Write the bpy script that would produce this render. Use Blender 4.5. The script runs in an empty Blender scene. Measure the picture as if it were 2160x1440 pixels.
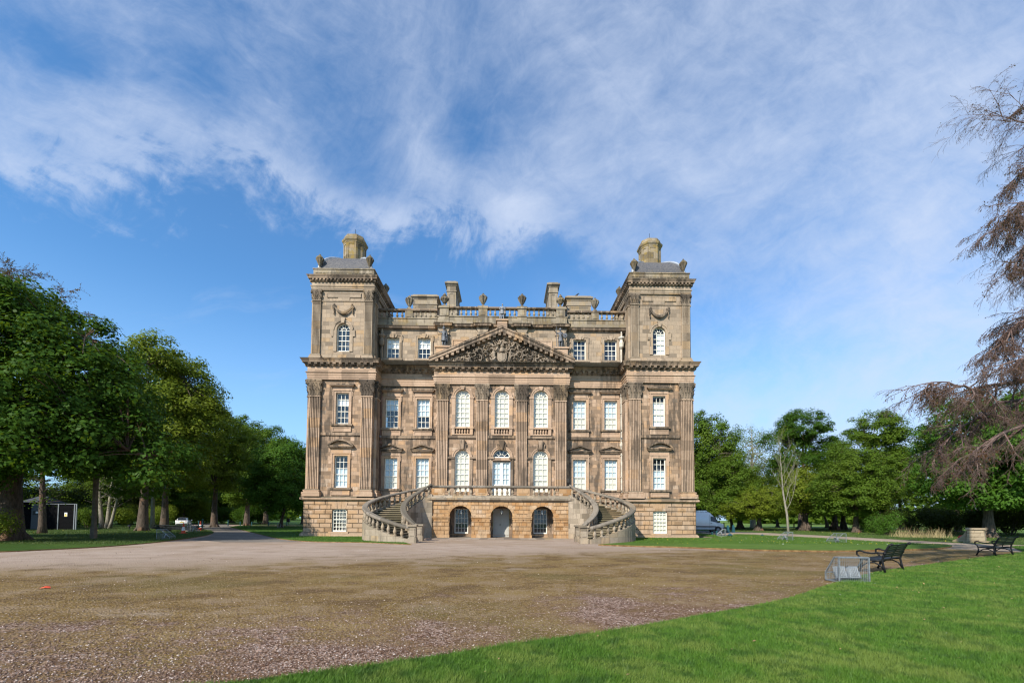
import bpy, math, random
import numpy as np
from mathutils import Vector, Matrix, noise as mnoise
R_ = math.radians
random.seed(7)
SC = bpy.context.scene
COL = SC.collection

# ------------------------------------------------------------------ camera
F = 930.0; PPX = 1080.0; PPY = 1052.4; CX, CZ = 0.55, 1.65
cam_rot = (Matrix.Rotation(-R_(.65), 4, 'Z') @ Matrix.Rotation(R_(92.5), 4, 'X') @ Matrix.Rotation(R_(.37), 4, 'Z'))
cd = bpy.data.cameras.new('camera'); cam = bpy.data.objects.new('camera', cd); COL.objects.link(cam)
cam.matrix_world = Matrix.Translation((CX, 0, CZ)) @ cam_rot
cd.sensor_width = 36; cd.lens = 36 * F / 2160; cd.shift_y = (PPY - 720) / 2160
cd.clip_end = 3000; cd.clip_start = .05
SC.camera = cam
SC.cycles.pixel_filter_type = 'BLACKMAN_HARRIS'; SC.cycles.filter_width = 1.25
R3 = cam_rot.to_3x3()
def ray(px, py): return R3 @ Vector(((px - PPX) / F, -(py - PPY) / F, -1))
def G(px, py, z=0.0):
    """where a sight line of the survey photograph meets the ground"""
    d = ray(px, py); t = (z - CZ) / d.z
    return Vector((CX + d.x * t, d.y * t, z))
def AT(px, py, Y):
    d = ray(px, py); t = Y / d.y
    return Vector((CX + d.x * t, Y, CZ + d.z * t))

# ------------------------------------------------------------------ objects
def link(o): COL.objects.link(o); return o
def tag(o, label=None, cat=None, group=None, kind=None):
    if label: o['label'] = label
    if cat: o['category'] = cat
    if group: o['group'] = group
    if kind: o['kind'] = kind
    return o
def empty(name, loc=(0, 0, 0), rz=0, label=None, cat=None, group=None):
    o = bpy.data.objects.new(name, None); link(o); o.location = loc; o.rotation_euler.z = rz
    o.empty_display_size = .3
    return tag(o, label, cat, group)
def keep(o, parent):
    o.parent = parent
    return o
class MB:
    def __init__(s): s.v = []; s.f = []; s.m = []; s.cur = 0; s.sm = []; s.smooth = False
    def add(s, vs, fs):
        b = len(s.v); s.v.extend([tuple(p) for p in vs])
        for f in fs: s.f.append([b + i for i in f]); s.m.append(s.cur); s.sm.append(s.smooth)
    def quad(s, a, b, c, d): s.add([a, b, c, d], [[0, 1, 2, 3]])
    def poly(s, pts): s.add(pts, [list(range(len(pts)))])
    def box(s, x0, x1, y0, y1, z0, z1):
        s.add([(x0, y0, z0), (x1, y0, z0), (x1, y1, z0), (x0, y1, z0), (x0, y0, z1), (x1, y0, z1), (x1, y1, z1), (x0, y1, z1)],
              [[0, 3, 2, 1], [4, 5, 6, 7], [0, 1, 5, 4], [1, 2, 6, 5], [2, 3, 7, 6], [3, 0, 4, 7]])
    def rbox(s, x0, x1, y0, y1, z0, z1, b=.02):
        """box with its front (-y) edges chamfered"""
        s.add([(x0, y0 + b, z0), (x1, y0 + b, z0), (x1, y0 + b, z1), (x0, y0 + b, z1),
               (x0 + b, y0, z0 + b), (x1 - b, y0, z0 + b), (x1 - b, y0, z1 - b), (x0 + b, y0, z1 - b),
               (x0, y1, z0), (x1, y1, z0), (x1, y1, z1), (x0, y1, z1)],
              [[4, 5, 6, 7], [0, 1, 5, 4], [1, 2, 6, 5], [2, 3, 7, 6], [3, 0, 4, 7], [0, 8, 9, 1], [1, 9, 10, 2], [2, 10, 11, 3], [3, 11, 8, 0]])
    def prism_y(s, pts, y0, y1):
        """polygon in x,z (counter-clockwise seen from -y) pulled from y0 to y1"""
        n = len(pts)
        s.add([(x, y0, z) for x, z in pts] + [(x, y1, z) for x, z in pts],
              [list(range(n)), list(range(2 * n - 1, n - 1, -1))] + [[i, i + n, (i + 1) % n + n, (i + 1) % n] for i in range(n)])
    def prism_z(s, pts, z0, z1):
        n = len(pts)
        s.add([(x, y, z0) for x, y in pts] + [(x, y, z1) for x, y in pts],
              [list(range(n - 1, -1, -1)), list(range(n, 2 * n))] + [[i, (i + 1) % n, (i + 1) % n + n, i + n] for i in range(n)])
    def lathe(s, prof, c=(0, 0, 0), seg=10, sq=None):
        """prof: (r,z) bottom to top"""
        vs = []; fs = []
        for r, z in prof:
            for k in range(seg):
                a = 2 * math.pi * (k + .5) / seg
                vs.append((c[0] + r * math.cos(a), c[1] + r * math.sin(a), c[2] + z))
        n = len(prof)
        for i in range(n - 1):
            for k in range(seg):
                fs.append([i * seg + k, i * seg + (k + 1) % seg, (i + 1) * seg + (k + 1) % seg, (i + 1) * seg + k])
        fs.append(list(range(seg - 1, -1, -1))); fs.append([(n - 1) * seg + k for k in range(seg)])
        s.add(vs, fs)
    def tube(s, pts, rad, seg=6, cap=True):
        pts = [Vector(p) for p in pts]; n = len(pts)
        if not hasattr(rad, '__len__'): rad = [rad] * n
        vs = []; fs = []; prev = None
        for i, p in enumerate(pts):
            d = (pts[min(i + 1, n - 1)] - pts[max(i - 1, 0)])
            if d.length < 1e-9: d = Vector((0, 0, 1))
            d.normalize()
            if prev is None:
                a = d.orthogonal().normalized()
            else:
                a = (prev - d * prev.dot(d))
                a = a.normalized() if a.length > 1e-6 else d.orthogonal().normalized()
            prev = a; b = d.cross(a)
            for k in range(seg):
                t = 2 * math.pi * k / seg
                vs.append(p + (a * math.cos(t) + b * math.sin(t)) * rad[i])
        for i in range(n - 1):
            for k in range(seg):
                fs.append([i * seg + k, i * seg + (k + 1) % seg, (i + 1) * seg + (k + 1) % seg, (i + 1) * seg + k])
        if cap: fs.append(list(range(seg - 1, -1, -1))); fs.append([(n - 1) * seg + k for k in range(seg)])
        s.add(vs, fs)
    def bar(s, a, b, w, h=None):
        h = h or w; s.tube([a, b], w * .7071, 4)
    def ball(s, c, rx, ry=None, rz=None, seg=8, rings=5):
        ry = ry or rx; rz = rz or rx
        vs = [(c[0], c[1], c[2] - rz)]; fs = []
        for i in range(1, rings):
            t = math.pi * i / rings
            for k in range(seg):
                a = 2 * math.pi * k / seg
                vs.append((c[0] + rx * math.sin(t) * math.cos(a), c[1] + ry * math.sin(t) * math.sin(a), c[2] - rz * math.cos(t)))
        vs.append((c[0], c[1], c[2] + rz)); top = len(vs) - 1
        for k in range(seg):
            fs.append([0, 1 + (k + 1) % seg, 1 + k])
            for i in range(rings - 2):
                b0 = 1 + i * seg; b1 = b0 + seg
                fs.append([b0 + k, b0 + (k + 1) % seg, b1 + (k + 1) % seg, b1 + k])
            fs.append([1 + (rings - 2) * seg + k, 1 + (rings - 2) * seg + (k + 1) % seg, top])
        s.add(vs, fs)
    def sweep(s, prof, path, closed=False, caps=True):
        """prof (outward offset, z) bottom to top, path = plan points, outward = right-hand side of travel"""
        n = len(path); P = [Vector(p) for p in path]; k = len(prof); vs = []; fs = []
        def nr(a, b): d = (b - a).normalized(); return Vector((d.y, -d.x))
        for i in range(n):
            if closed: n1 = nr(P[i - 1], P[i]); n2 = nr(P[i], P[(i + 1) % n])
            else:
                n2 = nr(P[i], P[i + 1]) if i < n - 1 else nr(P[i - 1], P[i])
                n1 = nr(P[i - 1], P[i]) if i > 0 else n2
            m = (n1 + n2) / max(.15, 1 + n1.dot(n2))
            for o, z in prof: q = P[i] + m * o; vs.append((q.x, q.y, z))
        for i in range(n if closed else n - 1):
            j = (i + 1) % n
            for a in range(k - 1): fs.append([i * k + a, j * k + a, j * k + a + 1, i * k + a + 1])
        if caps and not closed:
            fs.append(list(range(k - 1, -1, -1))); fs.append([(n - 1) * k + a for a in range(k)])
        s.add(vs, fs)
    def wall(s, y, x0, x1, z0, z1, ops=(), d=.3):
        """wall face at y looking to -y with openings (x0,x1,z0,z1,rise); rise = height of the arched head inside z1"""
        xs = {x0, x1}
        def top(o, x):
            a, b, c, e, r = o
            if not r: return e
            u = (2 * x - a - b) / (b - a); u = max(-1, min(1, u))
            w = (b - a) / 2
            if r >= w * .98: return e - r + r * math.sqrt(max(0, 1 - u * u))
            Rr = (w * w + r * r) / (2 * r)
            return e - Rr + math.sqrt(Rr * Rr - (u * w) ** 2)
        for o in ops:
            xs |= {o[0], o[1]}
            if o[4]:
                for i in range(1, 14): xs.add((o[0] + o[1]) / 2 - math.cos(math.pi * i / 14) * (o[1] - o[0]) / 2)
        xs = sorted(xs)
        for xa, xb in zip(xs, xs[1:]):
            if xb - xa < 1e-6: continue
            pa = pb = z0
            for o in sorted((o for o in ops if o[0] <= xa + 1e-6 and o[1] >= xb - 1e-6), key=lambda o: o[2]):
                if o[2] > pa + 1e-6 or o[2] > pb + 1e-6: s.quad((xa, y, pa), (xb, y, pb), (xb, y, o[2]), (xa, y, o[2]))
                pa, pb = top(o, xa), top(o, xb)
            s.quad((xa, y, pa), (xb, y, pb), (xb, y, z1), (xa, y, z1))
        for o in ops:
            a, b, c, e, r = o
            s.quad((a, y, c), (b, y, c), (b, y + d, c), (a, y + d, c))
            ta = top(o, a)
            s.quad((a, y, c), (a, y + d, c), (a, y + d, ta), (a, y, ta)); s.quad((b, y + d, c), (b, y, c), (b, y, ta), (b, y + d, ta))
            ins = [x for x in xs if a - 1e-6 <= x <= b + 1e-6]
            for xa, xb in zip(ins, ins[1:]):
                s.quad((xa, y, top(o, xa)), (xa, y + d, top(o, xa)), (xb, y + d, top(o, xb)), (xb, y, top(o, xb)))
    def build(s, name, mats, parent=None, loc=None):
        me = bpy.data.meshes.new(name); me.from_pydata(s.v, [], s.f)
        if not isinstance(mats, (list, tuple)): mats = [mats]
        for m in mats: me.materials.append(m)
        me.polygons.foreach_set('material_index', s.m)
        me.polygons.foreach_set('use_smooth', s.sm)
        me.update()
        o = bpy.data.objects.new(name, me); link(o)
        if parent is not None: o.parent = parent
        if loc is not None: o.location = loc
        return o
def inst(o, parent, loc, name=None):
    """another object that shares o's mesh"""
    c = bpy.data.objects.new(name or o.name.split('.')[0], o.data); link(c); c.parent = parent; c.location = loc; return c
def copy_tree(o, parent=None):
    c = o.copy(); link(c); c.parent = parent
    for ch in list(o.children): copy_tree(ch, c)
    return c
def npmesh(name, V, faces_n, mat, parent=None, smooth=False):
    """V (n*k,3) array of n separate k-gons"""
    me = bpy.data.meshes.new(name); nv = len(V); k = faces_n; nf = nv // k
    me.vertices.add(nv); me.vertices.foreach_set('co', np.ascontiguousarray(V, dtype=np.float32).ravel())
    me.loops.add(nv); me.loops.foreach_set('vertex_index', np.arange(nv, dtype=np.int32))
    me.polygons.add(nf); me.polygons.foreach_set('loop_start', np.arange(0, nv, k, dtype=np.int32))
    me.update(calc_edges=True); me.materials.append(mat)
    o = bpy.data.objects.new(name, me); link(o)
    if parent is not None: o.parent = parent
    return o
def npindexed(name, V, Fc, mat):
    me = bpy.data.meshes.new(name); nf, k = Fc.shape
    me.vertices.add(len(V)); me.vertices.foreach_set('co', np.ascontiguousarray(V, dtype=np.float32).ravel())
    me.loops.add(nf * k); me.loops.foreach_set('vertex_index', Fc.astype(np.int32).ravel())
    me.polygons.add(nf); me.polygons.foreach_set('loop_start', np.arange(0, nf * k, k, dtype=np.int32))
    me.update(calc_edges=True); me.materials.append(mat)
    o = bpy.data.objects.new(name, me); link(o); return o

# ------------------------------------------------------------------ materials
class NT:
    def __init__(s, name):
        s.mat = bpy.data.materials.new(name); s.mat.use_nodes = True; s.t = s.mat.node_tree; s.t.nodes.clear()
        s.out = s.n('ShaderNodeOutputMaterial')
    def n(s, typ, **kw):
        nd = s.t.nodes.new(typ)
        for k, v in kw.items(): setattr(nd, k, v)
        return nd
    def l(s, a, b): s.t.links.new(a, b)
    def val(s, sock, v):
        if hasattr(v, 'is_linked') or hasattr(v, 'links'): s.l(v, sock)
        else: sock.default_value = v
    def math(s, op, a, b=None, c=None, clamp=False):
        nd = s.n('ShaderNodeMath', operation=op); nd.use_clamp = clamp; s.val(nd.inputs[0], a)
        if b is not None: s.val(nd.inputs[1], b)
        if c is not None: s.val(nd.inputs[2], c)
        return nd.outputs[0]
    def mix(s, f, a, b, mode='MIX'):
        nd = s.n('ShaderNodeMix', data_type='RGBA', blend_type=mode); s.val(nd.inputs[0], f)
        for i, v in ((6, a), (7, b)):
            if isinstance(v, tuple): v = (*v[:3], 1)
            s.val(nd.inputs[i], v)
        return nd.outputs[2]
    def ramp(s, f, a, b, lo=0.0, hi=1.0):
        nd = s.n('ShaderNodeMapRange', interpolation_type='SMOOTHSTEP'); s.val(nd.inputs[0], f)
        nd.inputs[1].default_value = a; nd.inputs[2].default_value = b; nd.inputs[3].default_value = lo; nd.inputs[4].default_value = hi
        return nd.outputs[0]
    def noise(s, vec, scale, detail=4, rough=.55, dist=0.0, col=False):
        nd = s.n('ShaderNodeTexNoise'); s.l(vec, nd.inputs['Vector']); nd.inputs['Scale'].default_value = scale
        nd.inputs['Detail'].default_value = detail; nd.inputs['Roughness'].default_value = rough; nd.inputs['Distortion'].default_value = dist
        return nd.outputs['Color' if col else 'Fac']
    def mapping(s, vec, sc=(1, 1, 1), rot=(0, 0, 0), loc=(0, 0, 0)):
        nd = s.n('ShaderNodeMapping'); s.l(vec, nd.inputs[0]); nd.inputs[1].default_value = loc; nd.inputs[2].default_value = rot; nd.inputs[3].default_value = sc
        return nd.outputs[0]
    def pos(s): return s.n('ShaderNodeNewGeometry').outputs['Position']
    def obj(s): return s.n('ShaderNodeTexCoord').outputs['Object']
    def bump(s, h, strength=.3, dist=.02, normal=None):
        nd = s.n('ShaderNodeBump'); s.val(nd.inputs['Strength'], strength); nd.inputs['Distance'].default_value = dist; s.l(h, nd.inputs['Height'])
        if normal is not None: s.l(normal, nd.inputs['Normal'])
        return nd.outputs[0]
    def principled(s, col, rough=.8, metal=0.0, spec=.3, normal=None, coat=None):
        p = s.n('ShaderNodeBsdfPrincipled')
        if isinstance(col, tuple): col = (*col[:3], 1)
        s.val(p.inputs['Base Color'], col); s.val(p.inputs['Roughness'], rough); s.val(p.inputs['Metallic'], metal)
        p.inputs['Specular IOR Level'].default_value = spec
        if coat is not None: p.inputs['Coat Weight'].default_value = coat; p.inputs['Coat Roughness'].default_value = .08
        if normal is not None: s.l(normal, p.inputs['Normal'])
        return p
    def done(s, sh):
        s.l(sh.outputs[0] if hasattr(sh, 'outputs') else sh, s.out.inputs['Surface']); return s.mat

def simple(name, col, rough=.6, metal=0.0, spec=.4, var=.12, scale=6, bump=.1, coat=None):
    t = NT(name); o = t.obj(); n = t.noise(o, scale, 5)
    c = t.mix(t.ramp(n, .3, .7), tuple(x * (1 - var) for x in col), tuple(min(1, x * (1 + var)) for x in col))
    return t.done(t.principled(c, rough, metal, spec, t.bump(t.noise(o, scale * 6, 3), bump, .01), coat))

def stone(name, cols, bw=.85, bh=.38, dirt=.35, dirtcol=(.055, .045, .035), ledge=.6, lichen=0.0, mortar=.010, grime_lo=.52, patch=0.0, mort_dark=.5, bump=.5):
    """weathered sandstone: block to block colour, soot stains and streaks, dark growth on ledges"""
    t = NT(name); p = t.pos(); g = t.n('ShaderNodeNewGeometry')
    sp = t.n('ShaderNodeSeparateXYZ'); t.l(p, sp.inputs[0]); sn = t.n('ShaderNodeSeparateXYZ'); t.l(g.outputs['True Normal'], sn.inputs[0])
    side = t.math('GREATER_THAN', t.math('ABSOLUTE', sn.outputs[0]), .72)
    mu = t.n('ShaderNodeMix', data_type='FLOAT'); t.l(side, mu.inputs[0]); t.l(sp.outputs[0], mu.inputs[2]); t.l(sp.outputs[1], mu.inputs[3])
    cv = t.n('ShaderNodeCombineXYZ'); t.l(mu.outputs[0], cv.inputs[0]); t.l(sp.outputs[2], cv.inputs[1])
    br = t.n('ShaderNodeTexBrick'); t.l(cv.outputs[0], br.inputs['Vector']); br.inputs['Scale'].default_value = 1
    br.inputs['Mortar Size'].default_value = mortar; br.inputs['Mortar Smooth'].default_value = .4; br.inputs['Brick Width'].default_value = bw; br.inputs['Row Height'].default_value = bh
    br.offset = .5; br.squash = .72; br.squash_frequency = 3
    br.inputs['Color1'].default_value = (0, 0, 0, 1); br.inputs['Color2'].default_value = (1, 1, 1, 1); br.inputs['Mortar'].default_value = (.5, .5, .5, 1)
    a, b, c = cols
    n1 = t.noise(p, .9, 5, .6); n2 = t.noise(p, 7, 6, .65)
    cr = t.n('ShaderNodeValToRGB'); t.l(br.outputs['Color'], cr.inputs[0]); e = cr.color_ramp.elements; m3 = tuple((a[i] + b[i]) / 2 for i in range(3))
    e[0].color = (*[x * .58 for x in c], 1); e[1].color = (*[min(1, x * 1.08) for x in b], 1)
    for p_, q in ((.16, c), (.34, a), (.55, m3), (.72, (b[0] * .98, b[1] * .86, b[2] * .68)), (.80, m3), (.92, b)): e.new(p_).color = (*q, 1)
    base = t.mix(t.ramp(n1, .5, .68, 0, .55), cr.outputs[0], c)
    base = t.mix(1.0, base, (.88, .865, .895), 'MULTIPLY')
    if patch:   # blocks replaced in paler stone
        v = t.ramp(br.outputs['Color'], .955, .965, 0, patch); base = t.mix(v, base, (.47, .35, .25))
    base = t.mix(t.ramp(n2, .35, .7, 0, .22), base, (.14, .095, .06))
    base = t.mix(t.math('MULTIPLY', br.outputs['Fac'], mort_dark), base, (.09, .07, .055))
    # soot: runs downwards, in patches, takes some blocks more than others
    st = t.noise(t.mapping(p, (2.6, 2.6, .28)), 1.2, 6, .65); pa = t.noise(p, .35, 4, .6)
    k = t.math('ADD', t.math('MULTIPLY', st, .55), t.math('MULTIPLY', pa, .45))
    k = t.math('ADD', k, t.math('MULTIPLY', t.math('SUBTRACT', br.outputs['Color'], .5), .10))
    so = t.math('MULTIPLY', t.ramp(k, grime_lo, grime_lo + .11), dirt)
    base = t.mix(so, base, dirtcol)
    up = t.math('MULTIPLY', t.ramp(sn.outputs[2], .45, .8), t.ramp(n1, .25, .55, .5, 1)); up = t.math('MULTIPLY', up, ledge)
    base = t.mix(up, base, (.075, .07, .045))
    if lichen:
        li = t.math('MULTIPLY', t.ramp(t.noise(p, 2.2, 6, .7), .48, .62), lichen); base = t.mix(li, base, (.27, .18, .035))
    h = t.math('SUBTRACT', t.math('ADD', t.math('MULTIPLY', n2, .5), t.math('MULTIPLY', t.noise(p, 28, 4), .25)), t.math('MULTIPLY', br.outputs['Fac'], .9))
    return t.done(t.principled(base, .88, 0, .2, t.bump(h, bump, .02)))

M = {}
PK = ((.47, .32, .20), (.56, .40, .26), (.40, .28, .18))
GY = ((.40, .31, .21), (.47, .36, .24), (.33, .26, .18))
M['wall'] = stone('sandstone_wall', ((.36, .245, .15), (.57, .405, .27), (.30, .21, .135)), dirt=.8, grime_lo=.475, patch=.9, bw=.62, bh=.33)
M['wall_up'] = stone('grey_sandstone_wall', GY, dirt=.45, grime_lo=.52, patch=.3, bw=.75, bh=.36)
M['trim'] = stone('pink_dressed_stone', ((.50, .345, .225), (.57, .41, .275), (.44, .31, .205)), bw=1.6, bh=.9, dirt=.5, grime_lo=.53, ledge=.85, mortar=.005)
M['trim_up'] = stone('grey_dressed_stone', ((.42, .325, .22), (.48, .375, .255), (.35, .275, .19)), bw=1.4, bh=.8, dirt=.5, grime_lo=.52, ledge=.85, mortar=.005)
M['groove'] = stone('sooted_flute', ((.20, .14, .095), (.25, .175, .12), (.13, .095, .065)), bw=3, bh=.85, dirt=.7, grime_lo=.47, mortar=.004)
M['pil_up'] = stone('grey_fluted_stone', ((.40, .315, .215), (.46, .36, .245), (.34, .265, .18)), bw=3, bh=.72, dirt=.5, grime_lo=.50, mortar=.006)
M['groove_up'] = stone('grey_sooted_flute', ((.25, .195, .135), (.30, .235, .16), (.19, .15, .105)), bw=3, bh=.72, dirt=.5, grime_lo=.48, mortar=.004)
M['pil'] = stone('fluted_stone', ((.50, .355, .235), (.57, .41, .275), (.43, .305, .20)), bw=3, bh=.85, dirt=.7, grime_lo=.49, mortar=.006)
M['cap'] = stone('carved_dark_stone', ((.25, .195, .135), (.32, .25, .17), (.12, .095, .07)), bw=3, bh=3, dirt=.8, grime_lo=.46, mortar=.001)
M['cornice'] = stone('weathered_cornice', ((.38, .275, .18), (.46, .335, .225), (.24, .18, .125)), bw=1.1, bh=3, dirt=.85, grime_lo=.455, ledge=1, mortar=.006)
M['cornice_dark'] = stone('blackened_moulding', ((.32, .235, .155), (.38, .28, .185), (.20, .15, .105)), bw=1.1, bh=3, dirt=.85, grime_lo=.46, ledge=1, mortar=.005)
M['rust'] = stone('rusticated_block', ((.46, .32, .20), (.55, .395, .26), (.48, .31, .17)), bw=.945, bh=.37, dirt=.5, grime_lo=.53, mortar=.0, patch=.5)
M['terr'] = stone('orange_sandstone', ((.42, .26, .125), (.55, .38, .22), (.46, .25, .10)), bw=.62, bh=.345, dirt=.42, grime_lo=.53, mortar=.012, patch=.6)
M['joint'] = stone('recessed_joint', ((.13, .095, .065), (.16, .12, .08), (.10, .075, .055)), bw=3, bh=3, dirt=.5, mortar=.0)
M['stair'] = stone('lichened_stair_stone', ((.36, .30, .215), (.43, .36, .26), (.28, .235, .165)), bw=.9, bh=.42, dirt=.5, grime_lo=.50, ledge=.45, mortar=.008)
M['rail'] = stone('lichened_rail', ((.27, .235, .185), (.33, .29, .23), (.20, .175, .135)), bw=1.3, bh=4, dirt=.5, grime_lo=.50, ledge=.25, mortar=.006)
M['tread'] = stone('worn_tread', ((.30, .25, .16), (.36, .30, .20), (.20, .18, .10)), bw=2.2, bh=9, dirt=.4, ledge=.35, mortar=.004)
M['bal'] = stone('parapet_stone', ((.34, .285, .20), (.40, .335, .235), (.25, .21, .145)), bw=1.2, bh=.5, dirt=.6, grime_lo=.48, ledge=1, lichen=.25, mortar=.006)
M['chim'] = stone('lichened_chimney', ((.31, .255, .165), (.36, .295, .195), (.26, .205, .12)), bw=1.0, bh=.6, dirt=.5, lichen=.7, mortar=.005)
M['chim2'] = stone('plain_chimney', ((.36, .30, .215), (.41, .345, .245), (.30, .25, .18)), bw=.9, bh=.45, dirt=.4, lichen=.18, mortar=.006)
M['urn'] = stone('urn_stone', ((.25, .215, .155), (.31, .265, .19), (.15, .13, .09)), bw=4, bh=4, dirt=.7, grime_lo=.45, ledge=.9, mortar=.0, lichen=.2)
M['relief'] = stone('carved_relief_stone', ((.42, .335, .235), (.48, .385, .275), (.32, .255, .18)), bw=5, bh=5, dirt=.85, grime_lo=.47, ledge=.2, mortar=.0)
M['paving'] = stone('flag_paving', ((.34, .28, .21), (.39, .33, .25), (.29, .24, .18)), bw=.9, bh=9, dirt=.2, ledge=0, mortar=.01)
M['white'] = simple('cream_paint', (.80, .755, .64), .45, var=.05, scale=3, bump=.05)
M['door_grey'] = simple('stone_grey_paint', (.44, .425, .37), .5, var=.06, scale=2, bump=.05)
M['cream'] = simple('cream_blind', (.68, .64, .53), .85, var=.05, scale=1.5)
M['pale'] = simple('white_blind', (.70, .70, .68), .85, var=.03, scale=1.5)
M['bluish'] = simple('sky_tinted_blind', (.55, .64, .69), .85, var=.04, scale=1.5)  # white blind with the sky's reflection on the glass tinted into its colour
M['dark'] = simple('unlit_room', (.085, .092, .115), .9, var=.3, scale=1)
M['lead'] = simple('lead', (.30, .315, .34), .55, .25, var=.18, scale=3)
M['statue'] = simple('statue_lead', (.115, .12, .13), .6, .2, var=.3, scale=9)
M['iron'] = simple('black_iron', (.007, .0075, .009), .5, .0, .3, var=.3, scale=20)
M['teal'] = simple('teal_paint', (.015, .07, .085), .5, var=.2)
M['galv'] = simple('galvanised_steel', (.21, .23, .245), .5, .35, var=.2, scale=14)
M['pipe'] = simple('cream_pipe', (.52, .46, .37), .55, var=.2, scale=2)
M['pipe_brown'] = simple('brown_pipe', (.16, .085, .055), .6, var=.3, scale=3)
def slate():
    t = NT('slate'); p = t.pos(); n = t.noise(t.mapping(p, (3, 3, 7)), 2.0, 5, .7); b = t.noise(p, .8, 4)
    c = t.mix(t.ramp(n, .35, .65), (.055, .056, .065), (.125, .115, .11)); c = t.mix(t.ramp(b, .5, .65, 0, .5), c, (.14, .11, .07))
    return t.done(t.principled(c, .7, 0, .4, t.bump(n, .6, .03)))
M['slate'] = slate()
def glass():
    t = NT('window_glass'); o = t.pos(); ge = t.n('ShaderNodeNewGeometry'); dt = t.n('ShaderNodeVectorMath', operation='DOT_PRODUCT'); t.l(ge.outputs['Incoming'], dt.inputs[0]); t.l(ge.outputs['Normal'], dt.inputs[1])
    k5 = t.math('POWER', t.math('SUBTRACT', 1.0, t.math('ABSOLUTE', dt.outputs['Value'])), 5.0)
    nb = t.bump(t.noise(o, 1.6, 2), .05, .05)
    gl = t.n('ShaderNodeBsdfGlossy'); gl.inputs['Roughness'].default_value = .015; gl.inputs['Color'].default_value = (1, 1, 1, 1); t.l(nb, gl.inputs['Normal'])
    tr = t.n('ShaderNodeBsdfTransparent'); tr.inputs[0].default_value = (.93, .95, .95, 1)
    m = t.n('ShaderNodeMixShader'); t.l(t.math('MULTIPLY_ADD', k5, .85, .062, clamp=True), m.inputs[0]); t.l(tr.outputs[0], m.inputs[1]); t.l(gl.outputs[0], m.inputs[2])
    return t.done(m)
M['glass'] = glass()
def soil():
    t = NT('turf_edge_soil'); p = t.pos(); n = t.noise(p, 5, 5, .7)
    return t.done(t.principled(t.mix(t.ramp(n, .35, .65), (.12, .065, .03), (.25, .16, .07)), .95, 0, .1, t.bump(n, .8, .03)))
M['soil'] = soil()
def leafmat(name, a, b, c, trans=.4):
    t = NT(name); g = t.n('ShaderNodeNewGeometry'); o = t.obj()
    col = t.mix(g.outputs['Random Per Island'], a, b); col = t.mix(t.ramp(t.noise(o, .22, 3), .42, .66, 0, .75), col, c)
    p = t.principled(col, .55, 0, .14)
    tl = t.n('ShaderNodeBsdfTranslucent'); t.l(t.mix(.5, col, (.16, .22, .01)), tl.inputs[0])
    m = t.n('ShaderNodeMixShader'); m.inputs[0].default_value = trans; t.l(p.outputs[0], m.inputs[1]); t.l(tl.outputs[0], m.inputs[2])
    return t.done(m)
M['leaf_dark'] = leafmat('dark_sycamore_leaves', (.032, .078, .007), (.060, .130, .012), (.046, .104, .009))
M['leaf_olive'] = leafmat('yellow_green_leaves', (.125, .165, .012), (.185, .225, .020), (.095, .150, .012))
M['leaf_mid'] = leafmat('mid_green_leaves', (.068, .130, .012), (.118, .190, .020), (.105, .155, .014))
M['leaf_bright'] = leafmat('bright_green_leaves', (.060, .140, .014), (.095, .195, .024), (.050, .12, .012))
M['leaf_copper'] = leafmat('copper_beech_leaves', (.085, .030, .016), (.13, .055, .028), (.10, .048, .02))
M['leaf_brown'] = leafmat('thicket_leaves', (.036, .050, .012), (.060, .075, .018), (.030, .050, .010))
M['straw'] = leafmat('dry_grass_blades', (.36, .27, .13), (.46, .36, .19), (.30, .24, .11), .2)
def barkmat(name, a, b, c):
    t = NT(name); o = t.obj(); n = t.noise(t.mapping(o, (5, 5, 1.1)), 2.4, 6, .7); q = t.noise(o, .7, 4)
    col = t.mix(t.ramp(n, .35, .65), a, b); col = t.mix(t.ramp(q, .5, .66, 0, .8), col, c)
    return t.done(t.principled(col, .9, 0, .15, t.bump(n, .9, .05)))
M['bark'] = barkmat('sycamore_bark', (.055, .043, .033), (.13, .10, .078), (.17, .095, .055))
M['bark_pale'] = barkmat('pale_bark', (.19, .17, .13), (.33, .30, .24), (.22, .21, .12))
M['twig'] = barkmat('beech_twig', (.11, .07, .058), (.20, .14, .118), (.13, .08, .068))
# ================================================================== THE HOUSE
HOUSE = empty('country_house', (0, 38, 0), label='grey and buff sandstone baroque mansion with two corner towers and a carved pediment', cat='mansion')
HL = Vector((0, 38, 0))
def hb(mb, name, mat, parent=None, sub=None):
    """build a house part from world coordinates"""
    o = mb.build(name, mat)
    if parent is None: o.parent = HOUSE; o.matrix_parent_inverse = Matrix.Translation(-HL)
    else: o.parent = parent; o.matrix_parent_inverse = Matrix.Identity(4)   # parent part sits at the same origin
    return o
YT, YF, YW, YA = 38.0, 38.9, 39.7, 39.2
TI, TO = 11.1, 16.6        # tower edges
TWX = 13.77                # tower window axis
WX = (9.94, 7.1)           # wing window axes
FX = (-3.45, .04, 3.5)     # frontispiece axes
PX_ = (-5.23, -1.72, 1.77, 5.27)
GLASS_BACK = MB()

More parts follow.
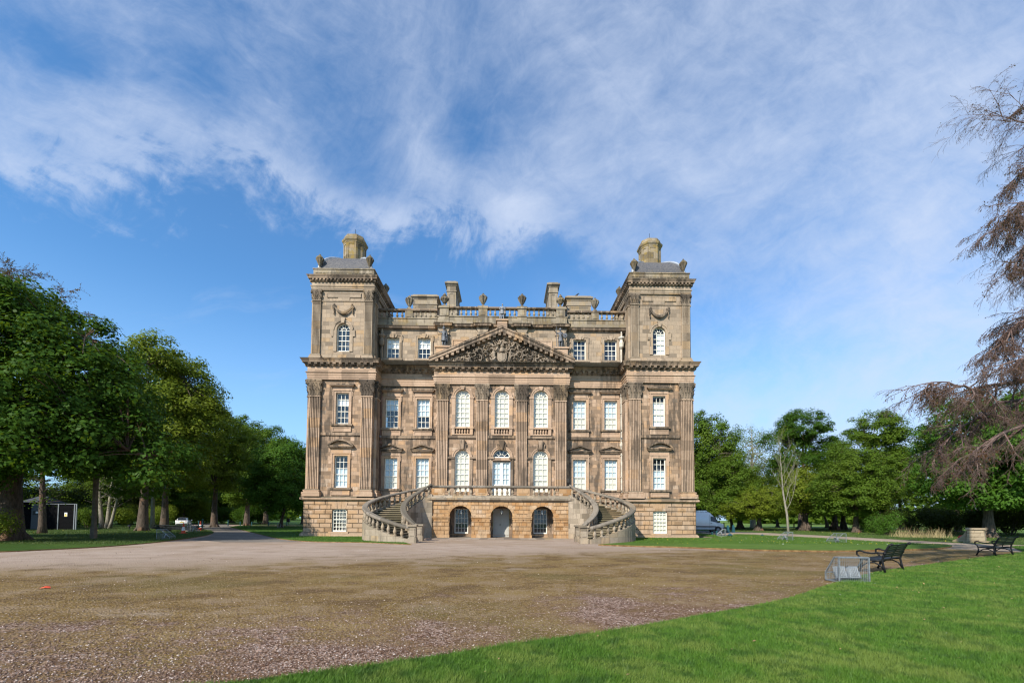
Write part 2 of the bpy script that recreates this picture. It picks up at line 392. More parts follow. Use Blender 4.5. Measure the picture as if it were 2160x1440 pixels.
def window(cx, z0, z1, w, y, cols, rows, rise=0, blinds=(), meet=None, parent=None, name='window', deep=.18, bar=.036):
    """sash window: the glass sheet is the part, bars, blinds and trim hang under it; blinds = (z fraction lo, hi, material[, x lo, x hi])"""
    x0, x1 = cx - w / 2, cx + w / 2
    yg = y + deep
    def top(x):
        if not rise: return z1
        u = (x - cx) / (w / 2); u = max(-1, min(1, u)); hw = w / 2
        if rise >= hw * .98: return z1 - rise + rise * math.sqrt(max(0, 1 - u * u))
        Rr = (hw * hw + rise * rise) / (2 * rise); return z1 - Rr + math.sqrt(Rr * Rr - (u * hw) ** 2)
    N = 14 if rise else 1
    xs = [cx - math.cos(math.pi * i / N) * w / 2 for i in range(N + 1)]
    def sheet(mb, yy, za, zb, xa=None, xb=None):
        xa = x0 if xa is None else xa; xb = x1 if xb is None else xb
        q = sorted({xa, xb} | {x for x in xs if xa < x < xb})
        pts = [(xa, yy, za), (xb, yy, za)] + [(x, yy, min(zb, top(x))) for x in reversed(q)]
        mb.poly(pts)
    g = MB(); sheet(g, yg + .03, z0, z1)
    win = hb(g, name, M['glass'], parent)
    f = MB(); fw = .075
    f.box(x0, x0 + fw, yg - .03, yg + .05, z0, z1 - rise); f.box(x1 - fw, x1, yg - .03, yg + .05, z0, z1 - rise)
    f.box(x0 + fw, x1 - fw, yg - .035, yg + .05, z0, z0 + .11)
    if rise:
        for a, b in zip(xs, xs[1:]):
            ka = 1 - fw * 2 / w
            ca, cb = cx + (a - cx) * ka, cx + (b - cx) * ka
            zs = z1 - rise
            ta, tb = top(a), top(b)
            ia, ib = zs + (ta - zs) * ka - (0 if rise > w * .3 else fw * .8), zs + (tb - zs) * ka - (0 if rise > w * .3 else fw * .8)
            f.add([(a, yg - .03, ta), (b, yg - .03, tb), (cb, yg - .03, ib), (ca, yg - .03, ia), (a, yg + .05, ta), (b, yg + .05, tb), (cb, yg + .05, ib), (ca, yg + .05, ia)],
                  [[0, 3, 2, 1], [3, 7, 6, 2], [0, 1, 5, 4]])
    else: f.box(x0 + fw, x1 - fw, yg - .03, yg + .05, z1 - fw, z1)
    zr = z1 - (rise if rise > w * .3 else 0)
    full = rise > w * .3
    hh = (zr - z0 - .06)
    for i in range(1, cols):
        x = x0 + fw + (w - 2 * fw) * i / cols
        zt = zr if full else min(top(x), z1) - .03
        f.box(x - bar / 2, x + bar / 2, yg - .012, yg + .028, z0 + .1, zt)
    for j in range(1, rows + (1 if full else 0)):
        z = z0 + .06 + hh * j / rows
        th = .05 if j == (meet or -1) else bar
        f.box(x0 + fw, x1 - fw, yg - .016 - (.02 if j == meet else 0), yg + .026, z - th / 2, z + th / 2)
    if full:   # fan: inner ring and rays
        r = w / 2 - fw; ri = r * .42
        f.tube([(cx + ri * math.cos(math.pi * k / 10), yg, zr + ri * math.sin(math.pi * k / 10)) for k in range(11)], bar * .62, 4)
        for a in (36, 72, 108, 144):
            c, s_ = math.cos(R_(a)), math.sin(R_(a))
            f.bar((cx + ri * c, yg, zr + ri * s_), (cx + r * c, yg, zr + r * s_), bar * 1.1)
    hb(f, 'frame', M['white'], win)
    for bl in blinds:
        b = MB(); H = z1 - z0
        xa, xb = (x0 + w * bl[3], x0 + w * bl[4]) if len(bl) > 3 else (None, None)
        sheet(b, yg + .10, z0 + H * bl[0], z0 + H * bl[1], xa, xb)
        hb(b, 'blind', M[bl[2]], win)
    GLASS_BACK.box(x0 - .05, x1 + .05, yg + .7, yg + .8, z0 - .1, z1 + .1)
    return win

def surround(win, cx, z0, z1, w, y, mat, fw=.24, ears=True, rise=0, key=False, proud=.07):
    s = MB(); x0, x1 = cx - w / 2, cx + w / 2
    if rise:
        zs = z1 - rise
        s.box(x0 - fw, x0, y - proud, y + .02, z0, zs); s.box(x1, x1 + fw, y - proud, y + .02, z0, zs)
        n = 14
        for k in range(n):
            a0, a1 = math.pi * k / n, math.pi * (k + 1) / n; ro, ri = w / 2 + fw, w / 2
            P = [(cx + r * math.cos(a), zs + r * math.sin(a)) for a, r in ((a0, ri), (a0, ro), (a1, ro), (a1, ri))]
            s.prism_y(P, y - proud, y + .02)
            ro2 = ro; ri2 = ro - fw * .3
            P = [(cx + r * math.cos(a), zs + r * math.sin(a)) for a, r in ((a0, ri2), (a0, ro2 + .02), (a1, ro2 + .02), (a1, ri2))]
            s.prism_y(P, y - proud - .05, y - proud + .01)
    else:
        s.box(x0 - fw, x0, y - proud, y + .02, z0, z1 + fw); s.box(x1, x1 + fw, y - proud, y + .02, z0, z1 + fw); s.box(x0, x1, y - proud, y + .02, z1, z1 + fw)
        e = fw * .3
        s.box(x0 - fw - .002, x0 - fw + e, y - proud - .045, y - proud + .01, z0, z1 + fw - e); s.box(x1 + fw - e, x1 + fw + .002, y - proud - .045, y - proud + .01, z0, z1 + fw - e)
        s.box(x0 - fw - (.07 if ears else 0), x1 + fw + (.07 if ears else 0), y - proud - .048, y - proud + .012, z1 + fw - e, z1 + fw + .004)
        if ears:
            s.box(x0 - fw - .08, x0 - fw, y - proud, y + .02, z1 - .28, z1 + fw); s.box(x1 + fw, x1 + fw + .08, y - proud, y + .02, z1 - .28, z1 + fw)
    if key:
        zt = z1 + (.02 if rise else .0); kh = key
        s.prism_y([(cx - .11, zt - .05), (cx + .11, zt - .05), (cx + .2, zt + kh), (cx - .2, zt + kh)], y - proud - .16, y)
        if not rise:
            s.prism_y([(cx - .13, zt), (cx - .13, zt + kh * .8), (cx - .42, zt + kh * .8), (cx - .3, zt)][::-1], y - proud - .09, y)
            s.prism_y([(cx + .13, zt), (cx + .3, zt), (cx + .42, zt + kh * .8), (cx + .13, zt + kh * .8)], y - proud - .09, y)
    return hb(s, 'surround', mat, win)
def hood(win, cx, z, w, y, mat=None, out=.28):
    s = MB(); s.box(cx - w / 2 - .03, cx + w / 2 + .03, y - out - .05, y + .02, z + .15, z + .25)
    u = MB(); u.box(cx - w / 2 + .12, cx + w / 2 - .12, y - out * .5, y + .02, z, z + .08); u.box(cx - w / 2 + .03, cx + w / 2 - .03, y - out, y + .02, z + .08, z + .15); hb(u, 'bed_moulding', M['trim'], win)
    f = MB(); f.box(cx - w / 2 + .22, cx + w / 2 - .22, y - .05, y + .02, z - .32, z); hb(f, 'frieze', M['trim'], win)
    return hb(s, 'hood', mat or M['cornice_dark'], win)
def sill(win, cx, z, w, y, apron=.0, mat=None):
    s = MB(); s.box(cx - w / 2, cx + w / 2, y - .22, y + .18, z - .16, z); s.box(cx - w / 2 + .06, cx + w / 2 - .06, y - .14, y + .02, z - .22, z - .16)
    o = hb(s, 'sill', mat or M['cornice_dark'], win)
    if apron:
        a = MB(); a.box(cx - w / 2 + .12, cx + w / 2 - .12, y - .07, y + .02, z - .22 - apron, z - .22)
        x0, x1, za, zb = cx - w / 2 + .12, cx + w / 2 - .12, z - .22 - apron, z - .22
        for q in ((x0, x1, za, za + .09), (x0, x1, zb - .09, zb), (x0, x0 + .1, za + .09, zb - .09), (x1 - .1, x1, za + .09, zb - .09)): a.box(q[0], q[1], y - .11, y - .06, q[2], q[3])
        hb(a, 'apron', M['trim'], win)
    return o
def tri_ped(win, cx, z, w, h, y):
    s = MB(); o = .3
    s.box(cx - w / 2 + .06, cx + w / 2 - .06, y - o + .08, y + .02, z, z + .12); s.box(cx - w / 2, cx + w / 2, y - o, y + .02, z + .12, z + .19)
    for sg in (-1, 1):
        P = [(cx + sg * (w / 2 + .04), z + .19), (cx + sg * (w / 2 + .04), z + .27), (cx, z + h), (cx, z + h - .15)]
        s.prism_y(P if sg > 0 else P[::-1], y - o - .04, y + .02)
    p = hb(s, 'pediment', M['cornice_dark'], win)
    t = MB(); t.prism_y([(cx - w / 2 + .2, z + .2), (cx + w / 2 - .2, z + .2), (cx, z + h - .12)], y - .06, y + .02); hb(t, 'tympanum', M['trim'], win)
def seg_ped(win, cx, z, w, h, y):
    s = MB(); o = .32
    s.box(cx - w / 2 + .06, cx + w / 2 - .06, y - o + .08, y + .02, z, z + .12); s.box(cx - w / 2, cx + w / 2, y - o, y + .02, z + .10, z + .2)
    hw = w / 2 + .04; rr = h - .2; Rr = (hw * hw + rr * rr) / (2 * rr); a = math.asin(hw / Rr); n = 12
    for k in range(n):
        t0, t1 = -a + 2 * a * k / n, -a + 2 * a * (k + 1) / n
        P = []
        for t, q in ((t0, Rr - .12), (t1, Rr - .12), (t1, Rr), (t0, Rr)): P.append((cx + q * math.sin(t), z + .2 + rr - Rr + q * math.cos(t)))
        P = [(x, max(zz, z + .195)) for x, zz in P]
        s.prism_y(P, y - o - .04, y + .02)
    hb(s, 'pediment', M['cornice_dark'], win)
    t = MB(); P = []
    for k in range(n + 1):
        tt = a * .9 - 1.8 * a * k / n; P.append((cx + (Rr - .1) * math.sin(tt), z + .2 + rr - Rr + (Rr - .14) * math.cos(tt)))
    t.prism_y([(cx - hw * .85, z + .2), (cx + hw * .85, z + .2)] + P, y - .06, y + .02); hb(t, 'tympanum', M['trim'], win)

# ---- entablature path round the front
YB = 60
FRONT = [(-TO, YB), (-TO, YT), (-TI, YT), (-TI, YW), (-5.82, YW), (-5.82, YF), (5.86, YF), (5.86, YW), (TI, YW), (TI, YT), (TO, YT), (TO, YB)]
def runs(path, step, off, ends=.3):
    """points spaced along the straight runs of a plan path: (x, y, direction)"""
    n = len(path); P = [Vector(p) for p in path]; out = []
    for i in range(n - 1):
        d = P[i + 1] - P[i]; L = d.length; d.normalize(); nn = Vector((d.y, -d.x)); k = max(1, round((L + 2 * off * .5) / step))
        for j in range(k):
            q = P[i] + d * (L * (j + .5) / k); out.append((q, d, nn))
    return out
def block_at(mb, q, d, nn, w, o0, o1, z0, z1):
    a, b = q - d * w / 2, q + d * w / 2
    pts = [a + nn * o0, b + nn * o0, b + nn * o1, a + nn * o1]
    v = [(p.x, p.y, z0) for p in pts] + [(p.x, p.y, z1) for p in pts]
    mb.add(v, [[3, 2, 1, 0], [4, 5, 6, 7], [0, 1, 5, 4], [1, 2, 6, 5], [2, 3, 7, 6], [3, 0, 4, 7]])

# basement -----------------------------------------------------------------
def rustic(mb, joint, x0, x1, y, z0, z1, ops, rows, bw=.945, vous=()):
    """real rusticated courses: separate chamfered blocks over a recessed joint face"""
    joint.wall(y + .045, x0 + .02, x1 - .02, z0, z1, ops, .32)
    h = (z1 - z0) / rows
    for r in range(rows):
        za, zb = z0 + r * h + .02, z0 + (r + 1) * h - .02
        x = x0 - (bw / 2 if r % 2 else 0)
        while x < x1:
            a, b = max(x0, x) + .02, min(x1, x + bw) - .02; x += bw
            segs = [(a, b)]
            for o in ops:
                ox0, ox1, oz0, oz1 = o[:4]
                if zb > oz0 - .02 and za < oz1 + (.05 if o[4] else 0):
                    # horizontally cut by the opening at this course
                    zc = zb; hw = (ox1 - ox0) / 2; cx = (ox0 + ox1) / 2
                    if o[4] and za > oz1 - o[4]:
                        rr = o[4]; Rr = (hw * hw + rr * rr) / (2 * rr) if rr < hw * .98 else rr
                        u = Rr * Rr - max(0, (za - (oz1 - Rr))) ** 2; cw = math.sqrt(max(0, u)) + .02
                        cw = min(cw, hw + .02)
                    else: cw = hw + .015
                    ns = []
                    for p, q in segs:
                        if q <= cx - cw or p >= cx + cw: ns.append((p, q))
                        else:
                            if cx - cw - p > .06: ns.append((p, cx - cw))
                            if q - cx - cw > .06: ns.append((cx + cw, q))
                    segs = ns
                for v in vous: pass
            for p, q in segs:
                if q - p > .05: mb.rbox(p, q, y, y + .06, za, zb, .02)
for s, nm in ((-1, 'left'), (1, 'right')):
    x0, x1 = sorted((s * 10.98, s * 16.86))
    cx = s * TWX; op = [(cx - .6, cx + .6, .42, 2.42, .17)]
    r = MB(); j = MB(); rustic(r, j, x0, x1, 37.86, .38, 3.12, op, 7)
    # keystone voussoirs over the window
    for a, b, c_, d_ in ((-.15, .15, -.2, .2), (-.52, -.17, -.72, -.22), (.17, .52, .22, .72)):
        r.prism_y([(cx + a, 2.37), (cx + b, 2.37), (cx + d_, 2.98), (cx + c_, 2.98)], 37.845, 37.9)
    # flank of the basement
    xs_ = s * 16.86
    j.quad((xs_, 37.87, 0), (xs_, YB, 0), (xs_, YB, 3.12), (xs_, 37.87, 3.12))
    xi = s * 10.98
    j.quad((xi, 37.87, 0), (xi, YW, 0), (xi, YW, 3.12), (xi, 37.87, 3.12))
    pw = hb(r, 'basement_wall', M['rust']); hb(j, 'mortar_bed', M['joint'], pw)
    p = MB(); p.sweep([(0, -.1), (.17, -.1), (.17, .24), (.05, .38), (0, .38)], [(s * 16.86, YB), (s * 16.86, 37.86), (s * 10.98, 37.86), (s * 10.98, YW)] if s > 0 else [(-16.86, YB), (-16.86, 37.86), (-10.98, 37.86), (-10.98, YW)][::1],
                      caps=False) if s < 0 else p.sweep([(0, -.1), (.17, -.1), (.17, .24), (.05, .38), (0, .38)], [(10.98, YW), (10.98, 37.86), (16.86, 37.86), (16.86, YB)], caps=False)
    hb(p, 'plinth', M['trim'])
    w = window(cx, .44, 2.42, 1.2, 37.86, 4, 6, rise=.17, blinds=((0, 1, 'cream'),) if s > 0 else (), meet=3, deep=.16, bar=.03 if s < 0 else .036)
    if s < 0:
        g = MB()
        for k in range(1, 5): g.bar((cx - .6 + 1.2 * k / 5, 38.16, .5), (cx - .6 + 1.2 * k / 5, 38.16, 2.35), .035)
        for z in (.9, 1.5, 2.0): g.bar((cx - .55, 38.17, z), (cx + .55, 38.17, z), .03)
        hb(g, 'inner_grille', M['white'], w)
    sill(w, cx, .44, 1.7, 37.9, mat=M['trim'])
# wing and front basement wall behind the stairs and portico
for s in (-1, 1):
    b = MB(); x0, x1 = sorted((s * 10.98, s * 5.9)); b.wall(YW, x0, x1, 0, 3.4); hb(b, 'basement_wall', M['wall'])
# plinth cornice at floor level
pc = MB(); PATH0 = [(-16.86, YB), (-16.86, 37.86), (-10.98, 37.86), (-10.98, YW), (-6, YW)]
PROF0 = [(0, 3.06), (.06, 3.08), (.14, 3.16), (.22, 3.18), (.24, 3.31), (.10, 3.40), (-.1, 3.46), (-.4, 3.46)]
pc.sweep(PROF0, PATH0); hb(pc, 'basement_cornice', M['trim']); pc = MB(); pc.sweep(PROF0, [(6, YW), (10.98, YW), (10.98, 37.86), (16.86, 37.86), (16.86, YB)])
hb(pc, 'basement_cornice', M['trim'])

# main walls ---------------------------------------------------------------
Z1A, Z1B = 4.22, 6.96      # ground principal windows
Z2A, Z2B = 9.71, 12.42
ZE = 13.55
for s in (-1, 1):
    x0, x1 = sorted((s * TI, s * TO)); cx = s * TWX
    w = MB(); ops = [(cx - .57, cx + .57, Z1A, Z1B, 0), (cx - .56, cx + .56, Z2A, Z2B, 0)]
    w.wall(YT, x0, x1, 3.4, ZE, ops, .3)
    w.quad((s * TO, YT, 3.4), (s * TO, YB, 3.4), (s * TO, YB, ZE), (s * TO, YT, ZE)); w.quad((s * TI, YT, 3.4), (s * TI, YW, 3.4), (s * TI, YW, ZE), (s * TI, YT, ZE))
    hb(w, 'wall', M['wall'])
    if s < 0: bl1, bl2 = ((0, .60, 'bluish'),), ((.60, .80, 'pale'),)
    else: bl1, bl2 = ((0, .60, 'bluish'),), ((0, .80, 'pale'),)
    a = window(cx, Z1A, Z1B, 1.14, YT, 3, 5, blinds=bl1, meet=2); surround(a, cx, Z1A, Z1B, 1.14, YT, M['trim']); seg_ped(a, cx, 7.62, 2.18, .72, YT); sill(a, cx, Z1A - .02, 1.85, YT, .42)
    f = MB(); f.box(cx - .85, cx + .85, YT - .05, YT + .02, 7.22, 7.62); hb(f, 'frieze', M['trim'], a)
    a = window(cx, Z2A, Z2B, 1.12, YT, 3, 5, blinds=bl2, meet=2); surround(a, cx, Z2A, Z2B, 1.12, YT, M['trim']); hood(a, cx, 12.92, 2.1, YT); sill(a, cx, Z2A - .02, 1.85, YT, .44)
    st = MB(); st.box(min(s * 12.1, s * 15.55), max(s * 12.1, s * 15.55), YT - .12, YT + .02, 8.72, 8.96); hb(st, 'string_course', M['cornice'])
    # wing
    x0, x1 = sorted((s * TI, s * 5.82)); w = MB(); ops = []
    for x in WX: ops += [(s * x - .59, s * x + .59, 4.27, 7.02, 0), (s * x - .59, s * x + .59, 9.74, 12.42, 0), (s * x - .58, s * x + .58, 16.12, 18.03, 0)]
    w.wall(YW, x0, x1, 3.4, ZE, [o for o in ops if o[3] < 13], .3); hb(w, 'wall', M['wall'])
    w = MB(); w.wall(YW, x0, x1, 15.2, 18.9, [o for o in ops if o[3] > 13], .3); hb(w, 'attic_wall', M['wall_up'])
    w = MB(); w.quad((s * 5.82, YF, 0), (s * 5.82, YW, 0), (s * 5.82, YW, ZE), (s * 5.82, YF, ZE)); hb(w, 'return_wall', M['wall'])
    for i, x in enumerate(WX):
        x *= s
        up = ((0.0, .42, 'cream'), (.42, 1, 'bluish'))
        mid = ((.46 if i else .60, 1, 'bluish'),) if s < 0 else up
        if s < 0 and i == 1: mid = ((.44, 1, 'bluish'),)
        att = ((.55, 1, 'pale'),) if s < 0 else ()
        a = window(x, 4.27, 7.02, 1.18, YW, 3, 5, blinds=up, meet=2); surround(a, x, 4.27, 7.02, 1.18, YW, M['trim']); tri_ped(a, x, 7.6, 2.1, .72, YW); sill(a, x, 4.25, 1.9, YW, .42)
        f = MB(); f.box(x - .85, x + .85, YW - .05, YW + .02, 7.28, 7.6); hb(f, 'frieze', M['trim'], a)
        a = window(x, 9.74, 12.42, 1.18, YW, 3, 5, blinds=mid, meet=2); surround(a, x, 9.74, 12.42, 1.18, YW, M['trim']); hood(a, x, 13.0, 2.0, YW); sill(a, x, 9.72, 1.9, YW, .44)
        a = window(x, 16.12, 18.03, 1.16, YW, 3, 4, blinds=att, meet=2); surround(a, x, 16.12, 18.03, 1.16, YW, M['trim_up'], key=.34, fw=.22); sill(a, x, 16.1, 1.75, YW, mat=M['trim_up'])
    st = MB(); x0, x1 = sorted((s * TI, s * 5.82)); st.box(x0, x1, YW - .13, YW + .02, 8.80, 9.03); hb(st, 'string_course', M['cornice_dark'])
    # drain pipe in the corner
    d = MB(); dx = s * (TI - .22)
    d.tube([(dx, YW - .14, 3.5), (dx, YW - .14, 13.4)], .075, 8)
    for z in (3.6, 5.4, 7.4, 11.2): d.box(dx - .12, dx + .12, YW - .24, YW - .02, z, z + .07)
    d.lathe([(.09, 0), (.17, .18), (.17, .36), (.09, .42)], (dx, YW - .16, 8.1), 8)
    hb(d, 'drain_pipe', M['pipe'] if s > 0 else M['pipe_brown'])
    d = MB(); dx = s * (TI - .2)
    d.tube([(dx, YW - .14, 15.3), (dx, YW - .14, 17.4)], .08, 8); d.lathe([(.1, 0), (.2, .12), (.24, .45), (.17, .6), (.15, .75), (.3, .9), (.3, 1.02)], (dx, YW - .22, 17.2), 10); d.tube([(dx, YW - .2, 18.1), (dx, YW - .2, 18.75)], .06, 6)
    hb(d, 'rainwater_head', M['pipe'] if s > 0 else M['trim_up'])
# frontispiece wall
ops = []
for k, x in enumerate(FX):
    ops.append((x - .65, x + .65, 9.71, 13.07, .65))
    if k != 1: ops.append((x - .65, x + .65, 4.0, 7.68, .65))
    else: ops += [(x - .78, x + .78, 3.5, 6.68, 0), (x - .75, x + .75, 7.02, 7.78, .72)]
    ops.append((x - .6, x + .6, .32, 2.48, 0) if k != 1 else (x - .72, x + .72, 0, 2.5, 0))
w = MB(); w.wall(YF, -5.82, 5.86, 0, ZE, ops, .3); hb(w, 'wall', M['wall'])
for k, x in enumerate(FX):
    a = window(x, 9.71, 13.07, 1.3, YF, 3, 6, rise=.65, blinds=((0, 1, 'cream'),), meet=2); surround(a, x, 9.71, 13.07, 1.3, YF, M['trim'], rise=.65, fw=.24, key=.28)
    for sg in (-1, 1): im = MB(); im.box(x + sg * .82 - .2, x + sg * .82 + .2, YF - .16, YF + .02, 12.28, 12.44); im.box(x + sg * .8 - .16, x + sg * .8 + .16, YF - .11, YF + .02, 9.71, 12.28); hb(im, 'impost', M['trim'], a)
    # blind balcony under the window
    bc = MB(); bc.box(x - 1.0, x + 1.0, YF - .24, YF + .02, 9.56, 9.70); bc.box(x - .92, x + .92, YF - .2, YF + .02, 8.99, 9.1)
    for sg in (-1, 1): bc.box(x + sg * .8 - .13, x + sg * .8 + .13, YF - .2, YF + .02, 9.1, 9.56)
    bo = hb(bc, 'balcony', M['trim'], a)
    bb = MB()
    for i in range(5): bb.lathe([(.07, 0), (.07, .05), (.045, .08), (.085, .2), (.05, .36), (.07, .4), (.07, .46)], (x - .48 + .24 * i, YF - .1, 9.1), 8)
    hb(bb, 'baluster_row', M['trim'], a)
    sb = MB(); lo = PX_[k] + .49; hi = PX_[k + 1] - .49; sb.box(lo, hi, YF - .13, YF + .02, 8.74, 8.97); hb(sb, 'string_course', M['cornice_dark'])
    if k != 1:
        a = window(x, 4.0, 7.68, 1.3, YF, 3, 6, rise=.65, blinds=((0, 1, 'cream'),), meet=2); surround(a, x, 4.0, 7.68, 1.3, YF, M['trim'], rise=.65, fw=.22)
    else:
        a = window(x, 7.02, 7.76, 1.5, YF, 1, 1, rise=.72, blinds=(), name='fanlight', bar=.035); surround(a, x, 7.02, 7.78, 1.5, YF, M['trim'], rise=.72, fw=.22)
        d = MB()
        for sg in (-1, 1):
            c = x + sg * .39; y = YF + .14
            d.box(c - .37, c + .37, y + .02, y + .07, 3.5, 4.5)
            for q in ((c - .37, c - .27), (c + .27, c + .37)): d.box(q[0], q[1], y, y + .07, 4.5, 6.66)
            d.box(c - .27, c + .27, y, y + .07, 6.56, 6.66); d.box(c - .27, c + .27, y - .01, y + .07, 4.5, 4.66)
            d.box(c - .015, c + .015, y + .01, y + .06, 4.66, 6.56)
            for i in range(1, 4): z = 4.66 + 1.9 * i / 4; d.box(c - .27, c + .27, y + .012, y + .058, z - .015, z + .015)
            d.box(c - .28, c + .28, y - .015, y + .03, 3.62, 4.36)
        d.box(x - .02, x + .02, y - .02, y + .06, 3.5, 6.66)
        dr = hb(d, 'door', M['white'])
        g = MB(); g.quad((x - .7, y + .05, 4.6), (x + .7, y + .05, 4.6), (x + .7, y + .05, 6.6), (x - .7, y + .05, 6.6)); hb(g, 'pane', M['glass'], dr)
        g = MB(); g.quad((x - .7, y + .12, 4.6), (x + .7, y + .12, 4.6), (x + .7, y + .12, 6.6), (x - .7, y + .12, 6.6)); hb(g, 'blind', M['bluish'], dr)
        h_ = MB(); h_.ball((x + .07, y - .05, 4.55), .035); hb(h_, 'handle', M['iron'], dr)
        t = MB(); t.box(x - .9, x + .9, YF - .1, YF + .02, 6.76, 7.0); hb(t, 'transom', M['trim'], dr)
    lo = PX_[k] + .49; hi = PX_[k + 1] - .49
    for sg, p, q in ((-1, lo, x - .65), (1, x + .65, hi)):
        im = MB(); im.box(p + .02, q, YF - .17, YF + .02, 6.90, 7.06); jx = x + sg * (.92 if k == 1 else .8); im.box(jx - .14, jx + .14, YF - .1, YF + .02, 3.5, 6.9); hb(im, 'impost', M['cornice'], a)
    ks = MB(); zt = 7.72
    ks.prism_y([(x - .13, zt), (x + .13, zt), (x + .24, zt + .83), (x - .24, zt + .83)], YF - .3, YF)
    ks.prism_y([(x + .16, zt), (x + .3, zt - .03), (x + .42, zt + .5), (x + .24, zt + .5)], YF - .15, YF); ks.prism_y([(x - .3, zt - .03), (x - .16, zt), (x - .24, zt + .5), (x - .42, zt + .5)], YF - .15, YF)
    hb(ks, 'keystone', M['cornice'], a)
    # under the portico
    if k != 1: a = window(x, .32, 2.48, 1.2, YF, 4, 5, meet=2, deep=.1, bar=.03)
    else:
        d = MB(); y = YF + .08
        for sg in (-1, 1):
            c = x + sg * .36; d.box(c - .345, c + .345, y, y + .06, .02, 2.5)
            for za, zb in ((.15, 1.0), (1.12, 1.9), (2.0, 2.38)):
                for q in ((c - .26, c + .26, za, za + .03), (c - .26, c + .26, zb - .03, zb), (c - .26, c - .23, za, zb), (c + .23, c + .26, za, zb)): d.box(q[0], q[1], y - .025, y + .01, q[2], q[3])
        d.box(x - .012, x + .012, y - .02, y + .02, .02, 2.5)
        dr = hb(d, 'door', M['door_grey']); h_ = MB(); h_.ball((x - .08, y - .05, 1.1), .04); hb(h_, 'handle', M['iron'], dr)

# pilasters ----------------------------------------------------------------
def flute_poly(w, d, n=6, lo=0.0):
    """plan outline of a fluted shaft, front to -y, centred on x"""
    pts = [(-w / 2, 0)]; m = w * .07; fw = (w - 2 * m) / n
    pts.append((-w / 2, -d)); 
    for i in range(n):
        a = -w / 2 + m + fw * i
        for t in (.24, .27, .5, .73, .76): pts.append((a + fw * t, -d + (0 if t in (.24, .76) else (.055 if t == .5 else .04))))
    pts += [(w / 2, -d), (w / 2, 0)]
    return pts
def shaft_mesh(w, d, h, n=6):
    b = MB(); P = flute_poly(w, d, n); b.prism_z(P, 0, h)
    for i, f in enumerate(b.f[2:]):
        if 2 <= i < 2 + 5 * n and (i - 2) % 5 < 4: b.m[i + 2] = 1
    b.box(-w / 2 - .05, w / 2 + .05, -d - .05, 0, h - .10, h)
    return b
def base_mesh(w, d, h):
    b = MB(); e = .24 * w
    b.box(-w / 2 - e, w / 2 + e, -d - e, 0, 0, h * .36)
    pr = [(e * .95, h * .36), (e, h * .45), (e * .95, h * .56), (e * .55, h * .6), (e * .45, h * .7), (e * .62, h * .76), (e * .62, h * .86), (e * .3, h * .94), (0, h)]
    b.sweep(pr, [(-w / 2, 0), (-w / 2, -d), (w / 2, -d), (w / 2, 0)], caps=False)
    return b
def capital_mesh(w, d, h):
    """Corinthian: bell, two rows of curling leaves, corner volutes, dished abacus with a flower"""
    b = MB()
    b.sweep([(0, 0), (.02 * w, .05 * h), (.01, .08 * h), (.0, .5 * h), (.1 * w, .86 * h)], [(-w / 2, 0), (-w / 2, -d), (w / 2, -d), (w / 2, 0)], caps=False)
    def leaf(x, y, ang, z, lh, lw, out):
        c, s_ = math.cos(ang), math.sin(ang)    # outward direction
        rows = []
        for t, wd, o in ((0, .7, .02), (.35, 1, .05), (.7, .95, .3), (.9, .7, .75), (1.0, .35, 1.0), (.93, .12, 1.15)):
            oo = out * o
            for u, dip in ((-1, .0), (-.5, .025), (0, .05), (.5, .025), (1, .0)):
                lx = u * lw / 2 * wd
                rows.append((x + c * (oo + dip) - s_ * lx, y + s_ * (oo + dip) + c * lx, z + lh * t - abs(u) * .03))
        fs = [[r * 5 + k, r * 5 + k + 1, (r + 1) * 5 + k + 1, (r + 1) * 5 + k] for r in range(5) for k in range(4)]
        b.add(rows, fs)
    F_ = -math.pi / 2
    for row, (z, lh, nn) in enumerate(((.06 * h, .36 * h, 4), (.24 * h, .42 * h, 3))):
        for i in range(nn):
            x = -w / 2 + w * (i + .5) / nn if row == 0 else -w / 2 + w * i / (nn - 1)
            leaf(x, -d, F_, z, lh, w / nn * .98 if row == 0 else w / 3.4, .13 * w)
        for sg in (-1, 1):
            leaf(sg * w / 2, -d * .45, 0 if sg > 0 else math.pi, z, lh, d * .9, .12 * w)
    for sg in (-1, 1):   # volutes at the corners and the small inner pair
        for (cx, cy, r, zc, ang) in ((sg * (w / 2 + .10 * w), -d - .10 * w, .12 * w, .78 * h, sg), (sg * .13 * w, -d - .07 * w, .075 * w, .77 * h, -sg)):
            pts = []; rad = []
            for k in range(18):
                t = k / 17; a = -math.pi / 2 + ang * (0) + t * 3.2 * math.pi
                rr = r * (1 - .8 * t)
                pts.append((cx + ang * rr * math.cos(a + math.pi / 2) * -1, cy - .02 * t, zc + rr * math.sin(a + math.pi / 2))); rad.append(.035 * w * (1 - .3 * t))
            b.tube([(sg * .3 * w if abs(cx) > w * .3 else cx * 1.6, -d - .01, .42 * h)] + pts, [.025 * w] + rad, 5)
    n = 7; ab = []
    for i in range(n + 1):
        u = -1 + 2 * i / n; ab.append((u * (w / 2 + .17 * w), -d - .17 * w + .11 * w * (1 - u * u)))
    b.prism_z([(-w / 2 - .17 * w, 0)] + ab + [(w / 2 + .17 * w, 0)], .88 * h, h); 
    b.ball((0, -d - .09 * w, .93 * h), .1 * w, .06 * w, .1 * w, 7, 5)
    return b
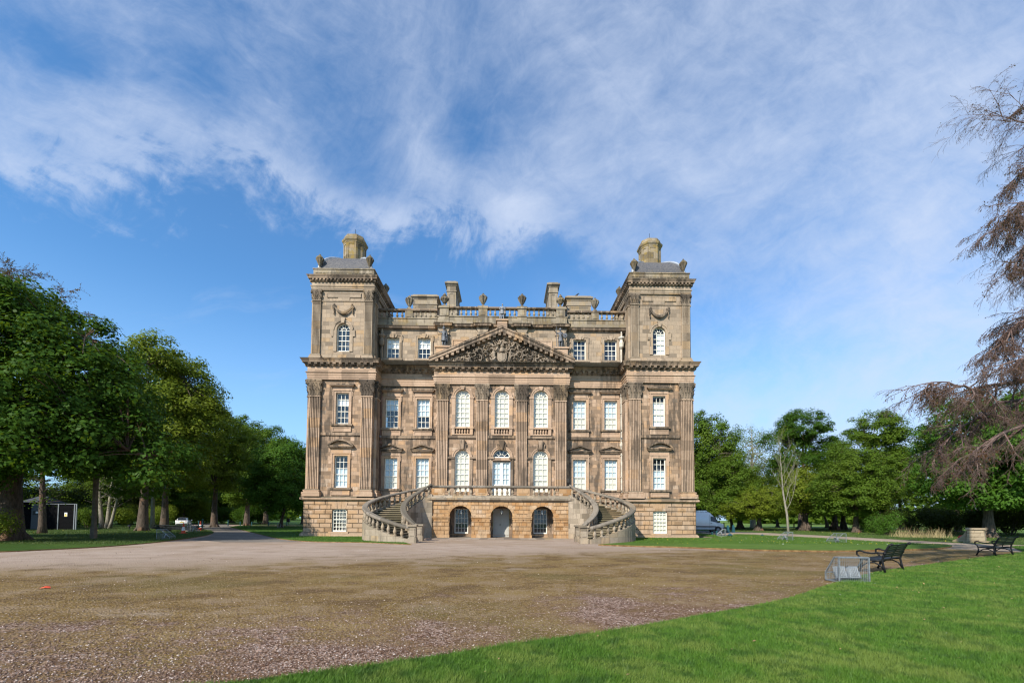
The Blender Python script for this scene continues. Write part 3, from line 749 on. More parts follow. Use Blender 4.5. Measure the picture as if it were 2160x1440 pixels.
def pilaster_set(w, d, zb, zs, zc, zt, mats, n=6):
    """prototype pilaster at the origin of the house; returns a placer"""
    store = {}
    def place(x, y, side=0):
        T = Matrix.Translation((x - HL.x, y - HL.y, 0)) @ Matrix.Rotation(side, 4, 'Z')
        if not store:
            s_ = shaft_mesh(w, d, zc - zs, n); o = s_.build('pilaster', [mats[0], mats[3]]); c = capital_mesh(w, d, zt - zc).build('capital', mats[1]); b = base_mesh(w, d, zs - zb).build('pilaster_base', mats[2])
            store['m'] = (o.data, c.data, b.data)
        else:
            o, c, b = [link(bpy.data.objects.new(nm, me)) for nm, me in zip(('pilaster', 'capital', 'pilaster_base'), store['m'])]
        o.parent = HOUSE; o.matrix_basis = T @ Matrix.Translation((0, 0, zs)); c.parent = o; c.location = (0, 0, zc - zs); b.parent = o; b.location = (0, 0, zb - zs)
        return o
    return place
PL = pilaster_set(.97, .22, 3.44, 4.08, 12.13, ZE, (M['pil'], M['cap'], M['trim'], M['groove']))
for x in PX_: PL(x, YF)
for s in (-1, 1):
    for x in (11.62, 16.11): PL(s * x, YT)
    PL(s * TI, YT + .78, R_(-90 if s > 0 else 90)); PL(s * TO, YT + .52, R_(90 if s > 0 else -90))
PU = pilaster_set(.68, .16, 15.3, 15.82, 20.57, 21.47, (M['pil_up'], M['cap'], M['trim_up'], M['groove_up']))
TUI, TUO, TUD = 11.32, 16.5, 5.2
for s in (-1, 1):
    for x in (11.66, 16.16): PU(s * x, YT)
    PU(s * TUI, YT + .55, R_(-90 if s > 0 else 90)); PU(s * TUI, YT + 4.6, R_(-90 if s > 0 else 90)); PU(s * TUO, YT + .42, R_(90 if s > 0 else -90))

# main entablature -----------------------------------------------------------
def off_path(path, o):
    n = len(path); P = [Vector(p) for p in path]; out = []
    def nr(a, b): d = (b - a).normalized(); return Vector((d.y, -d.x))
    for i in range(n):
        n2 = nr(P[i], P[i + 1]) if i < n - 1 else nr(P[i - 1], P[i]); n1 = nr(P[i - 1], P[i]) if i > 0 else n2
        q = P[i] + (n1 + n2) / (1 + n1.dot(n2)) * o; out.append((q.x, q.y))
    return out
e = MB(); FP = off_path(FRONT, .16)
e.sweep([(-.1, ZE - .004), (.02, ZE), (.02, ZE + .16), (.05, ZE + .17), (.05, ZE + .36), (.08, ZE + .37), (.08, ZE + .53), (.16, ZE + .60), (.16, ZE + .66), (.03, ZE + .68), (.03, ZE + 1.1), (-.1, ZE + 1.1)], FP)
ent = hb(e, 'entablature', M['trim'])
c = MB(); ZC = 14.66
c.sweep([(-.1, ZC - .02), (.05, ZC), (.10, ZC + .05), (.10, ZC + .14), (.16, ZC + .15), (.2, ZC + .22), (.2, ZC + .29), (.37, ZC + .295), (.38, ZC + .42), (.41, ZC + .44), (.43, ZC + .50), (.50, ZC + .60), (.52, ZC + .64), (.3, ZC + .70), (-.3, ZC + .72)], FP)
cor = hb(c, 'cornice', M['cornice'])
d = MB()
for q, dd, nn in runs(FP, .60, .5):
    block_at(d, q, dd, nn, .26, .12, .35, ZC + .15, ZC + .294); block_at(d, q, dd, nn, .24, .12, .27, ZC + .08, ZC + .15)
for q, dd, nn in runs(FP, .135, .8): block_at(d, q, dd, nn, .075, .05, .155, ZC + .055, ZC + .135)
hb(d, 'modillion_course', M['cornice'], cor)

# upper towers ---------------------------------------------------------------
for s in (-1, 1):
    x0, x1 = sorted((s * TUI, s * TUO)); cx = s * TWX * 1.005
    if s > 0: path = [(x0, YT + TUD), (x0, YT), (x1, YT), (x1, YT + TUD)]
    else: path = [(x0, YT + TUD), (x0, YT), (x1, YT), (x1, YT + TUD)]
    w = MB(); w.wall(YT, x0, x1, 15.2, 21.47, [(cx - .57, cx + .57, 16.08, 18.56, .57)], .3)
    for x in (x0, x1): w.quad((x, YT, 15.2), (x, YT + TUD, 15.2), (x, YT + TUD, 21.47), (x, YT, 21.47))
    w.quad((x0, YT + TUD, 15.2), (x1, YT + TUD, 15.2), (x1, YT + TUD, 21.47), (x0, YT + TUD, 21.47))
    # plinth and string
    w.box(x0 + .95, x1 - .95, YT - .12, YT + .02, 15.3, 15.72)
    w.box(x0 + .7, x1 - .7, YT - .05, YT + .02, 20.50, 20.58)
    hb(w, 'tower_wall', M['wall_up'])
    pn = MB(); a, b_ = cx - 1.42, cx + 1.42
    pn.box(a, b_, YT - .07, YT + .02, 20.86, 21.2); pn.box(cx - .5, cx + .5, YT - .068, YT + .02, 20.58, 20.86)
    for q in ((a - .06, b_ + .06, 21.2, 21.26), (a - .06, a, 20.86, 21.2), (b_, b_ + .06, 20.86, 21.2)): pn.box(q[0], q[1], YT - .1, YT + .02, q[2], q[3])
    hb(pn, 'panel', M['trim_up'])
    bl = () if s < 0 else ((0, .78, 'pale', .36, 1.0),)
    a = window(cx, 16.08, 18.56, 1.14, YT, 3, 4, rise=.57, blinds=bl, meet=2); surround(a, cx, 16.08, 18.56, 1.14, YT, M['trim_up'], rise=.57, fw=.28, key=.42)
    for sg in (-1, 1):
        q = MB(); q.box(cx + sg * .93 - .1, cx + sg * .93 + .1, YT - .09, YT + .02, 17.4, 17.95); hb(q, 'ear', M['trim_up'], a)
    # garland
    g = MB()
    pts = [(cx + .74 * u, YT - .12 - .05 * (1 - u * u), 19.92 - .52 * (1 - u * u)) for u in [i / 8 - 1 for i in range(17)]]
    g.tube(pts, [.06 + .05 * (1 - abs(i / 8 - 1)) for i in range(17)], 7)
    g.tube([(p[0], p[1] - .03, p[2] + .10) for p in pts], [.03 + .03 * (1 - abs(i / 8 - 1)) for i in range(17)], 6)
    for sg in (-1, 1):
        bx = cx + sg * .78
        for i in range(7): g.ball((bx + random.uniform(-.1, .1), YT - .12, 20.0 + random.uniform(-.1, .24)), .10, .09, .11, 6, 4)
        for i in range(6): g.ball((bx + sg * .04 + random.uniform(-.03, .03), YT - .1, 19.85 - .095 * i), .085 - .009 * i, .08, .075, 6, 4)
    hb(g, 'garland', M['cap'])
    # entablature
    e = MB(); cl = [(x0, YT), (x1, YT), (x1, YT + TUD), (x0, YT + TUD)]
    cl = off_path([cl[0], cl[1], cl[2], cl[3], cl[0]], 0)[:4]
    P4 = [(x0 - .1, YT - .1), (x1 + .1, YT - .1), (x1 + .1, YT + TUD + .1), (x0 - .1, YT + TUD + .1)]
    e.sweep([(-.2, 21.47), (.03, 21.47), (.03, 21.58), (.06, 21.59), (.06, 21.72), (.12, 21.78), (.12, 21.85), (.02, 21.87), (.02, 22.16), (-.2, 22.16)], P4, closed=True)
    hb(e, 'tower_entablature', M['trim_up'])
    c = MB(); z = 22.14
    c.sweep([(-.2, z), (.06, z + .02), (.12, z + .08), (.15, z + .10), (.15, z + .26), (.28, z + .265), (.29, z + .36), (.32, z + .40), (.38, z + .50), (.40, z + .54), (.2, z + .58), (-.3, z + .58)], P4, closed=True)
    ring = P4 + [P4[0]]
    for q, dd, nn in runs(ring, .36, .6): block_at(c, q, dd, nn, .15, .1, .27, z + .12, z + .262)
    hb(c, 'tower_cornice', M['cornice'])
    # blocking course
    k = MB(); k.sweep([(0, 22.7), (0, 23.34), (.06, 23.36), (.06, 23.44), (-.1, 23.46), (-.5, 23.46)], [(x0 - .06, YT - .04), (x1 + .06, YT - .04), (x1 + .06, YT + TUD), (x0 - .06, YT + TUD)], closed=True)
    for i in range(16):
        xx = x0 + .25 + (x1 - x0 - .5) * i / 15; k.prism_y([(xx - .13, 23.02), (xx + .13, 23.02), (xx + .02, 23.2), (xx - .02, 23.2)], YT - .085, YT - .03)
    hb(k, 'blocking_course', M['bal'])
    # square dome, slated, with lead hips
    dm = MB(); cy = YT + TUD / 2; hx = (x1 - x0) / 2 - .28; hy = TUD / 2 - .28; xc = (x0 + x1) / 2; ht = 1.9
    prof = []
    for i in range(9):
        t = i / 8; prof.append((1 - .68 * (1 - math.cos(t * math.pi / 2 * .94)) / (1 - math.cos(math.pi / 2 * .94)), 23.42 + ht * math.sin(t * math.pi / 2 * .94)))
    vs = []; fs = []
    for f_, z in prof:
        for sx, sy in ((-1, -1), (1, -1), (1, 1), (-1, 1)): vs.append((xc + sx * hx * f_, cy + sy * hy * f_, z))
    for i in range(8):
        for q in range(4): fs.append([i * 4 + q, i * 4 + (q + 1) % 4, i * 4 + 4 + (q + 1) % 4, i * 4 + 4 + q])
    fs.append([32, 33, 34, 35]); dm.add(vs, fs)
    do = hb(dm, 'dome_roof', M['slate'])
    r = MB()
    for sx, sy in ((-1, -1), (1, -1), (1, 1), (-1, 1)): r.tube([(xc + sx * hx * f_, cy + sy * hy * f_, z) for f_, z in prof], .14, 6)
    r.sweep([(0, 24.78), (.05, 24.78), (.05, 24.9), (0, 24.9)], [(xc - .9, cy - .9), (xc + .9, cy - .9), (xc + .9, cy + .9), (xc - .9, cy + .9)], closed=True)
    hb(r, 'lead_hip', M['lead'], do)
    # octagonal chimney: square with cut corners
    def oct_(h, cut): return [(xc - h, cy - h + cut), (xc - h + cut, cy - h), (xc + h - cut, cy - h), (xc + h, cy - h + cut), (xc + h, cy + h - cut), (xc + h - cut, cy + h), (xc - h + cut, cy + h), (xc - h, cy + h - cut)]
    ch = MB(); ch.prism_z(oct_(.88, .46), 24.5, 27.12); ch.prism_z(oct_(.94, .49), 24.5, 25.35)
    o8 = oct_(.88, .46)
    for i in range(8):   # raised panel margins on each face
        a_, b2 = Vector(o8[i]), Vector(o8[(i + 1) % 8]); dd = (b2 - a_); L = dd.length; dd.normalize(); nn = Vector((dd.y, -dd.x)); m = (a_ + b2) / 2
        for off, wd, za, zb in ((-L / 2 + .08, .15, 25.35, 27.0), (L / 2 - .08, .15, 25.35, 27.0)): block_at(ch, m + dd * off, dd, nn, wd, -.02, .05, za, zb)
        for za, zb in ((25.35, 25.5), (26.85, 27.0)): block_at(ch, m, dd, nn, L - .32, -.02, .048, za, zb)
    co = hb(ch, 'chimney', M['chim'])
    cp = MB(); base8 = oct_(.88, .46)
    cp.sweep([(-.02, 26.98), (.07, 27.0), (.09, 27.1), (.17, 27.2), (.2, 27.34), (.08, 27.44), (.0, 27.5), (-.02, 27.76), (-.1, 27.82), (-.5, 27.84)], base8, closed=True); cp.prism_z(oct_(.5, .2), 27.6, 27.83)
    hb(cp, 'cap', M['chim'], co)
    rod = MB(); rod.tube([(xc, cy, 27.7), (xc, cy, 28.75)], .018, 5); hb(rod, 'lightning_rod', M['iron'], co)

# attic, pediment --------------------------------------------------------------
att = MB(); att.wall(YA, -5.82, 5.86, 15.2, 18.95, [])
for s in (-1, 1): x = -5.82 if s < 0 else 5.86; att.quad((x, YA, 15.2), (x, YW, 15.2), (x, YW, 18.95), (x, YA, 18.95))
hb(att, 'attic_wall', M['wall_up'])
for x in (-5.25, -1.75, 1.8, 5.3):
    ap = MB()
    ap.box(x - .42, x + .42, YA - .14, YA + .02, 15.3, 18.15); ap.box(x - .5, x + .5, YA - .2, YA + .02, 18.15, 18.28)
    for q in ((x - .3, x + .3, 17.95, 18.02), (x - .3, x - .24, 15.5, 17.95), (x + .24, x + .3, 15.5, 17.95)): ap.box(q[0], q[1], YA - .18, YA - .13, q[2], q[3])
    ap.prism_y([(x - .36, 18.28), (x + .36, 18.28), (x + .55, 18.72), (x - .55, 18.72)], YA - .18, YA + .02)
    hb(ap, 'attic_pilaster', M['trim_up'])
for s in (-1, 1):
    pn = MB(); c_ = s * 3.45 + .03; pn.box(c_ - .98, c_ + .98, YA - .03, YA + .02, 16.3, 17.65)
    for q in ((c_ - 1.06, c_ + 1.06, 17.65, 17.74), (c_ - 1.06, c_ - .98, 16.3, 17.65), (c_ + .98, c_ + 1.06, 16.3, 17.65)): pn.box(q[0], q[1], YA - .08, YA + .02, q[2], q[3])
    hb(pn, 'panel', M['trim'])
ac = MB(); AP = [(-TUI, YW), (-5.82, YW), (-5.82, YA), (5.86, YA), (5.86, YW), (TUI, YW)]
ac.sweep([(-.1, 18.72), (.03, 18.74), (.08, 18.82), (.1, 18.86), (.26, 18.87), (.28, 18.98), (.36, 19.08), (.1, 19.13), (-.6, 19.14)], AP)
for x in (-5.25, -1.75, 1.8, 5.3):
    ac.sweep([(0, 18.72), (.08, 18.82), (.1, 18.86), (.26, 18.865), (.28, 18.985), (.36, 19.09), (.1, 19.14), (-.1, 19.145)], [(x - .5, YA), (x - .5, YA - .2), (x + .5, YA - .2), (x + .5, YA)], caps=False)
hb(ac, 'attic_cornice', M['cornice'])
pp = MB(); pp.sweep([(-.4, 19.1), (0.0, 19.1), (0.0, 19.82), (.06, 19.84), (.06, 19.92), (-.4, 19.93)], AP); par = hb(pp, 'parapet', M['bal'])
rl = MB()
for za, zb, path in ((20.55, 20.78, [(-TUI, YW), (-5.95, YW)]), (20.55, 20.78, [(6, YW), (TUI, YW)]), (20.60, 20.80, [(-5.82, YA), (5.86, YA)])):
    rl.sweep([(-.32, za), (.0, za), (.06, za + .06), (.06, zb - .03), (-.32, zb)], path)
hb(rl, 'rail', M['cornice_dark'], par)
ped = []
for x in (-5.25, -1.75, 1.8, 5.3):
    pi = MB(); pi.box(x - .44, x + .44, YA - .06, YA + .42, 19.1, 19.9); pi.box(x - .4, x + .4, YA - .04, YA + .4, 19.9, 20.62); pi.box(x - .47, x + .47, YA - .11, YA + .46, 20.62, 20.82); pi.box(x - .22, x + .22, YA - .07, YA, 20.02, 20.5); ped.append((x, YA + .17, 20.82)); hb(pi, 'pier', M['bal'], par)
for s in (-1, 1):
    x = s * 8.55; pi = MB(); pi.box(x - .35, x + .35, YW - .02, YW + .36, 19.92, 20.56); pi.box(x - .2, x + .2, YW - .05, YW, 20.0, 20.48); ped.append((x, YW + .16, 20.78)); hb(pi, 'pier', M['bal'], par)
BAL = [(.13, 0), (.13, .06), (.07, .09), (.06, .13), (.12, .24), (.12, .30), (.06, .48), (.08, .52), (.07, .56), (.12, .60), (.12, .66)]
bm = MB()
def brow(x0, x1, y, n, z, sc):
    for i in range(n): bm.lathe([(r * 1.0, h * sc) for r, h in BAL], (x0 + (x1 - x0) * (i + .5) / n, y, z), 8)
for a_, b2 in ((-4.8, -2.2), (-1.3, 1.35), (2.25, 4.85)): brow(a_, b2, YA + .16, 6, 19.92, 1.05)
for s in (-1, 1):
    for a_, b2, n in ((8.95, 11.3, 5), (5.95, 8.15, 5)): brow(*sorted((s * a_, s * b2)), YW + .16, n, 19.92, .98)
tag(hb(bm, 'baluster_row', M['bal'], par), kind='stuff')
# roofs
rf = MB(); rf.add([(-TUI, YW + .4, 19.3), (TUI, YW + .4, 19.3), (TUI, YB, 19.3), (-TUI, YB, 19.3), (-6.5, YW + 5.5, 21.6), (6.5, YW + 5.5, 21.6), (6.5, YB - 6, 21.6), (-6.5, YB - 6, 21.6)],
                 [[0, 1, 5, 4], [1, 2, 6, 5], [2, 3, 7, 6], [3, 0, 4, 7], [4, 5, 6, 7]])
roof = hb(rf, 'roof', M['slate'])
rf = MB(); rf.quad((-TO, YT, 15.34), (TO, YT, 15.34), (TO, YB, 15.34), (-TO, YB, 15.34))
for s in (-1, 1): rf.quad((s * TUI, YT + TUD, 15.3), (s * TUI, YB, 15.3), (s * TUI, YB, 19.3), (s * TUI, YT + TUD, 19.3))
hb(rf, 'lead_flat', M['lead'], roof)
ch = MB()
def stack(mb, x0, x1, y0, y1, z0, z1, cap=.22):
    mb.box(x0, x1, y0, y1, z0, z1 - .5); P = [(x0, y0), (x1, y0), (x1, y1), (x0, y1)]
    mb.sweep([(-.05, z1 - 1.1), (.06, z1 - 1.08), (.06, z1 - .98), (0, z1 - .95)], P, closed=True)
    mb.sweep([(-.05, z1 - .52), (.05, z1 - .5), (.08, z1 - .4), (cap, z1 - .3), (cap, z1 - .16), (.1, z1 - .1), (-.05, z1 - .08)], P, closed=True)
    mb.box(x0 - .04, x1 + .04, y0 - .04, y1 + .04, z1 - .14, z1)
    w = x1 - x0
    for q in ((x0 + .16, x0 + .26), (x1 - .26, x1 - .16)): mb.box(q[0], q[1], y0 - .035, y0 + .01, z0 + .4, z1 - 1.2)
    mb.box(x0 + .26, x1 - .26, y0 - .033, y0 + .01, z1 - 1.3, z1 - 1.2)
for x0, x1, y0, y1, z1 in ((-9.55, -7.05, 46, 49, 25.35), (6.8, 9.35, 46, 49, 25.4), (-5.7, -4.8, 44, 47.5, 25.75), (4.68, 5.58, 44, 47.5, 25.75)):
    ch = MB(); stack(ch, x0, x1, y0, y1, 20, z1); hb(ch, 'chimney', M['chim2'])
# pediment
PZ0, PZ1, PH = 15.36, 18.18, 6.42; YPC = YF - .70
pm = MB(); ph = 6.55
for sg in (-1, 1):
    sl = (PZ1 - PZ0 - .0) / PH
    for (zo0, zo1, yy) in ((-.08, .34, YPC), (-.34, -.06, YPC + .34), (-.50, -.3, YPC + .46), (.26, .42, YPC - .08)):
        A = [(sg * PH + .02, PZ0 + zo0), (sg * PH + .02, PZ0 + zo1), (.02, PZ1 + zo1), (.02, PZ1 + zo0)]
        A = [(x, max(z, PZ0)) for x, z in A]
        pm.prism_y(A if sg > 0 else A[::-1], yy, YA)
    for k in range(13):
        u = (k + .5) / 13; x = sg * PH * (1 - u) * .93 + .02; z = PZ0 + (PZ1 - PZ0) * (1 - abs(x - .02) / PH)
        pm.prism_y([(x - .13, z - .28), (x + .13, z - .28), (x + .13, z - .02), (x - .13, z - .02)], YPC + .05, YPC + .36)
    for k in range(46):
        u = (k + .5) / 46; x = sg * PH * (1 - u) * .86 + .02; z = PZ0 + (PZ1 - PZ0) * (1 - abs(x - .02) / PH) - .48
        if z > PZ0 + .05: pm.box(x - .04, x + .04, YPC + .38, YPC + .48, z, z + .13)
pdm = hb(pm, 'pediment', M['cornice'])
ld = MB()
for sg in (-1, 1): ld.add([(sg * (PH + .06) + .02, YPC - .1, PZ0 + .39), (.02, YPC - .1, PZ1 + .41), (.02, YA, PZ1 + .41), (sg * (PH + .06) + .02, YA, PZ0 + .39)], [[0, 1, 2, 3]])
hb(ld, 'lead_cover', M['lead'], pdm)
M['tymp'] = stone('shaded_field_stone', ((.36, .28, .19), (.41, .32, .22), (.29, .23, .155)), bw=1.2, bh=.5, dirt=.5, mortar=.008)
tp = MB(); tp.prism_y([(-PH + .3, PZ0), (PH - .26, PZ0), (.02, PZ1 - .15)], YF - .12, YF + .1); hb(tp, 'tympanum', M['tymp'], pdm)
# carved relief: shield, helm, supporters, acanthus scrolls
rl = MB(); rnd = random.Random(3); YR = YF - .14
def scroll(x, z, r, turn, y, w):
    pts = []; rad = []; ph_ = rnd.uniform(0, 6.28)
    for k in range(20):
        t = k / 19; a = ph_ + turn * t * 5.0; q = r * (1 - .75 * t) * (1 + .25 * math.sin(7 * t + ph_)); pts.append((x + q * math.cos(a), y - .10 - .22 * math.sin(t * 3.1), z + q * math.sin(a))); rad.append(w * (1 - .45 * t))
    rl.tube(pts, rad, 5)
for sg in (-1, 1):
    for (ax, az, r) in ((.95, .45, .3), (1.0, 1.15, .3), (1.45, .75, .34), (1.5, 1.4, .26), (1.95, .4, .34), (2.05, 1.05, .3), (2.5, .75, .27), (2.6, .3, .26), (3.05, .55, .26), (3.1, .2, .2), (3.5, .3, .22), (3.85, .38, .16), (4.15, .17, .16), (4.6, .14, .12), (.7, 1.75, .26), (.3, 2.0, .24), (1.15, 1.75, .2), (.55, 1.35, .2), (2.35, 1.2, .16), (2.9, .95, .15)):
        scroll(sg * ax + .02, PZ0 + .04 + az * .93, r * .95, sg * rnd.choice((1, -1)), YR - rnd.uniform(0, .06), .085)
        for _ in range(13):
            a = rnd.uniform(0, 6.28); q = r * rnd.uniform(.3, 1.35); x_, z_ = sg * ax + q * math.cos(a), az * .93 + q * math.sin(a)
            if 0 < z_ < (PZ1 - PZ0) * (1 - abs(x_) / PH) - .42:
                b2 = a + rnd.uniform(-.6, .6)
                rl.tube([(x_ + .02, YR, PZ0 + z_), (x_ + .02 + .08 * math.cos(b2), YR - .24, PZ0 + z_ + .08 * math.sin(b2)), (x_ + .02 + .19 * math.cos(b2 + .5), YR - .1, PZ0 + z_ + .19 * math.sin(b2 + .5))], [.05, .065, .02], 5)
    # standing supporter
    x = sg * .72 + .02; z = PZ0 + .02
    rl.tube([(x - .06, YR - .1, z), (x - .05, YR - .16, z + .5), (x, YR - .18, z + .62), (x + sg * .02, YR - .2, z + .95), (x, YR - .18, z + 1.1)], [.07, .09, .13, .15, .06], 7); rl.tube([(x + .1, YR - .1, z), (x + .09, YR - .15, z + .5), (x + .02, YR - .17, z + .64)], [.06, .085, .1], 6)
    rl.ball((x, YR - .2, z + 1.22), .1, .1, .12, 7, 5); rl.tube([(x - sg * .1, YR - .18, z + 1.0), (x - sg * .3, YR - .2, z + 1.05), (x - sg * .42, YR - .2, z + 1.22)], [.055, .05, .04], 5); rl.tube([(x + sg * .12, YR - .18, z + 1.02), (x + sg * .25, YR - .15, z + .78), (x + sg * .2, YR - .2, z + .55)], [.055, .05, .04], 5)
sh = [(-.42, 1.0), (-.42, .55), (-.34, .28), (0, .06), (.34, .28), (.42, .55), (.42, 1.0), (.2, .94), (0, 1.03), (-.2, .94)]
rl.prism_y([(x + .02, PZ0 + z) for x, z in sh], YR - .2, YR); rl.prism_y([(x * .72 + .02, PZ0 + .16 + z * .74) for x, z in sh], YR - .25, YR - .18)
rl.lathe([(.2, 0), (.24, .1), (.2, .32), (.08, .44)], (.02, YR - .14, PZ0 + 1.05), 9); rl.ball((.02, YR - .16, PZ0 + 1.68), .2, .14, .24, 8, 5)
for k in range(9): a = math.pi * k / 8; rl.ball((.02 + .4 * math.cos(a), YR - .14, PZ0 + 1.62 + .42 * math.sin(a)), .11, .1, .11, 6, 4)
rl.box(-4.9, 4.94, YR - .12, YR, PZ0 + .0, PZ0 + .05)
hb(rl, 'relief', M['relief'], pdm)
# acroterion pedestal and brackets for the statues
pd = MB(); pd.box(-.42, .46, YPC + .1, YA - .1, PZ1 + .1, 19.12); pd.box(-.54, .58, YPC, YA, 19.12, 19.24); hb(pd, 'statue_pedestal', M['trim'], pdm)
for s in (-1, 1): x = s * 5.28 + .02; pd = MB(); pd.box(x - .55, x + .55, YA - .75, YA, 16.0, 16.72); pd.box(x - .68, x + .68, YA - .85, YA, 16.72, 16.86); hb(pd, 'statue_pedestal', M['trim'], pdm)
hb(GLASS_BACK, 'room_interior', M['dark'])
# ================================================================== PORTICO TERRACE AND STAIRS (parts of the house)
YP = 37.2; TX0, TX1 = -5.93, 6.14
ops = [(c - .94, c + .94, -.1, 2.70, .94) for c in (-3.36, .1, 3.57)]
r = MB(); j = MB(); rustic(r, j, TX0, TX1, YP, .24, 3.06, ops, 8, .63)
j.wall(YP + .02, TX0, TX1, -.1, .26, [(o[0], o[1], -.1, .26, 0) for o in ops], .5)
for o in ops:      # thickness of the arches
    m = MB()
for x in (TX0, TX1): j.quad((x, YP + .03, -.1), (x, YF, -.1), (x, YF, 3.06), (x, YP + .03, 3.06))
tw = hb(r, 'terrace_wall', M['terr']); hb(j, 'mortar_bed', M['terr'], tw)
edges = [TX0] + [e for o in ops for e in (o[0], o[1])] + [TX1]
for a, b in zip(edges[0::2], edges[1::2]):
    pl = MB(); pl.box(a - .02, b + .02, YP - .06, YP + .5, -.1, .26); hb(pl, 'plinth', M['terr'], tw); pl = MB(); pl.box(a - .05, b + .05, YP - .1, YP + .5, 1.68, 1.82); pl.box(a - .03, b + .03, YP - .05, YP + .5, 1.56, 1.68); hb(pl, 'impost', M['terr'], tw)
for o in ops:
    v = MB(); c = (o[0] + o[1]) / 2; zc = 2.70 - .94
    for k in range(-4, 5):
        a = math.pi / 2 - k * R_(19); a0, a1 = a - R_(9), a + R_(9); ro = 1.32 if k % 2 == 0 else 1.22
        v.prism_y([(c + q * math.cos(t), zc + q * math.sin(t)) for q, t in ((.945, a1), (.945, a0), (ro, a0), (ro, a1))], YP - .014, YP + .3)
    hb(v, 'arch_surround', M['terr'], tw)
t = MB(); PATHT = [(TX0, YF), (TX0, YP), (TX1, YP), (TX1, YF)]
t.sweep([(-.3, 3.02), (.04, 3.04), (.08, 3.12), (.18, 3.18), (.24, 3.2), (.26, 3.34), (.2, 3.36), (.14, 3.46), (-.3, 3.47)], PATHT); t.box(TX0, TX1, YP + .1, YF, 3.0, 3.46)
hb(t, 'terrace_cornice', M['stair'])
bs = MB(); bs.box(TX0 + .02, TX1 - .02, YP - .02, YP + .36, 3.46, 3.58); bal_t = hb(bs, 'balustrade', M['stair'])
rl = MB(); rl.sweep([(-.42, 4.2), (.02, 4.2), (.08, 4.27), (.08, 4.36), (0, 4.41), (-.42, 4.41)], [(TX0, YP), (TX1, YP)]); hb(rl, 'rail', M['rail'], bal_t)
PIERS = [(-5.82, -4.72), (-2.12, -1.12), (1.38, 2.46), (4.95, 6.05)]
for a, b in PIERS:
    pr = MB(); pr.box(a, b, YP + .0, YP + .34, 3.58, 4.2)
    c = (a + b) / 2; hw = (b - a) / 2 - .13
    pr.prism_y([(c - hw + .1, 3.68), (c + hw - .1, 3.68), (c + hw, 3.76), (c + hw, 4.03), (c + hw - .1, 4.11), (c - hw + .1, 4.11), (c - hw, 4.03), (c - hw, 3.76)], YP - .03, YP + .02)
    hb(pr, 'pier', M['terr'], bal_t)
BALP = [(.12, 0), (.12, .06), (.065, .09), (.075, .12), (.115, .2), (.12, .27), (.075, .4), (.05, .48), (.075, .50), (.06, .53), (.1, .56), (.1, .62)]
bme = MB(); bme.smooth = False; bme.lathe(BALP, (0, 0, 0), 10)
bproto = None
def baluster(x, y, z, parent, mat=None, sc=1.0):
    global bproto
    if bproto is None:
        o = bme.build('baluster', M['stair']); bproto = o
    else: o = link(bpy.data.objects.new('baluster', bproto.data))
    o.parent = parent; o.location = (x, y, z); o.scale = (1, 1, sc); return o
for (a, b), (c, d) in zip(PIERS, PIERS[1:]):
    for i in range(5): baluster(b + .15 + (c - b - .3) * (i + .5) / 5, YP + .17, 3.58, bal_t)
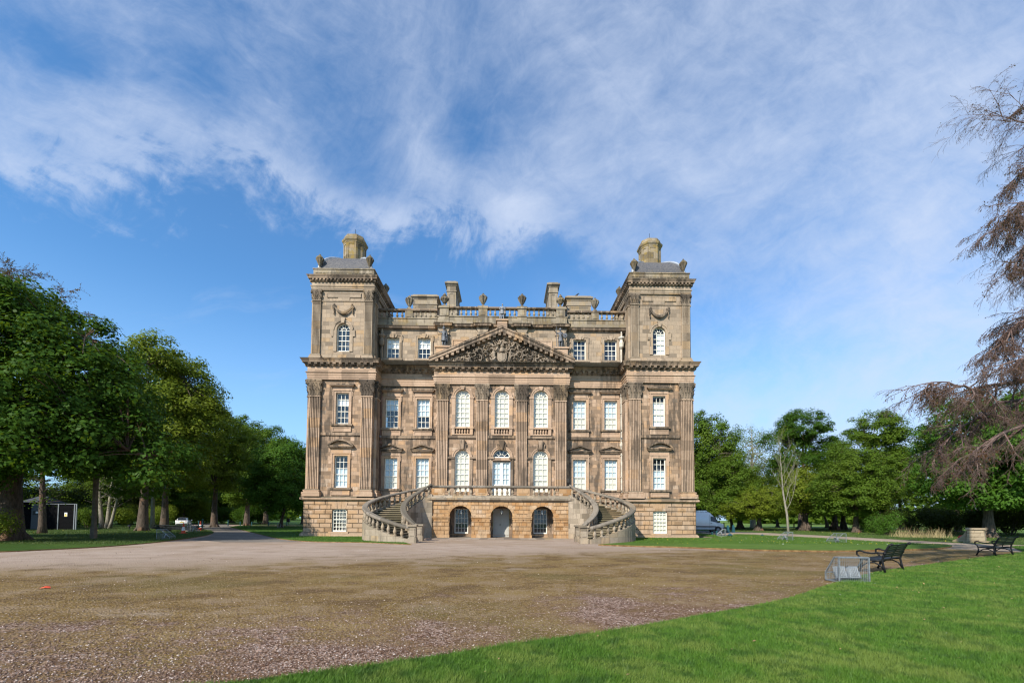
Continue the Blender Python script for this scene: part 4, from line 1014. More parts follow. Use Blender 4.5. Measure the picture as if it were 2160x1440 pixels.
# curved flights
M['riser'] = stone('dark_riser', ((.15, .12, .075), (.19, .155, .10), (.10, .085, .05)), bw=2.2, bh=9, dirt=.6, grime_lo=.46, mortar=.002)  # risers coloured darker than the treads so each step stands out
NST = 20; ZT = 3.46
def flight(sx):
    XO = 5.62; AO, BO, YO = 4.45, 4.72, 34.05; AI, BI, YI = 1.72, 2.62, 34.6
    def out(t): a = -math.pi / 2 + math.pi * t; return Vector((sx * (XO + .05 + AO * math.cos(a)), YO + BO * math.sin(a)))
    def inn(t): a = -math.pi / 2 + math.pi * t; return Vector((sx * (XO + .12 + AI * math.cos(a)), YI + BI * math.sin(a)))
    def zf(t): return .06 + (ZT - .06) * max(0, min(1, (t - .03) / .94))
    st = MB()
    for i in range(NST):
        t0, t1 = .03 + .94 * i / NST, .03 + .94 * (i + 1) / NST; z = .06 + (ZT - .06) * (i + 1) / NST; zb = max(-.05, z - .5)
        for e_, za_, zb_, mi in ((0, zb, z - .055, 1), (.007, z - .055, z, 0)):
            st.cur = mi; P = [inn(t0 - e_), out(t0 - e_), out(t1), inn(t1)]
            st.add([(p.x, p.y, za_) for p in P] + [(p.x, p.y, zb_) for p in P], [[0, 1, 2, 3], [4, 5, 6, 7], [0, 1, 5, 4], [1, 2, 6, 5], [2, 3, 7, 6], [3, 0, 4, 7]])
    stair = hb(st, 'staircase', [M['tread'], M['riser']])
    w = MB(); N = 40
    for fn, th in ((out, .34), (inn, -.30)):
        rows = []
        for k in range(N + 1):
            t = k / N; p = fn(t); q = fn(min(1, t + .01)) - fn(max(0, t - .01)); n = Vector((q.y, -q.x)).normalized() * (sx if True else 1)
            # n points away from the ellipse centre
            c = Vector((sx * XO, YO)); n = n if n.dot(p - c) > 0 else -n
            o = n * (th / 2); z = zf(t) + .20
            rows.append([(p.x - o.x, p.y - o.y, -.1), (p.x - o.x, p.y - o.y, z), (p.x + o.x, p.y + o.y, z), (p.x + o.x, p.y + o.y, -.1)])
        vs = [q for r_ in rows for q in r_]; fs = []
        for k in range(N):
            for a in range(3): fs.append([k * 4 + a, k * 4 + 4 + a, k * 4 + 5 + a, k * 4 + 1 + a])
        fs.append([0, 1, 2, 3]); fs.append([N * 4 + 3, N * 4 + 2, N * 4 + 1, N * 4]); w.add(vs, fs)
    hb(w, 'string_wall', M['stair'], stair)
    for fn in (out, inn):
        h = MB(); N2 = 44; vs = []; fs = []; prof = [(-.2, .80), (-.22, .86), (-.22, .93), (-.16, .99), (.16, .99), (.22, .93), (.22, .86), (.2, .80)]
        for k in range(N2 + 1):
            t = .012 + (.985 - .012) * k / N2; p = fn(t); q = fn(min(1, t + .01)) - fn(max(0, t - .01)); n = Vector((q.y, -q.x)).normalized(); c = Vector((sx * XO, YO)); n = n if n.dot(p - c) > 0 else -n
            z = zf(t) + (.08 if t < .1 else .1)
            for o_, dz in prof: vs.append((p.x + n.x * o_, p.y + n.y * o_, z + dz))
        m = len(prof)
        for k in range(N2):
            for a in range(m): fs.append([k * m + a, k * m + m + a, k * m + m + (a + 1) % m, k * m + (a + 1) % m])
        fs.append(list(range(m))); fs.append([N2 * m + a for a in range(m)]); h.add(vs, fs); hb(h, 'handrail', M['rail'], stair)
        n = 26 if fn is out else 14
        for i in range(n):
            t = .035 + .94 * (i + .5) / n; p = fn(t); baluster(p.x, p.y, zf(t) + .19, stair, sc=1.12)
    for p in (out(0), inn(0)):
        nw = MB(); x, y = p.x, p.y; z0 = -.05
        nw.box(x - .27, x + .27, y - .27, y + .27, z0, .36); nw.box(x - .22, x + .22, y - .22, y + .22, .36, 1.08); nw.box(x - .3, x + .3, y - .3, y + .3, 1.08, 1.2); nw.box(x - .14, x + .14, y - .25, y + .25, .48, .96); nw.box(x - .25, x + .25, y - .14, y + .14, .48, .96)
        hb(nw, 'newel_post', M['stair'], stair)
flight(-1); flight(1)
pv = MB(); pv.box(-5.4, 5.6, 34.6, YF + .3, -.06, .02); tag(pv.build('flagstone_path', M['paving']), kind='structure')

# ================================================================== THINGS ON THE HOUSE
def urn_mesh(kind):
    b = MB()
    if kind == 'bulb':
        b.box(-.2, .2, -.2, .2, 0, .12)
        b.lathe([(.17, .12), (.1, .2), (.09, .28), (.2, .36), (.36, .6), (.43, .74), (.4, .84), (.3, .88), (.34, .92), (.2, .98), (.15, 1.0), (.2, 1.06), (.17, 1.14), (.06, 1.2), (.08, 1.24), (.02, 1.3)], seg=12)
        for k in range(10):
            a = 2 * math.pi * k / 10; b.ball((.39 * math.cos(a), .39 * math.sin(a), .72), .09, .09, .13, 6, 4)
    elif kind == 'lobed':
        b.box(-.2, .2, -.2, .2, 0, .1)
        b.lathe([(.16, .1), (.1, .18), (.1, .24), (.16, .32), (.30, .62), (.37, .84), (.40, .88), (.38, .96), (.30, 1.06), (.19, 1.15), (.1, 1.2), (.1, 1.26), (.02, 1.32)], seg=12)
        for k in range(8):
            a = 2 * math.pi * k / 8; b.tube([(.12 * math.cos(a), .12 * math.sin(a), .3), (.31 * math.cos(a), .31 * math.sin(a), .62), (.40 * math.cos(a), .40 * math.sin(a), .88)], [.03, .06, .075], 5); b.ball((.38 * math.cos(a), .38 * math.sin(a), .93), .1, .1, .06, 6, 4)
    else:
        b.box(-.17, .17, -.17, .17, -.1, .12)
        b.lathe([(.14, .12), (.075, .2), (.075, .3), (.12, .36), (.2, .6), (.33, .88), (.39, .96), (.40, 1.01), (.36, 1.07), (.25, 1.17), (.15, 1.25), (.07, 1.3), (.08, 1.36), (.02, 1.42)], seg=8)
        for k in range(8):
            a = 2 * math.pi * (k + .5) / 8; b.tube([(.12 * math.cos(a), .12 * math.sin(a), .38), (.21 * math.cos(a), .21 * math.sin(a), .6), (.38 * math.cos(a), .38 * math.sin(a), .96)], [.025, .04, .055], 4)
    return b
UR = {k: urn_mesh(k).build('stone_urn', M['urn']) for k in ('bulb', 'lobed', 'cone')}
used_u = set()
def urn(kind, loc, label):
    o = UR[kind]
    if kind in used_u: o = o.copy(); link(o)
    used_u.add(kind); o.location = loc; o.scale = (.86, .86, 1.0)
    tag(o, label, 'urn', 'stone urns along the roofline')
urn('bulb', ped[0], 'rounded stone urn on the parapet pier in front of the left tall chimney')
urn('lobed', ped[1], 'lobed stone urn on the central balustrade just left of the middle statue')
urn('lobed', ped[2], 'lobed stone urn on the central balustrade just right of the middle statue')
urn('bulb', ped[3], 'rounded stone urn on the parapet pier in front of the right tall chimney')
urn('lobed', ped[4], 'lobed stone urn on the lower balustrade beside the left broad chimney')
urn('lobed', ped[5], 'lobed stone urn on the lower balustrade beside the right broad chimney')
for s, nm in ((-1, 'left'), (1, 'right')):
    xo, xi = s * 16.12, s * 11.72
    urn('cone', (xo, YT + .2, 23.46), f'tapering stone urn on the outer front corner of the {nm} tower')
    urn('cone', (xi, YT + .2, 23.46), f'tapering stone urn on the inner front corner of the {nm} tower')
    urn('cone', (s * 11.6, YT + TUD - .3, 23.44), f'stone urn half hidden behind the cornice at the back of the {nm} tower')

def figure(name, joints, edges, label, cat, group, mat, loc, rz=0, sc=1.0, extra=None, sub=2):
    """one continuous skinned body grown over a jointed skeleton; joints: name -> (x,y,z,rx,ry)"""
    names = list(joints); me = bpy.data.meshes.new(name)
    me.from_pydata([tuple(c * sc for c in joints[n][:3]) for n in names], [(names.index(a), names.index(b)) for a, b in edges], [])
    o = bpy.data.objects.new(name, me); link(o)
    md = o.modifiers.new('skin', 'SKIN'); md.use_smooth_shade = True
    if not me.skin_vertices: me.attributes  # created by the modifier
    lay = me.skin_vertices[0].data
    for i, n in enumerate(names): lay[i].radius = (joints[n][3] * sc, joints[n][4] * sc); lay[i].use_root = (i == 0)
    if sub: s_ = o.modifiers.new('sub', 'SUBSURF'); s_.levels = sub; s_.render_levels = sub
    me.materials.append(mat); o.location = loc; o.rotation_euler.z = rz
    return tag(o, label, cat, group)
def body(larm, rarm, hip=.0, robe=False, lean=.0):
    leg = (.085, .085)
    J = {'pelvis': (hip, 0, .92, .155, .125), 'waist': (hip * .5, 0, 1.06, .13, .105), 'chest': (lean, 0, 1.30, .175, .125), 'neckb': (lean, 0, 1.46, .075, .07), 'neck': (lean, -.01, 1.53, .055, .055), 'head': (lean, -.03, 1.64, .085, .1), 'crown': (lean, -.03, 1.74, .06, .075),
         'lth': (.10 + hip, -.03, .72, .095, .1), 'lkn': (.12 + hip * .5, -.05, .48, .07, .075), 'lan': (.13, 0, .1, .045, .05), 'lto': (.14, -.14, .04, .04, .035),
         'rth': (-.10 + hip, -.02, .72, .095, .1), 'rkn': (-.09 + hip * .3, -.02, .48, .07, .075), 'ran': (-.08, .03, .1, .045, .05), 'rto': (-.10, -.11, .04, .04, .035),
         'lsh': (.2 + lean, 0, 1.40, .07, .07), 'rsh': (-.2 + lean, 0, 1.40, .07, .07)}
    E = [('pelvis', 'waist'), ('waist', 'chest'), ('chest', 'neckb'), ('neckb', 'neck'), ('neck', 'head'), ('head', 'crown'), ('pelvis', 'lth'), ('lth', 'lkn'), ('lkn', 'lan'), ('lan', 'lto'), ('pelvis', 'rth'), ('rth', 'rkn'), ('rkn', 'ran'), ('ran', 'rto'), ('chest', 'lsh'), ('chest', 'rsh')]
    for p, (el, wr, ha) in (('l', larm), ('r', rarm)):
        J[p + 'el'] = (*el, .05, .05); J[p + 'wr'] = (*wr, .038, .038); J[p + 'ha'] = (*ha, .045, .03)
        E += [(p + 'sh', p + 'el'), (p + 'el', p + 'wr'), (p + 'wr', p + 'ha')]
    return J, E
def drape(o, parts, mat):
    """clothing, arms and attributes of a statue hang under its body"""
    for nm, mb in parts: c = mb.build(nm, mat); c.parent = o
SG = 'lead statues on the pediment'
J, E = body(((.26, .02, 1.16), (.24, -.1, .98), (.25, -.14, .9)), ((-.34, -.03, 1.32), (-.46, -.1, 1.46), (-.47, -.12, 1.55)), hip=.03)
o = figure('warrior_statue', J, E, 'dark lead statue of a helmeted warrior with one arm raised left of the pediment', 'statue', SG, M['statue'], (-5.2, YA - .42, 16.86), sc=1.0)
sk = MB(); sk.lathe([(.24, .55), (.23, .62), (.17, .95), (.17, 1.02), (.19, 1.1)], (.02, 0, 0), 12)
he = MB(); he.lathe([(.12, 1.66), (.125, 1.72), (.08, 1.82), (.02, 1.88)], (0, -.03, 0), 10); he.tube([(0, -.12, 1.84), (0, -.05, 1.93), (0, .08, 1.88), (0, .15, 1.72)], [.03, .045, .04, .02], 5)
ck = MB(); ck.add([(-.2, .1, 1.42), (.2, .1, 1.42), (.26, .16, .9), (.24, .14, .35), (-.12, .16, .4), (-.22, .14, .95)], [[0, 1, 2, 5], [5, 2, 3, 4]]); ck.tube([(.2, .1, 1.42), (.27, .1, 1.0), (.28, .08, .5)], [.05, .07, .05], 6)
drape(o, (('tunic', sk), ('helmet', he), ('cloak', ck)), M['statue'])
J, E = body(((.27, -.05, 1.18), (.05, -.2, 1.16), (-.06, -.22, 1.2)), ((-.27, -.04, 1.18), (-.08, -.2, 1.2), (.04, -.23, 1.24)), hip=-.03)
o = figure('lead_statue', J, E, 'pale lead statue with folded arms standing on the peak of the pediment', 'statue', SG, simple('pale_lead', (.20, .205, .22), .6, .1, var=.25, scale=9), (.02, YPC + .55, 19.24), sc=.93)
sk = MB(); sk.lathe([(.2, .66), (.2, .75), (.17, .95), (.16, 1.05)], (-.02, 0, 0), 12); ck = MB(); ck.tube([(.18, .1, 1.4), (-.1, .16, 1.0), (-.2, .12, .5), (-.22, .1, .2)], [.06, .1, .08, .04], 7)
drape(o, (('tunic', sk), ('cloak', ck)), o.data.materials[0])
J, E = body(((.32, -.03, 1.22), (.38, -.16, 1.12), (.4, -.2, 1.1)), ((-.32, -.03, 1.28), (-.36, -.16, 1.42), (-.36, -.2, 1.48)), hip=.04)
o = figure('warrior_statue', J, E, 'dark lead statue with a spear and a small round shield right of the pediment', 'statue', SG, M['statue'], (5.22, YA - .42, 16.86), sc=1.0)
sk = MB(); sk.lathe([(.21, .6), (.21, .68), (.165, .95), (.17, 1.05)], (.03, 0, 0), 12)
he = MB(); he.lathe([(.12, 1.66), (.12, 1.74), (.06, 1.83), (.01, 1.88)], (0, -.03, 0), 10)
sp = MB(); sp.tube([(-.36, -.2, .05), (-.36, -.2, 1.9)], .018, 5); sd = MB(); sd.tube([(.4, -.27, 1.1), (.4, -.23, 1.1)], [.2, .21], 14); sd.ball((.4, -.28, 1.1), .06)
drape(o, (('tunic', sk), ('helmet', he), ('spear', sp), ('shield', sd)), M['statue'])
# lanterns hanging in the three arches
def lantern(x, label):
    r_ = empty('hanging_lantern', (x, 37.75, 1.98), label=label, cat='lantern', group='lanterns under the portico')
    f = MB()
    for k in range(4):
        a = math.pi / 4 + k * math.pi / 2; b = a + math.pi / 2
        p0, p1 = Vector((.11 * math.cos(a), .11 * math.sin(a), 0)), Vector((.17 * math.cos(a), .17 * math.sin(a), .38)); q0, q1 = Vector((.11 * math.cos(b), .11 * math.sin(b), 0)), Vector((.17 * math.cos(b), .17 * math.sin(b), .38))
        f.bar(p0, p1, .022); f.bar(p0, q0, .022); f.bar(p1, q1, .022); f.bar(p1, Vector((0, 0, .5)), .018)
    f.tube([(0, 0, .5), (0, 0, .72)], .012, 5); f.build('frame', M['iron'], r_)
    g = MB(); g.add([(.1 * math.cos(a) * q, .1 * math.sin(a) * q, z) for z, q in ((.01, 1), (.37, 1.5)) for a in [math.pi / 4 + k * math.pi / 2 for k in range(4)]], [[0, 1, 5, 4], [1, 2, 6, 5], [2, 3, 7, 6], [3, 0, 4, 7]]); g.build('pane', M['glass'], r_)
    c = MB(); c.tube([(0, 0, .05), (0, 0, .2)], .02, 6); c.build('candle_tube', M['cream'], r_)
for x, n in ((-3.36, 'black glazed lantern hanging in the left portico arch'), (.1, 'black glazed lantern hanging before the grey double door'), (3.57, 'black glazed lantern hanging in the right portico arch')): lantern(x, n)
def cctv(x, y, z, s, label):
    r_ = empty('security_camera', (x, y, z), label=label, cat='camera', group='security cameras on the facade')
    b = MB(); b.tube([(0, 0, 0), (-s * .1, -.35, .1)], .03, 6); b.build('bracket', M['galv'], r_)
    b = MB(); b.bar((-s * .3, -.3, .2), (s * .14, -.46, .02), .15); b.build('housing', M['galv'], r_)
cctv(-TI + .2, YW - .02, 8.85, 1, 'grey security camera beside the brown drain pipe'); cctv(TI - .2, YW - .02, 8.85, -1, 'grey security camera beside the cream drain pipe')
# crow on the right broad chimney
cr = MB(); cr.tube([(-.22, 0, .14), (-.1, 0, .17), (.02, 0, .23), (.1, 0, .31), (.15, 0, .37), (.2, 0, .37), (.27, 0, .35)], [.02, .06, .085, .06, .05, .035, .008], 7); cr.tube([(0, -.03, 0), (0, -.03, .2)], .01, 4); cr.tube([(0, .03, 0), (0, .03, .2)], .01, 4)
tag(cr.build('crow', simple('black_feathers', (.015, .015, .017), .5), loc=(7.9, 46.2, 25.4)), 'small black bird perched on the right broad chimney', 'bird')
# ================================================================== TREES
def bez(a, b, c, n):
    return [a * (1 - t) ** 2 + b * 2 * t * (1 - t) + c * t * t for t in [i / n for i in range(n + 1)]]
def leaf_quads(rs, P, Nrm, size, asp=.62):
    n = len(P); Nrm = Nrm / (np.linalg.norm(Nrm, axis=1, keepdims=True) + 1e-9)
    a = rs.normal(size=(n, 3)); T = np.cross(Nrm, a); T /= (np.linalg.norm(T, axis=1, keepdims=True) + 1e-9); B = np.cross(Nrm, T)
    s = size * .56 * rs.uniform(.6, 1.35, (n, 1)); w = s * asp
    V = np.empty((n, 4, 3)); fold = Nrm * s * .18
    V[:, 0] = P - T * s; V[:, 1] = P + B * w + fold; V[:, 2] = P + T * s; V[:, 3] = P - B * w + fold
    return V.reshape(-1, 3)
def tree_geo(seed, trunk, r0, lobes, nclus, nleaf, lsize, csize, flat=.45, shell=.45, gap=.42, limbs=9, bark='bark', leaf='leaf_mid', inner=.25, droop=.5, twigs=True, limb_r=.34):
    """trunk: list of points; lobes: crown ellipsoids (x,y,z,rx,ry,rz). Returns two mesh objects (trunk with limbs, crown)."""
    rs = np.random.RandomState(seed); rnd = random.Random(seed)
    tb = MB(); tb.smooth = True
    TP = [Vector(p) for p in trunk]; n = len(TP)
    tb.tube([TP[0] + Vector((0, 0, -.3))] + TP, [r0 * 1.35] + [r0 * (1.15 if i == 0 else 1) * (1 - .92 * i / (n - 1)) for i in range(n)], 10)
    for k in range(5):  # root flare
        a = 6.28 * k / 5 + rnd.random(); tb.tube([TP[0] + Vector((math.cos(a) * r0 * 1.7, math.sin(a) * r0 * 1.7, -.15)), TP[0] + Vector((math.cos(a) * r0 * .9, math.sin(a) * r0 * .9, .35)), TP[0] + Vector((0, 0, 1.3))], [r0 * .22, r0 * .34, r0 * .25], 6)
    def on_trunk(t):
        f = t * (n - 1); i = min(n - 2, int(f)); return TP[i].lerp(TP[i + 1], f - i)
    vol = np.array([l[3] * l[4] * l[5] for l in lobes]); vol = vol / vol.sum()
    # clusters in the crown, thinned by a noise field so that the outline is uneven and gaps open
    C = []; tries = 0
    while len(C) < nclus and tries < nclus * 30:
        tries += 1
        l = lobes[rs.choice(len(lobes), p=vol)]; d = rs.normal(size=3); d /= np.linalg.norm(d)
        r = rs.uniform(0, 1) ** (1 / 3) if rs.rand() < inner else shell + (1 - shell) * rs.uniform(0, 1) ** .6
        p = np.array(l[:3]) + d * r * np.array(l[3:]); 
        nv = mnoise.noise(Vector(p) * .33 + Vector((seed * 3.1, 0, 0))) * .5 + .5
        if nv < gap * rs.uniform(.75, 1.2): continue
        cc = np.array(l[:3]); C.append((p, d))
    mains = []
    for k in range(limbs):
        t = .42 + .55 * k / limbs; a = on_trunk(t * .92); l = lobes[k % len(lobes)] if k < len(lobes) else lobes[rs.choice(len(lobes), p=vol)]
        an = rnd.random() * 6.28
        tgt = Vector((l[0] + l[3] * .5 * math.cos(an), l[1] + l[4] * .5 * math.sin(an), l[2] + l[5] * rnd.uniform(-.1, .5)))
        mid = a.lerp(tgt, .45) + Vector((0, 0, (tgt - a).length * .12)); pts = bez(a, mid, tgt, 7)
        pts = [p + Vector((rnd.uniform(-.15, .15), rnd.uniform(-.15, .15), rnd.uniform(-.15, .15))) * (0 if i == 0 else 1) for i, p in enumerate(pts)]
        rr = r0 * limb_r * rnd.uniform(.7, 1.1) * (1 - .4 * t); tb.tube(pts, [rr * (1 - .8 * i / 7) for i in range(8)], 7); mains.append((pts, rr))
    nodes = [p for pts, rr in mains for p in pts[2:]] + [on_trunk(.7 + .3 * i / 6) for i in range(7)]
    NA = np.array([tuple(p) for p in nodes])
    LP = []; LN = []
    for p, d in C:
        if twigs:
            q = NA[np.argmin(((NA - p) ** 2).sum(1) + (NA[:, 2] > p[2] + .5) * 4)]; q = Vector(q); e = Vector(p); L = (e - q).length
            m = q.lerp(e, .55) + Vector((0, 0, L * .1)); rr = min(.05, .010 * L + .010) * (r0 / .45) ** .5
            tb.tube(bez(q, m, e, 4), [rr, rr * .8, rr * .6, rr * .4, rr * .2], 4, cap=False)
        cs = csize * rs.uniform(.65, 1.3); m = max(4, int(nleaf * rs.uniform(.6, 1.3)))
        m = int(m * 2.1); dd = rs.normal(size=(m, 3)); dd /= np.linalg.norm(dd, axis=1, keepdims=True); rr = rs.uniform(.15, 1, (m, 1)) ** .6
        X = dd * rr; X[:, 2] = X[:, 2] * flat - droop * flat * (X[:, 0] ** 2 + X[:, 1] ** 2)
        P = p + X * cs; N = dd * .7 + np.array([0, 0, .6]) + d * .4 + rs.normal(size=(m, 3)) * .38
        LP.append(P); LN.append(N)
    P = np.concatenate(LP); N = np.concatenate(LN)
    to = tb.build('trunk', M[bark]); co = npmesh('crown', leaf_quads(rs, P, N, lsize), 4, M[leaf])
    return to, co
def tree(name, loc, geo, label, cat='tree', group=None, rz=0, sc=1.0, scz=None):
    r = empty(name, loc, rz, label, cat, group); r.scale = (sc, sc, scz or sc)
    for o in geo: o.parent = r
    return r
def tree_copy(src, loc, label, rz, sc, scz=None, group=None, leaf=None):
    c = copy_tree(src); c.location = loc; c.rotation_euler.z = rz; c.scale = (sc, sc, scz or sc); tag(c, label, None, group)
    if leaf:
        for o in c.children:
            if o.name.startswith('crown'): o.material_slots[0].link = 'OBJECT'; o.material_slots[0].material = M[leaf]
    return c
GL = 'broadleaf trees along the left woodland edge'; GR = 'broadleaf trees on the park lawn to the right'; GW = 'trees of the wood behind the drive'
# big dark sycamore, left edge
b1 = G(12, 1141)
BIG = tree('sycamore_tree', b1, tree_geo(11, [(0, 0, 0), (.1, 0, 1.6), (.0, .1, 3.4), (.3, .2, 6.5), (.5, .3, 10), (.4, .2, 13)], .74,
    [(-1, 0, 10.4, 6.0, 6.2, 5.4), (3.2, -.5, 8.0, 4.8, 5.4, 4.4), (-6, .5, 9.4, 5.0, 5.2, 5), (-1.6, 0, 13.6, 3.8, 4.0, 2.6), (6.6, .5, 5.2, 3.3, 4.0, 2.3), (1.2, -2.5, 5.4, 5.2, 4.0, 2.2), (2.2, 1.5, 11.6, 3.4, 3.8, 2.4)], 760, 95, .21, 1.1, flat=.66, gap=.27, limbs=16, leaf='leaf_dark', limb_r=.36),
    'huge dark green sycamore with a thick forked trunk at the left edge of the court', group=GL, sc=1.08)
S1 = tree('sycamore_tree', G(300, 1120) , tree_geo(21, [(0, 0, 0), (.05, 0, 3), (0, .1, 7), (.3, .2, 12), (.2, 0, 17)], .50,
    [(1.4, 0, 15.6, 5.4, 5.6, 5.0), (4.0, 0, 12.2, 4.6, 4.6, 4.0), (-2.0, 0, 13.6, 4.4, 4.6, 4.4), (1.6, 0, 8.4, 5.8, 5.4, 2.8), (1.4, 0, 19.2, 3.2, 3.2, 2.6)], 440, 75, .25, 1.25, flat=.62, gap=.32, limbs=14, leaf='leaf_olive'),
    'tall yellow green sycamore whose straight trunk stands beside the pale slim trunk', group=GL)
tree_copy(S1, Vector((AT(347, 1100, 56).x, 56, 0)), 'yellow green sycamore rising behind the parked white car', 2.2, .93, .90, GL)
tree_copy(S1, Vector((AT(452, 1100, 70).x, 70, 0)), 'olive green tree with a trunk forked from the ground beyond the drive', 4.1, .98, .93, GL)
S2 = tree('ash_tree', Vector((AT(520, 1100, 84).x, 84, 0)), tree_geo(31, [(0, 0, 0), (.1, 0, 4), (.3, 0, 9), (.1, 0, 16)], .5,
    [(0, 0, 15.5, 5.5, 5.5, 5.2), (2.5, 0, 11, 4.5, 4.5, 4), (-2.5, 0, 10.5, 4.6, 4.6, 4), (0, 0, 7, 5, 5, 2.6)], 380, 62, .28, 1.35, flat=.7, gap=.36, limbs=12, leaf='leaf_mid'),
    'dark mid green tree standing at the bend of the drive', group=GL)
tree_copy(S2, Vector((AT(560, 1100, 98).x, 98, 0)), 'dark tree top showing above the bright round tree near the house', 1.2, 1.05, 1.06, GL, 'leaf_dark')
B1 = tree('maple_tree', Vector((AT(592, 1100, 68).x, 68, 0)), tree_geo(41, [(0, 0, 0), (.15, 0, 1.2), (.5, 0, 2.6), (.4, 0, 5), (.2, 0, 9)], .30,
    [(0, 0, 8.6, 4.8, 4.8, 5.2), (1, 0, 5.0, 5.0, 5.0, 2.6), (-1.5, 0, 6, 4.2, 4.2, 3.4), (.3, 0, 11.5, 2.8, 2.8, 2.6)], 380, 66, .23, 1.15, flat=.7, gap=.32, limbs=12, leaf='leaf_bright'),
    'bright green round tree with a leaning dark trunk beside the left corner of the house', group=GL)
tree_copy(S2, Vector((AT(640, 1100, 105).x, 105, 0)), 'tree top just left of the left tower pilaster', 3.3, .98, .9, GL, 'leaf_olive')
# behind: the wood
for i, (px, Y, sc, rz, src, lf, lab) in enumerate((
    (-45, 58, .75, .4, S2, 'leaf_mid', 'woodland tree at the very left behind the hut'), 
    (200, 82, .78, 2.9, S1, 'leaf_mid', 'woodland tree behind the three stemmed trunk'), (275, 84, .85, 5.0, S2, 'leaf_brown', 'thin brownish tree deep in the wood left of the straight sycamore trunk'),
    (385, 92, .85, .9, S2, 'leaf_mid', 'woodland tree straight behind the white car'), (425, 104, .95, 2.4, S1, 'leaf_mid', 'woodland tree seen through the gap right of the white car'),
    (490, 120, 1.05, 3.6, S2, 'leaf_mid', 'far woodland tree above the drive'), (-60, 66, .9, 4.4, S1, 'leaf_mid', 'woodland tree cut by the left edge of the picture'))):
    tree_copy(src, Vector((AT(px, 1100, Y).x, Y, 0)), lab, rz, sc, sc * .92, GW, lf)
tree_copy(BIG, Vector((-66, 38, 0)), 'dark sycamore beyond the left edge of the picture behind the enclosure', 2.0, 1.05, 1.1, GL)
tree_copy(BIG, Vector((-51, 15, 0)), 'dark sycamore beyond the left edge of the picture nearest the camera', 4.0, 1.0, 1.05, GL)
# slender stems in the wood
def stem_tree(name, loc, stems, label, bark='bark_pale', group=GW, leaf='leaf_mid', seed=1, nl=60, h0=3.0):
    rnd = random.Random(seed); rs = np.random.RandomState(seed); b = MB(); b.smooth = True; P = []; N = []
    for (dx, dy, tx, ty, h, r) in stems:
        a = Vector((dx, dy, -.2)); c = Vector((tx, ty, h)); m = a.lerp(c, .5) + Vector((rnd.uniform(-.2, .2), 0, 0)); pts = bez(a, m, c, 9)
        b.tube(pts, [r * (1.3 if i == 0 else 1) * (1 - .75 * i / 9) for i in range(10)], 8)
        for k in range(nl):
            t = rnd.uniform(.35, 1); p = pts[min(8, int(t * 9))]; an = rnd.random() * 6.28; L = rnd.uniform(.6, 2.4) * (1.25 - t)
            e = p + Vector((math.cos(an) * L, math.sin(an) * L, rnd.uniform(.1, .9) * L)); b.tube(bez(p, p.lerp(e, .5) + Vector((0, 0, .1)), e, 3), [.035, .025, .015, .008], 4, cap=False)
            m_ = rs.randint(4, 14); q = np.array(e) + rs.normal(size=(m_, 3)) * .38; P.append(q); N.append(rs.normal(size=(m_, 3)) + np.array([0, 0, .6]))
    r = empty(name, loc, 0, label, 'tree', group); b.build('trunk', M[bark], r); npmesh('crown', leaf_quads(rs, np.concatenate(P), np.concatenate(N), .17), 4, M[leaf], r); return r
stem_tree('multi_stem_tree', Vector((AT(216, 1100, 57).x, 57, 0)), [(0, 0, -.9, 0, 9, .27), (.5, .1, .9, .3, 9.5, .26), (.9, 0, 2.6, .2, 8.5, .2)], 'three pale stems rising from one foot in the wood', seed=4)
stem_tree('birch_tree', Vector((AT(322, 1100, 60).x, 60, 0)), [(0, 0, -.4, 0, 15, .26)], 'slim pale straight trunk between the two big sycamore trunks', seed=5)
stem_tree('small_tree', G(89, 1126), [(0, 0, -.5, 0, 8.5, .30)], 'knobbly leaning trunk standing in front of the dark enclosure', 'bark', seed=6, nl=80)
# ---- right side
tree_copy(S2, Vector((AT(1496, 1100, 78).x, 78, 0)), 'tall loose topped tree right beside the right corner of the house', 5.2, .92, 1.02, GR, 'leaf_mid')
tree_copy(B1, Vector((AT(1545, 1100, 72).x, 72, 0)), 'rounded green tree above the bonnet of the silver van', 2.0, 1.0, .88, GR, 'leaf_mid')
tree_copy(B1, Vector((AT(1480, 1100, 88).x, 88, 0)), 'green tree behind the silver van roof', 4.0, 1.2, 1.0, GR)
LOW = tree('hawthorn_tree', Vector((AT(1600, 1100, 66).x, 66, 0)), tree_geo(51, [(0, 0, 0), (.1, 0, 1.0), (0, 0, 2.2), (.2, 0, 4)], .5,
    [(0, 0, 3.9, 4.4, 4.2, 1.9), (2.5, 0, 3.4, 3, 3, 1.5), (-2.6, 0, 3.3, 3, 3, 1.5), (.5, 0, 5.4, 2.8, 2.8, 1.4)], 280, 55, .17, .8, flat=.6, gap=.38, limbs=12, leaf='leaf_olive'),
    'low spreading yellow green tree with a stout short trunk left of the pale slim tree', group=GR)
BARE = tree('lime_tree', Vector((AT(1588, 1100, 92).x, 92, 0)), tree_geo(61, [(0, 0, 0), (.1, 0, 5), (-.2, 0, 10), (.2, 0, 16), (0, 0, 21)], .5,
    [(0, 0, 15, 5, 5, 7), (-2, 0, 11, 4, 4, 4), (2, 0, 12, 4, 4, 5)], 420, 14, .22, 1.2, flat=.8, gap=.3, limbs=26, leaf='leaf_olive', bark='bark_pale'),
    'thinly leafed tall grey tree with sky showing through between the leafy ones', group=GR)
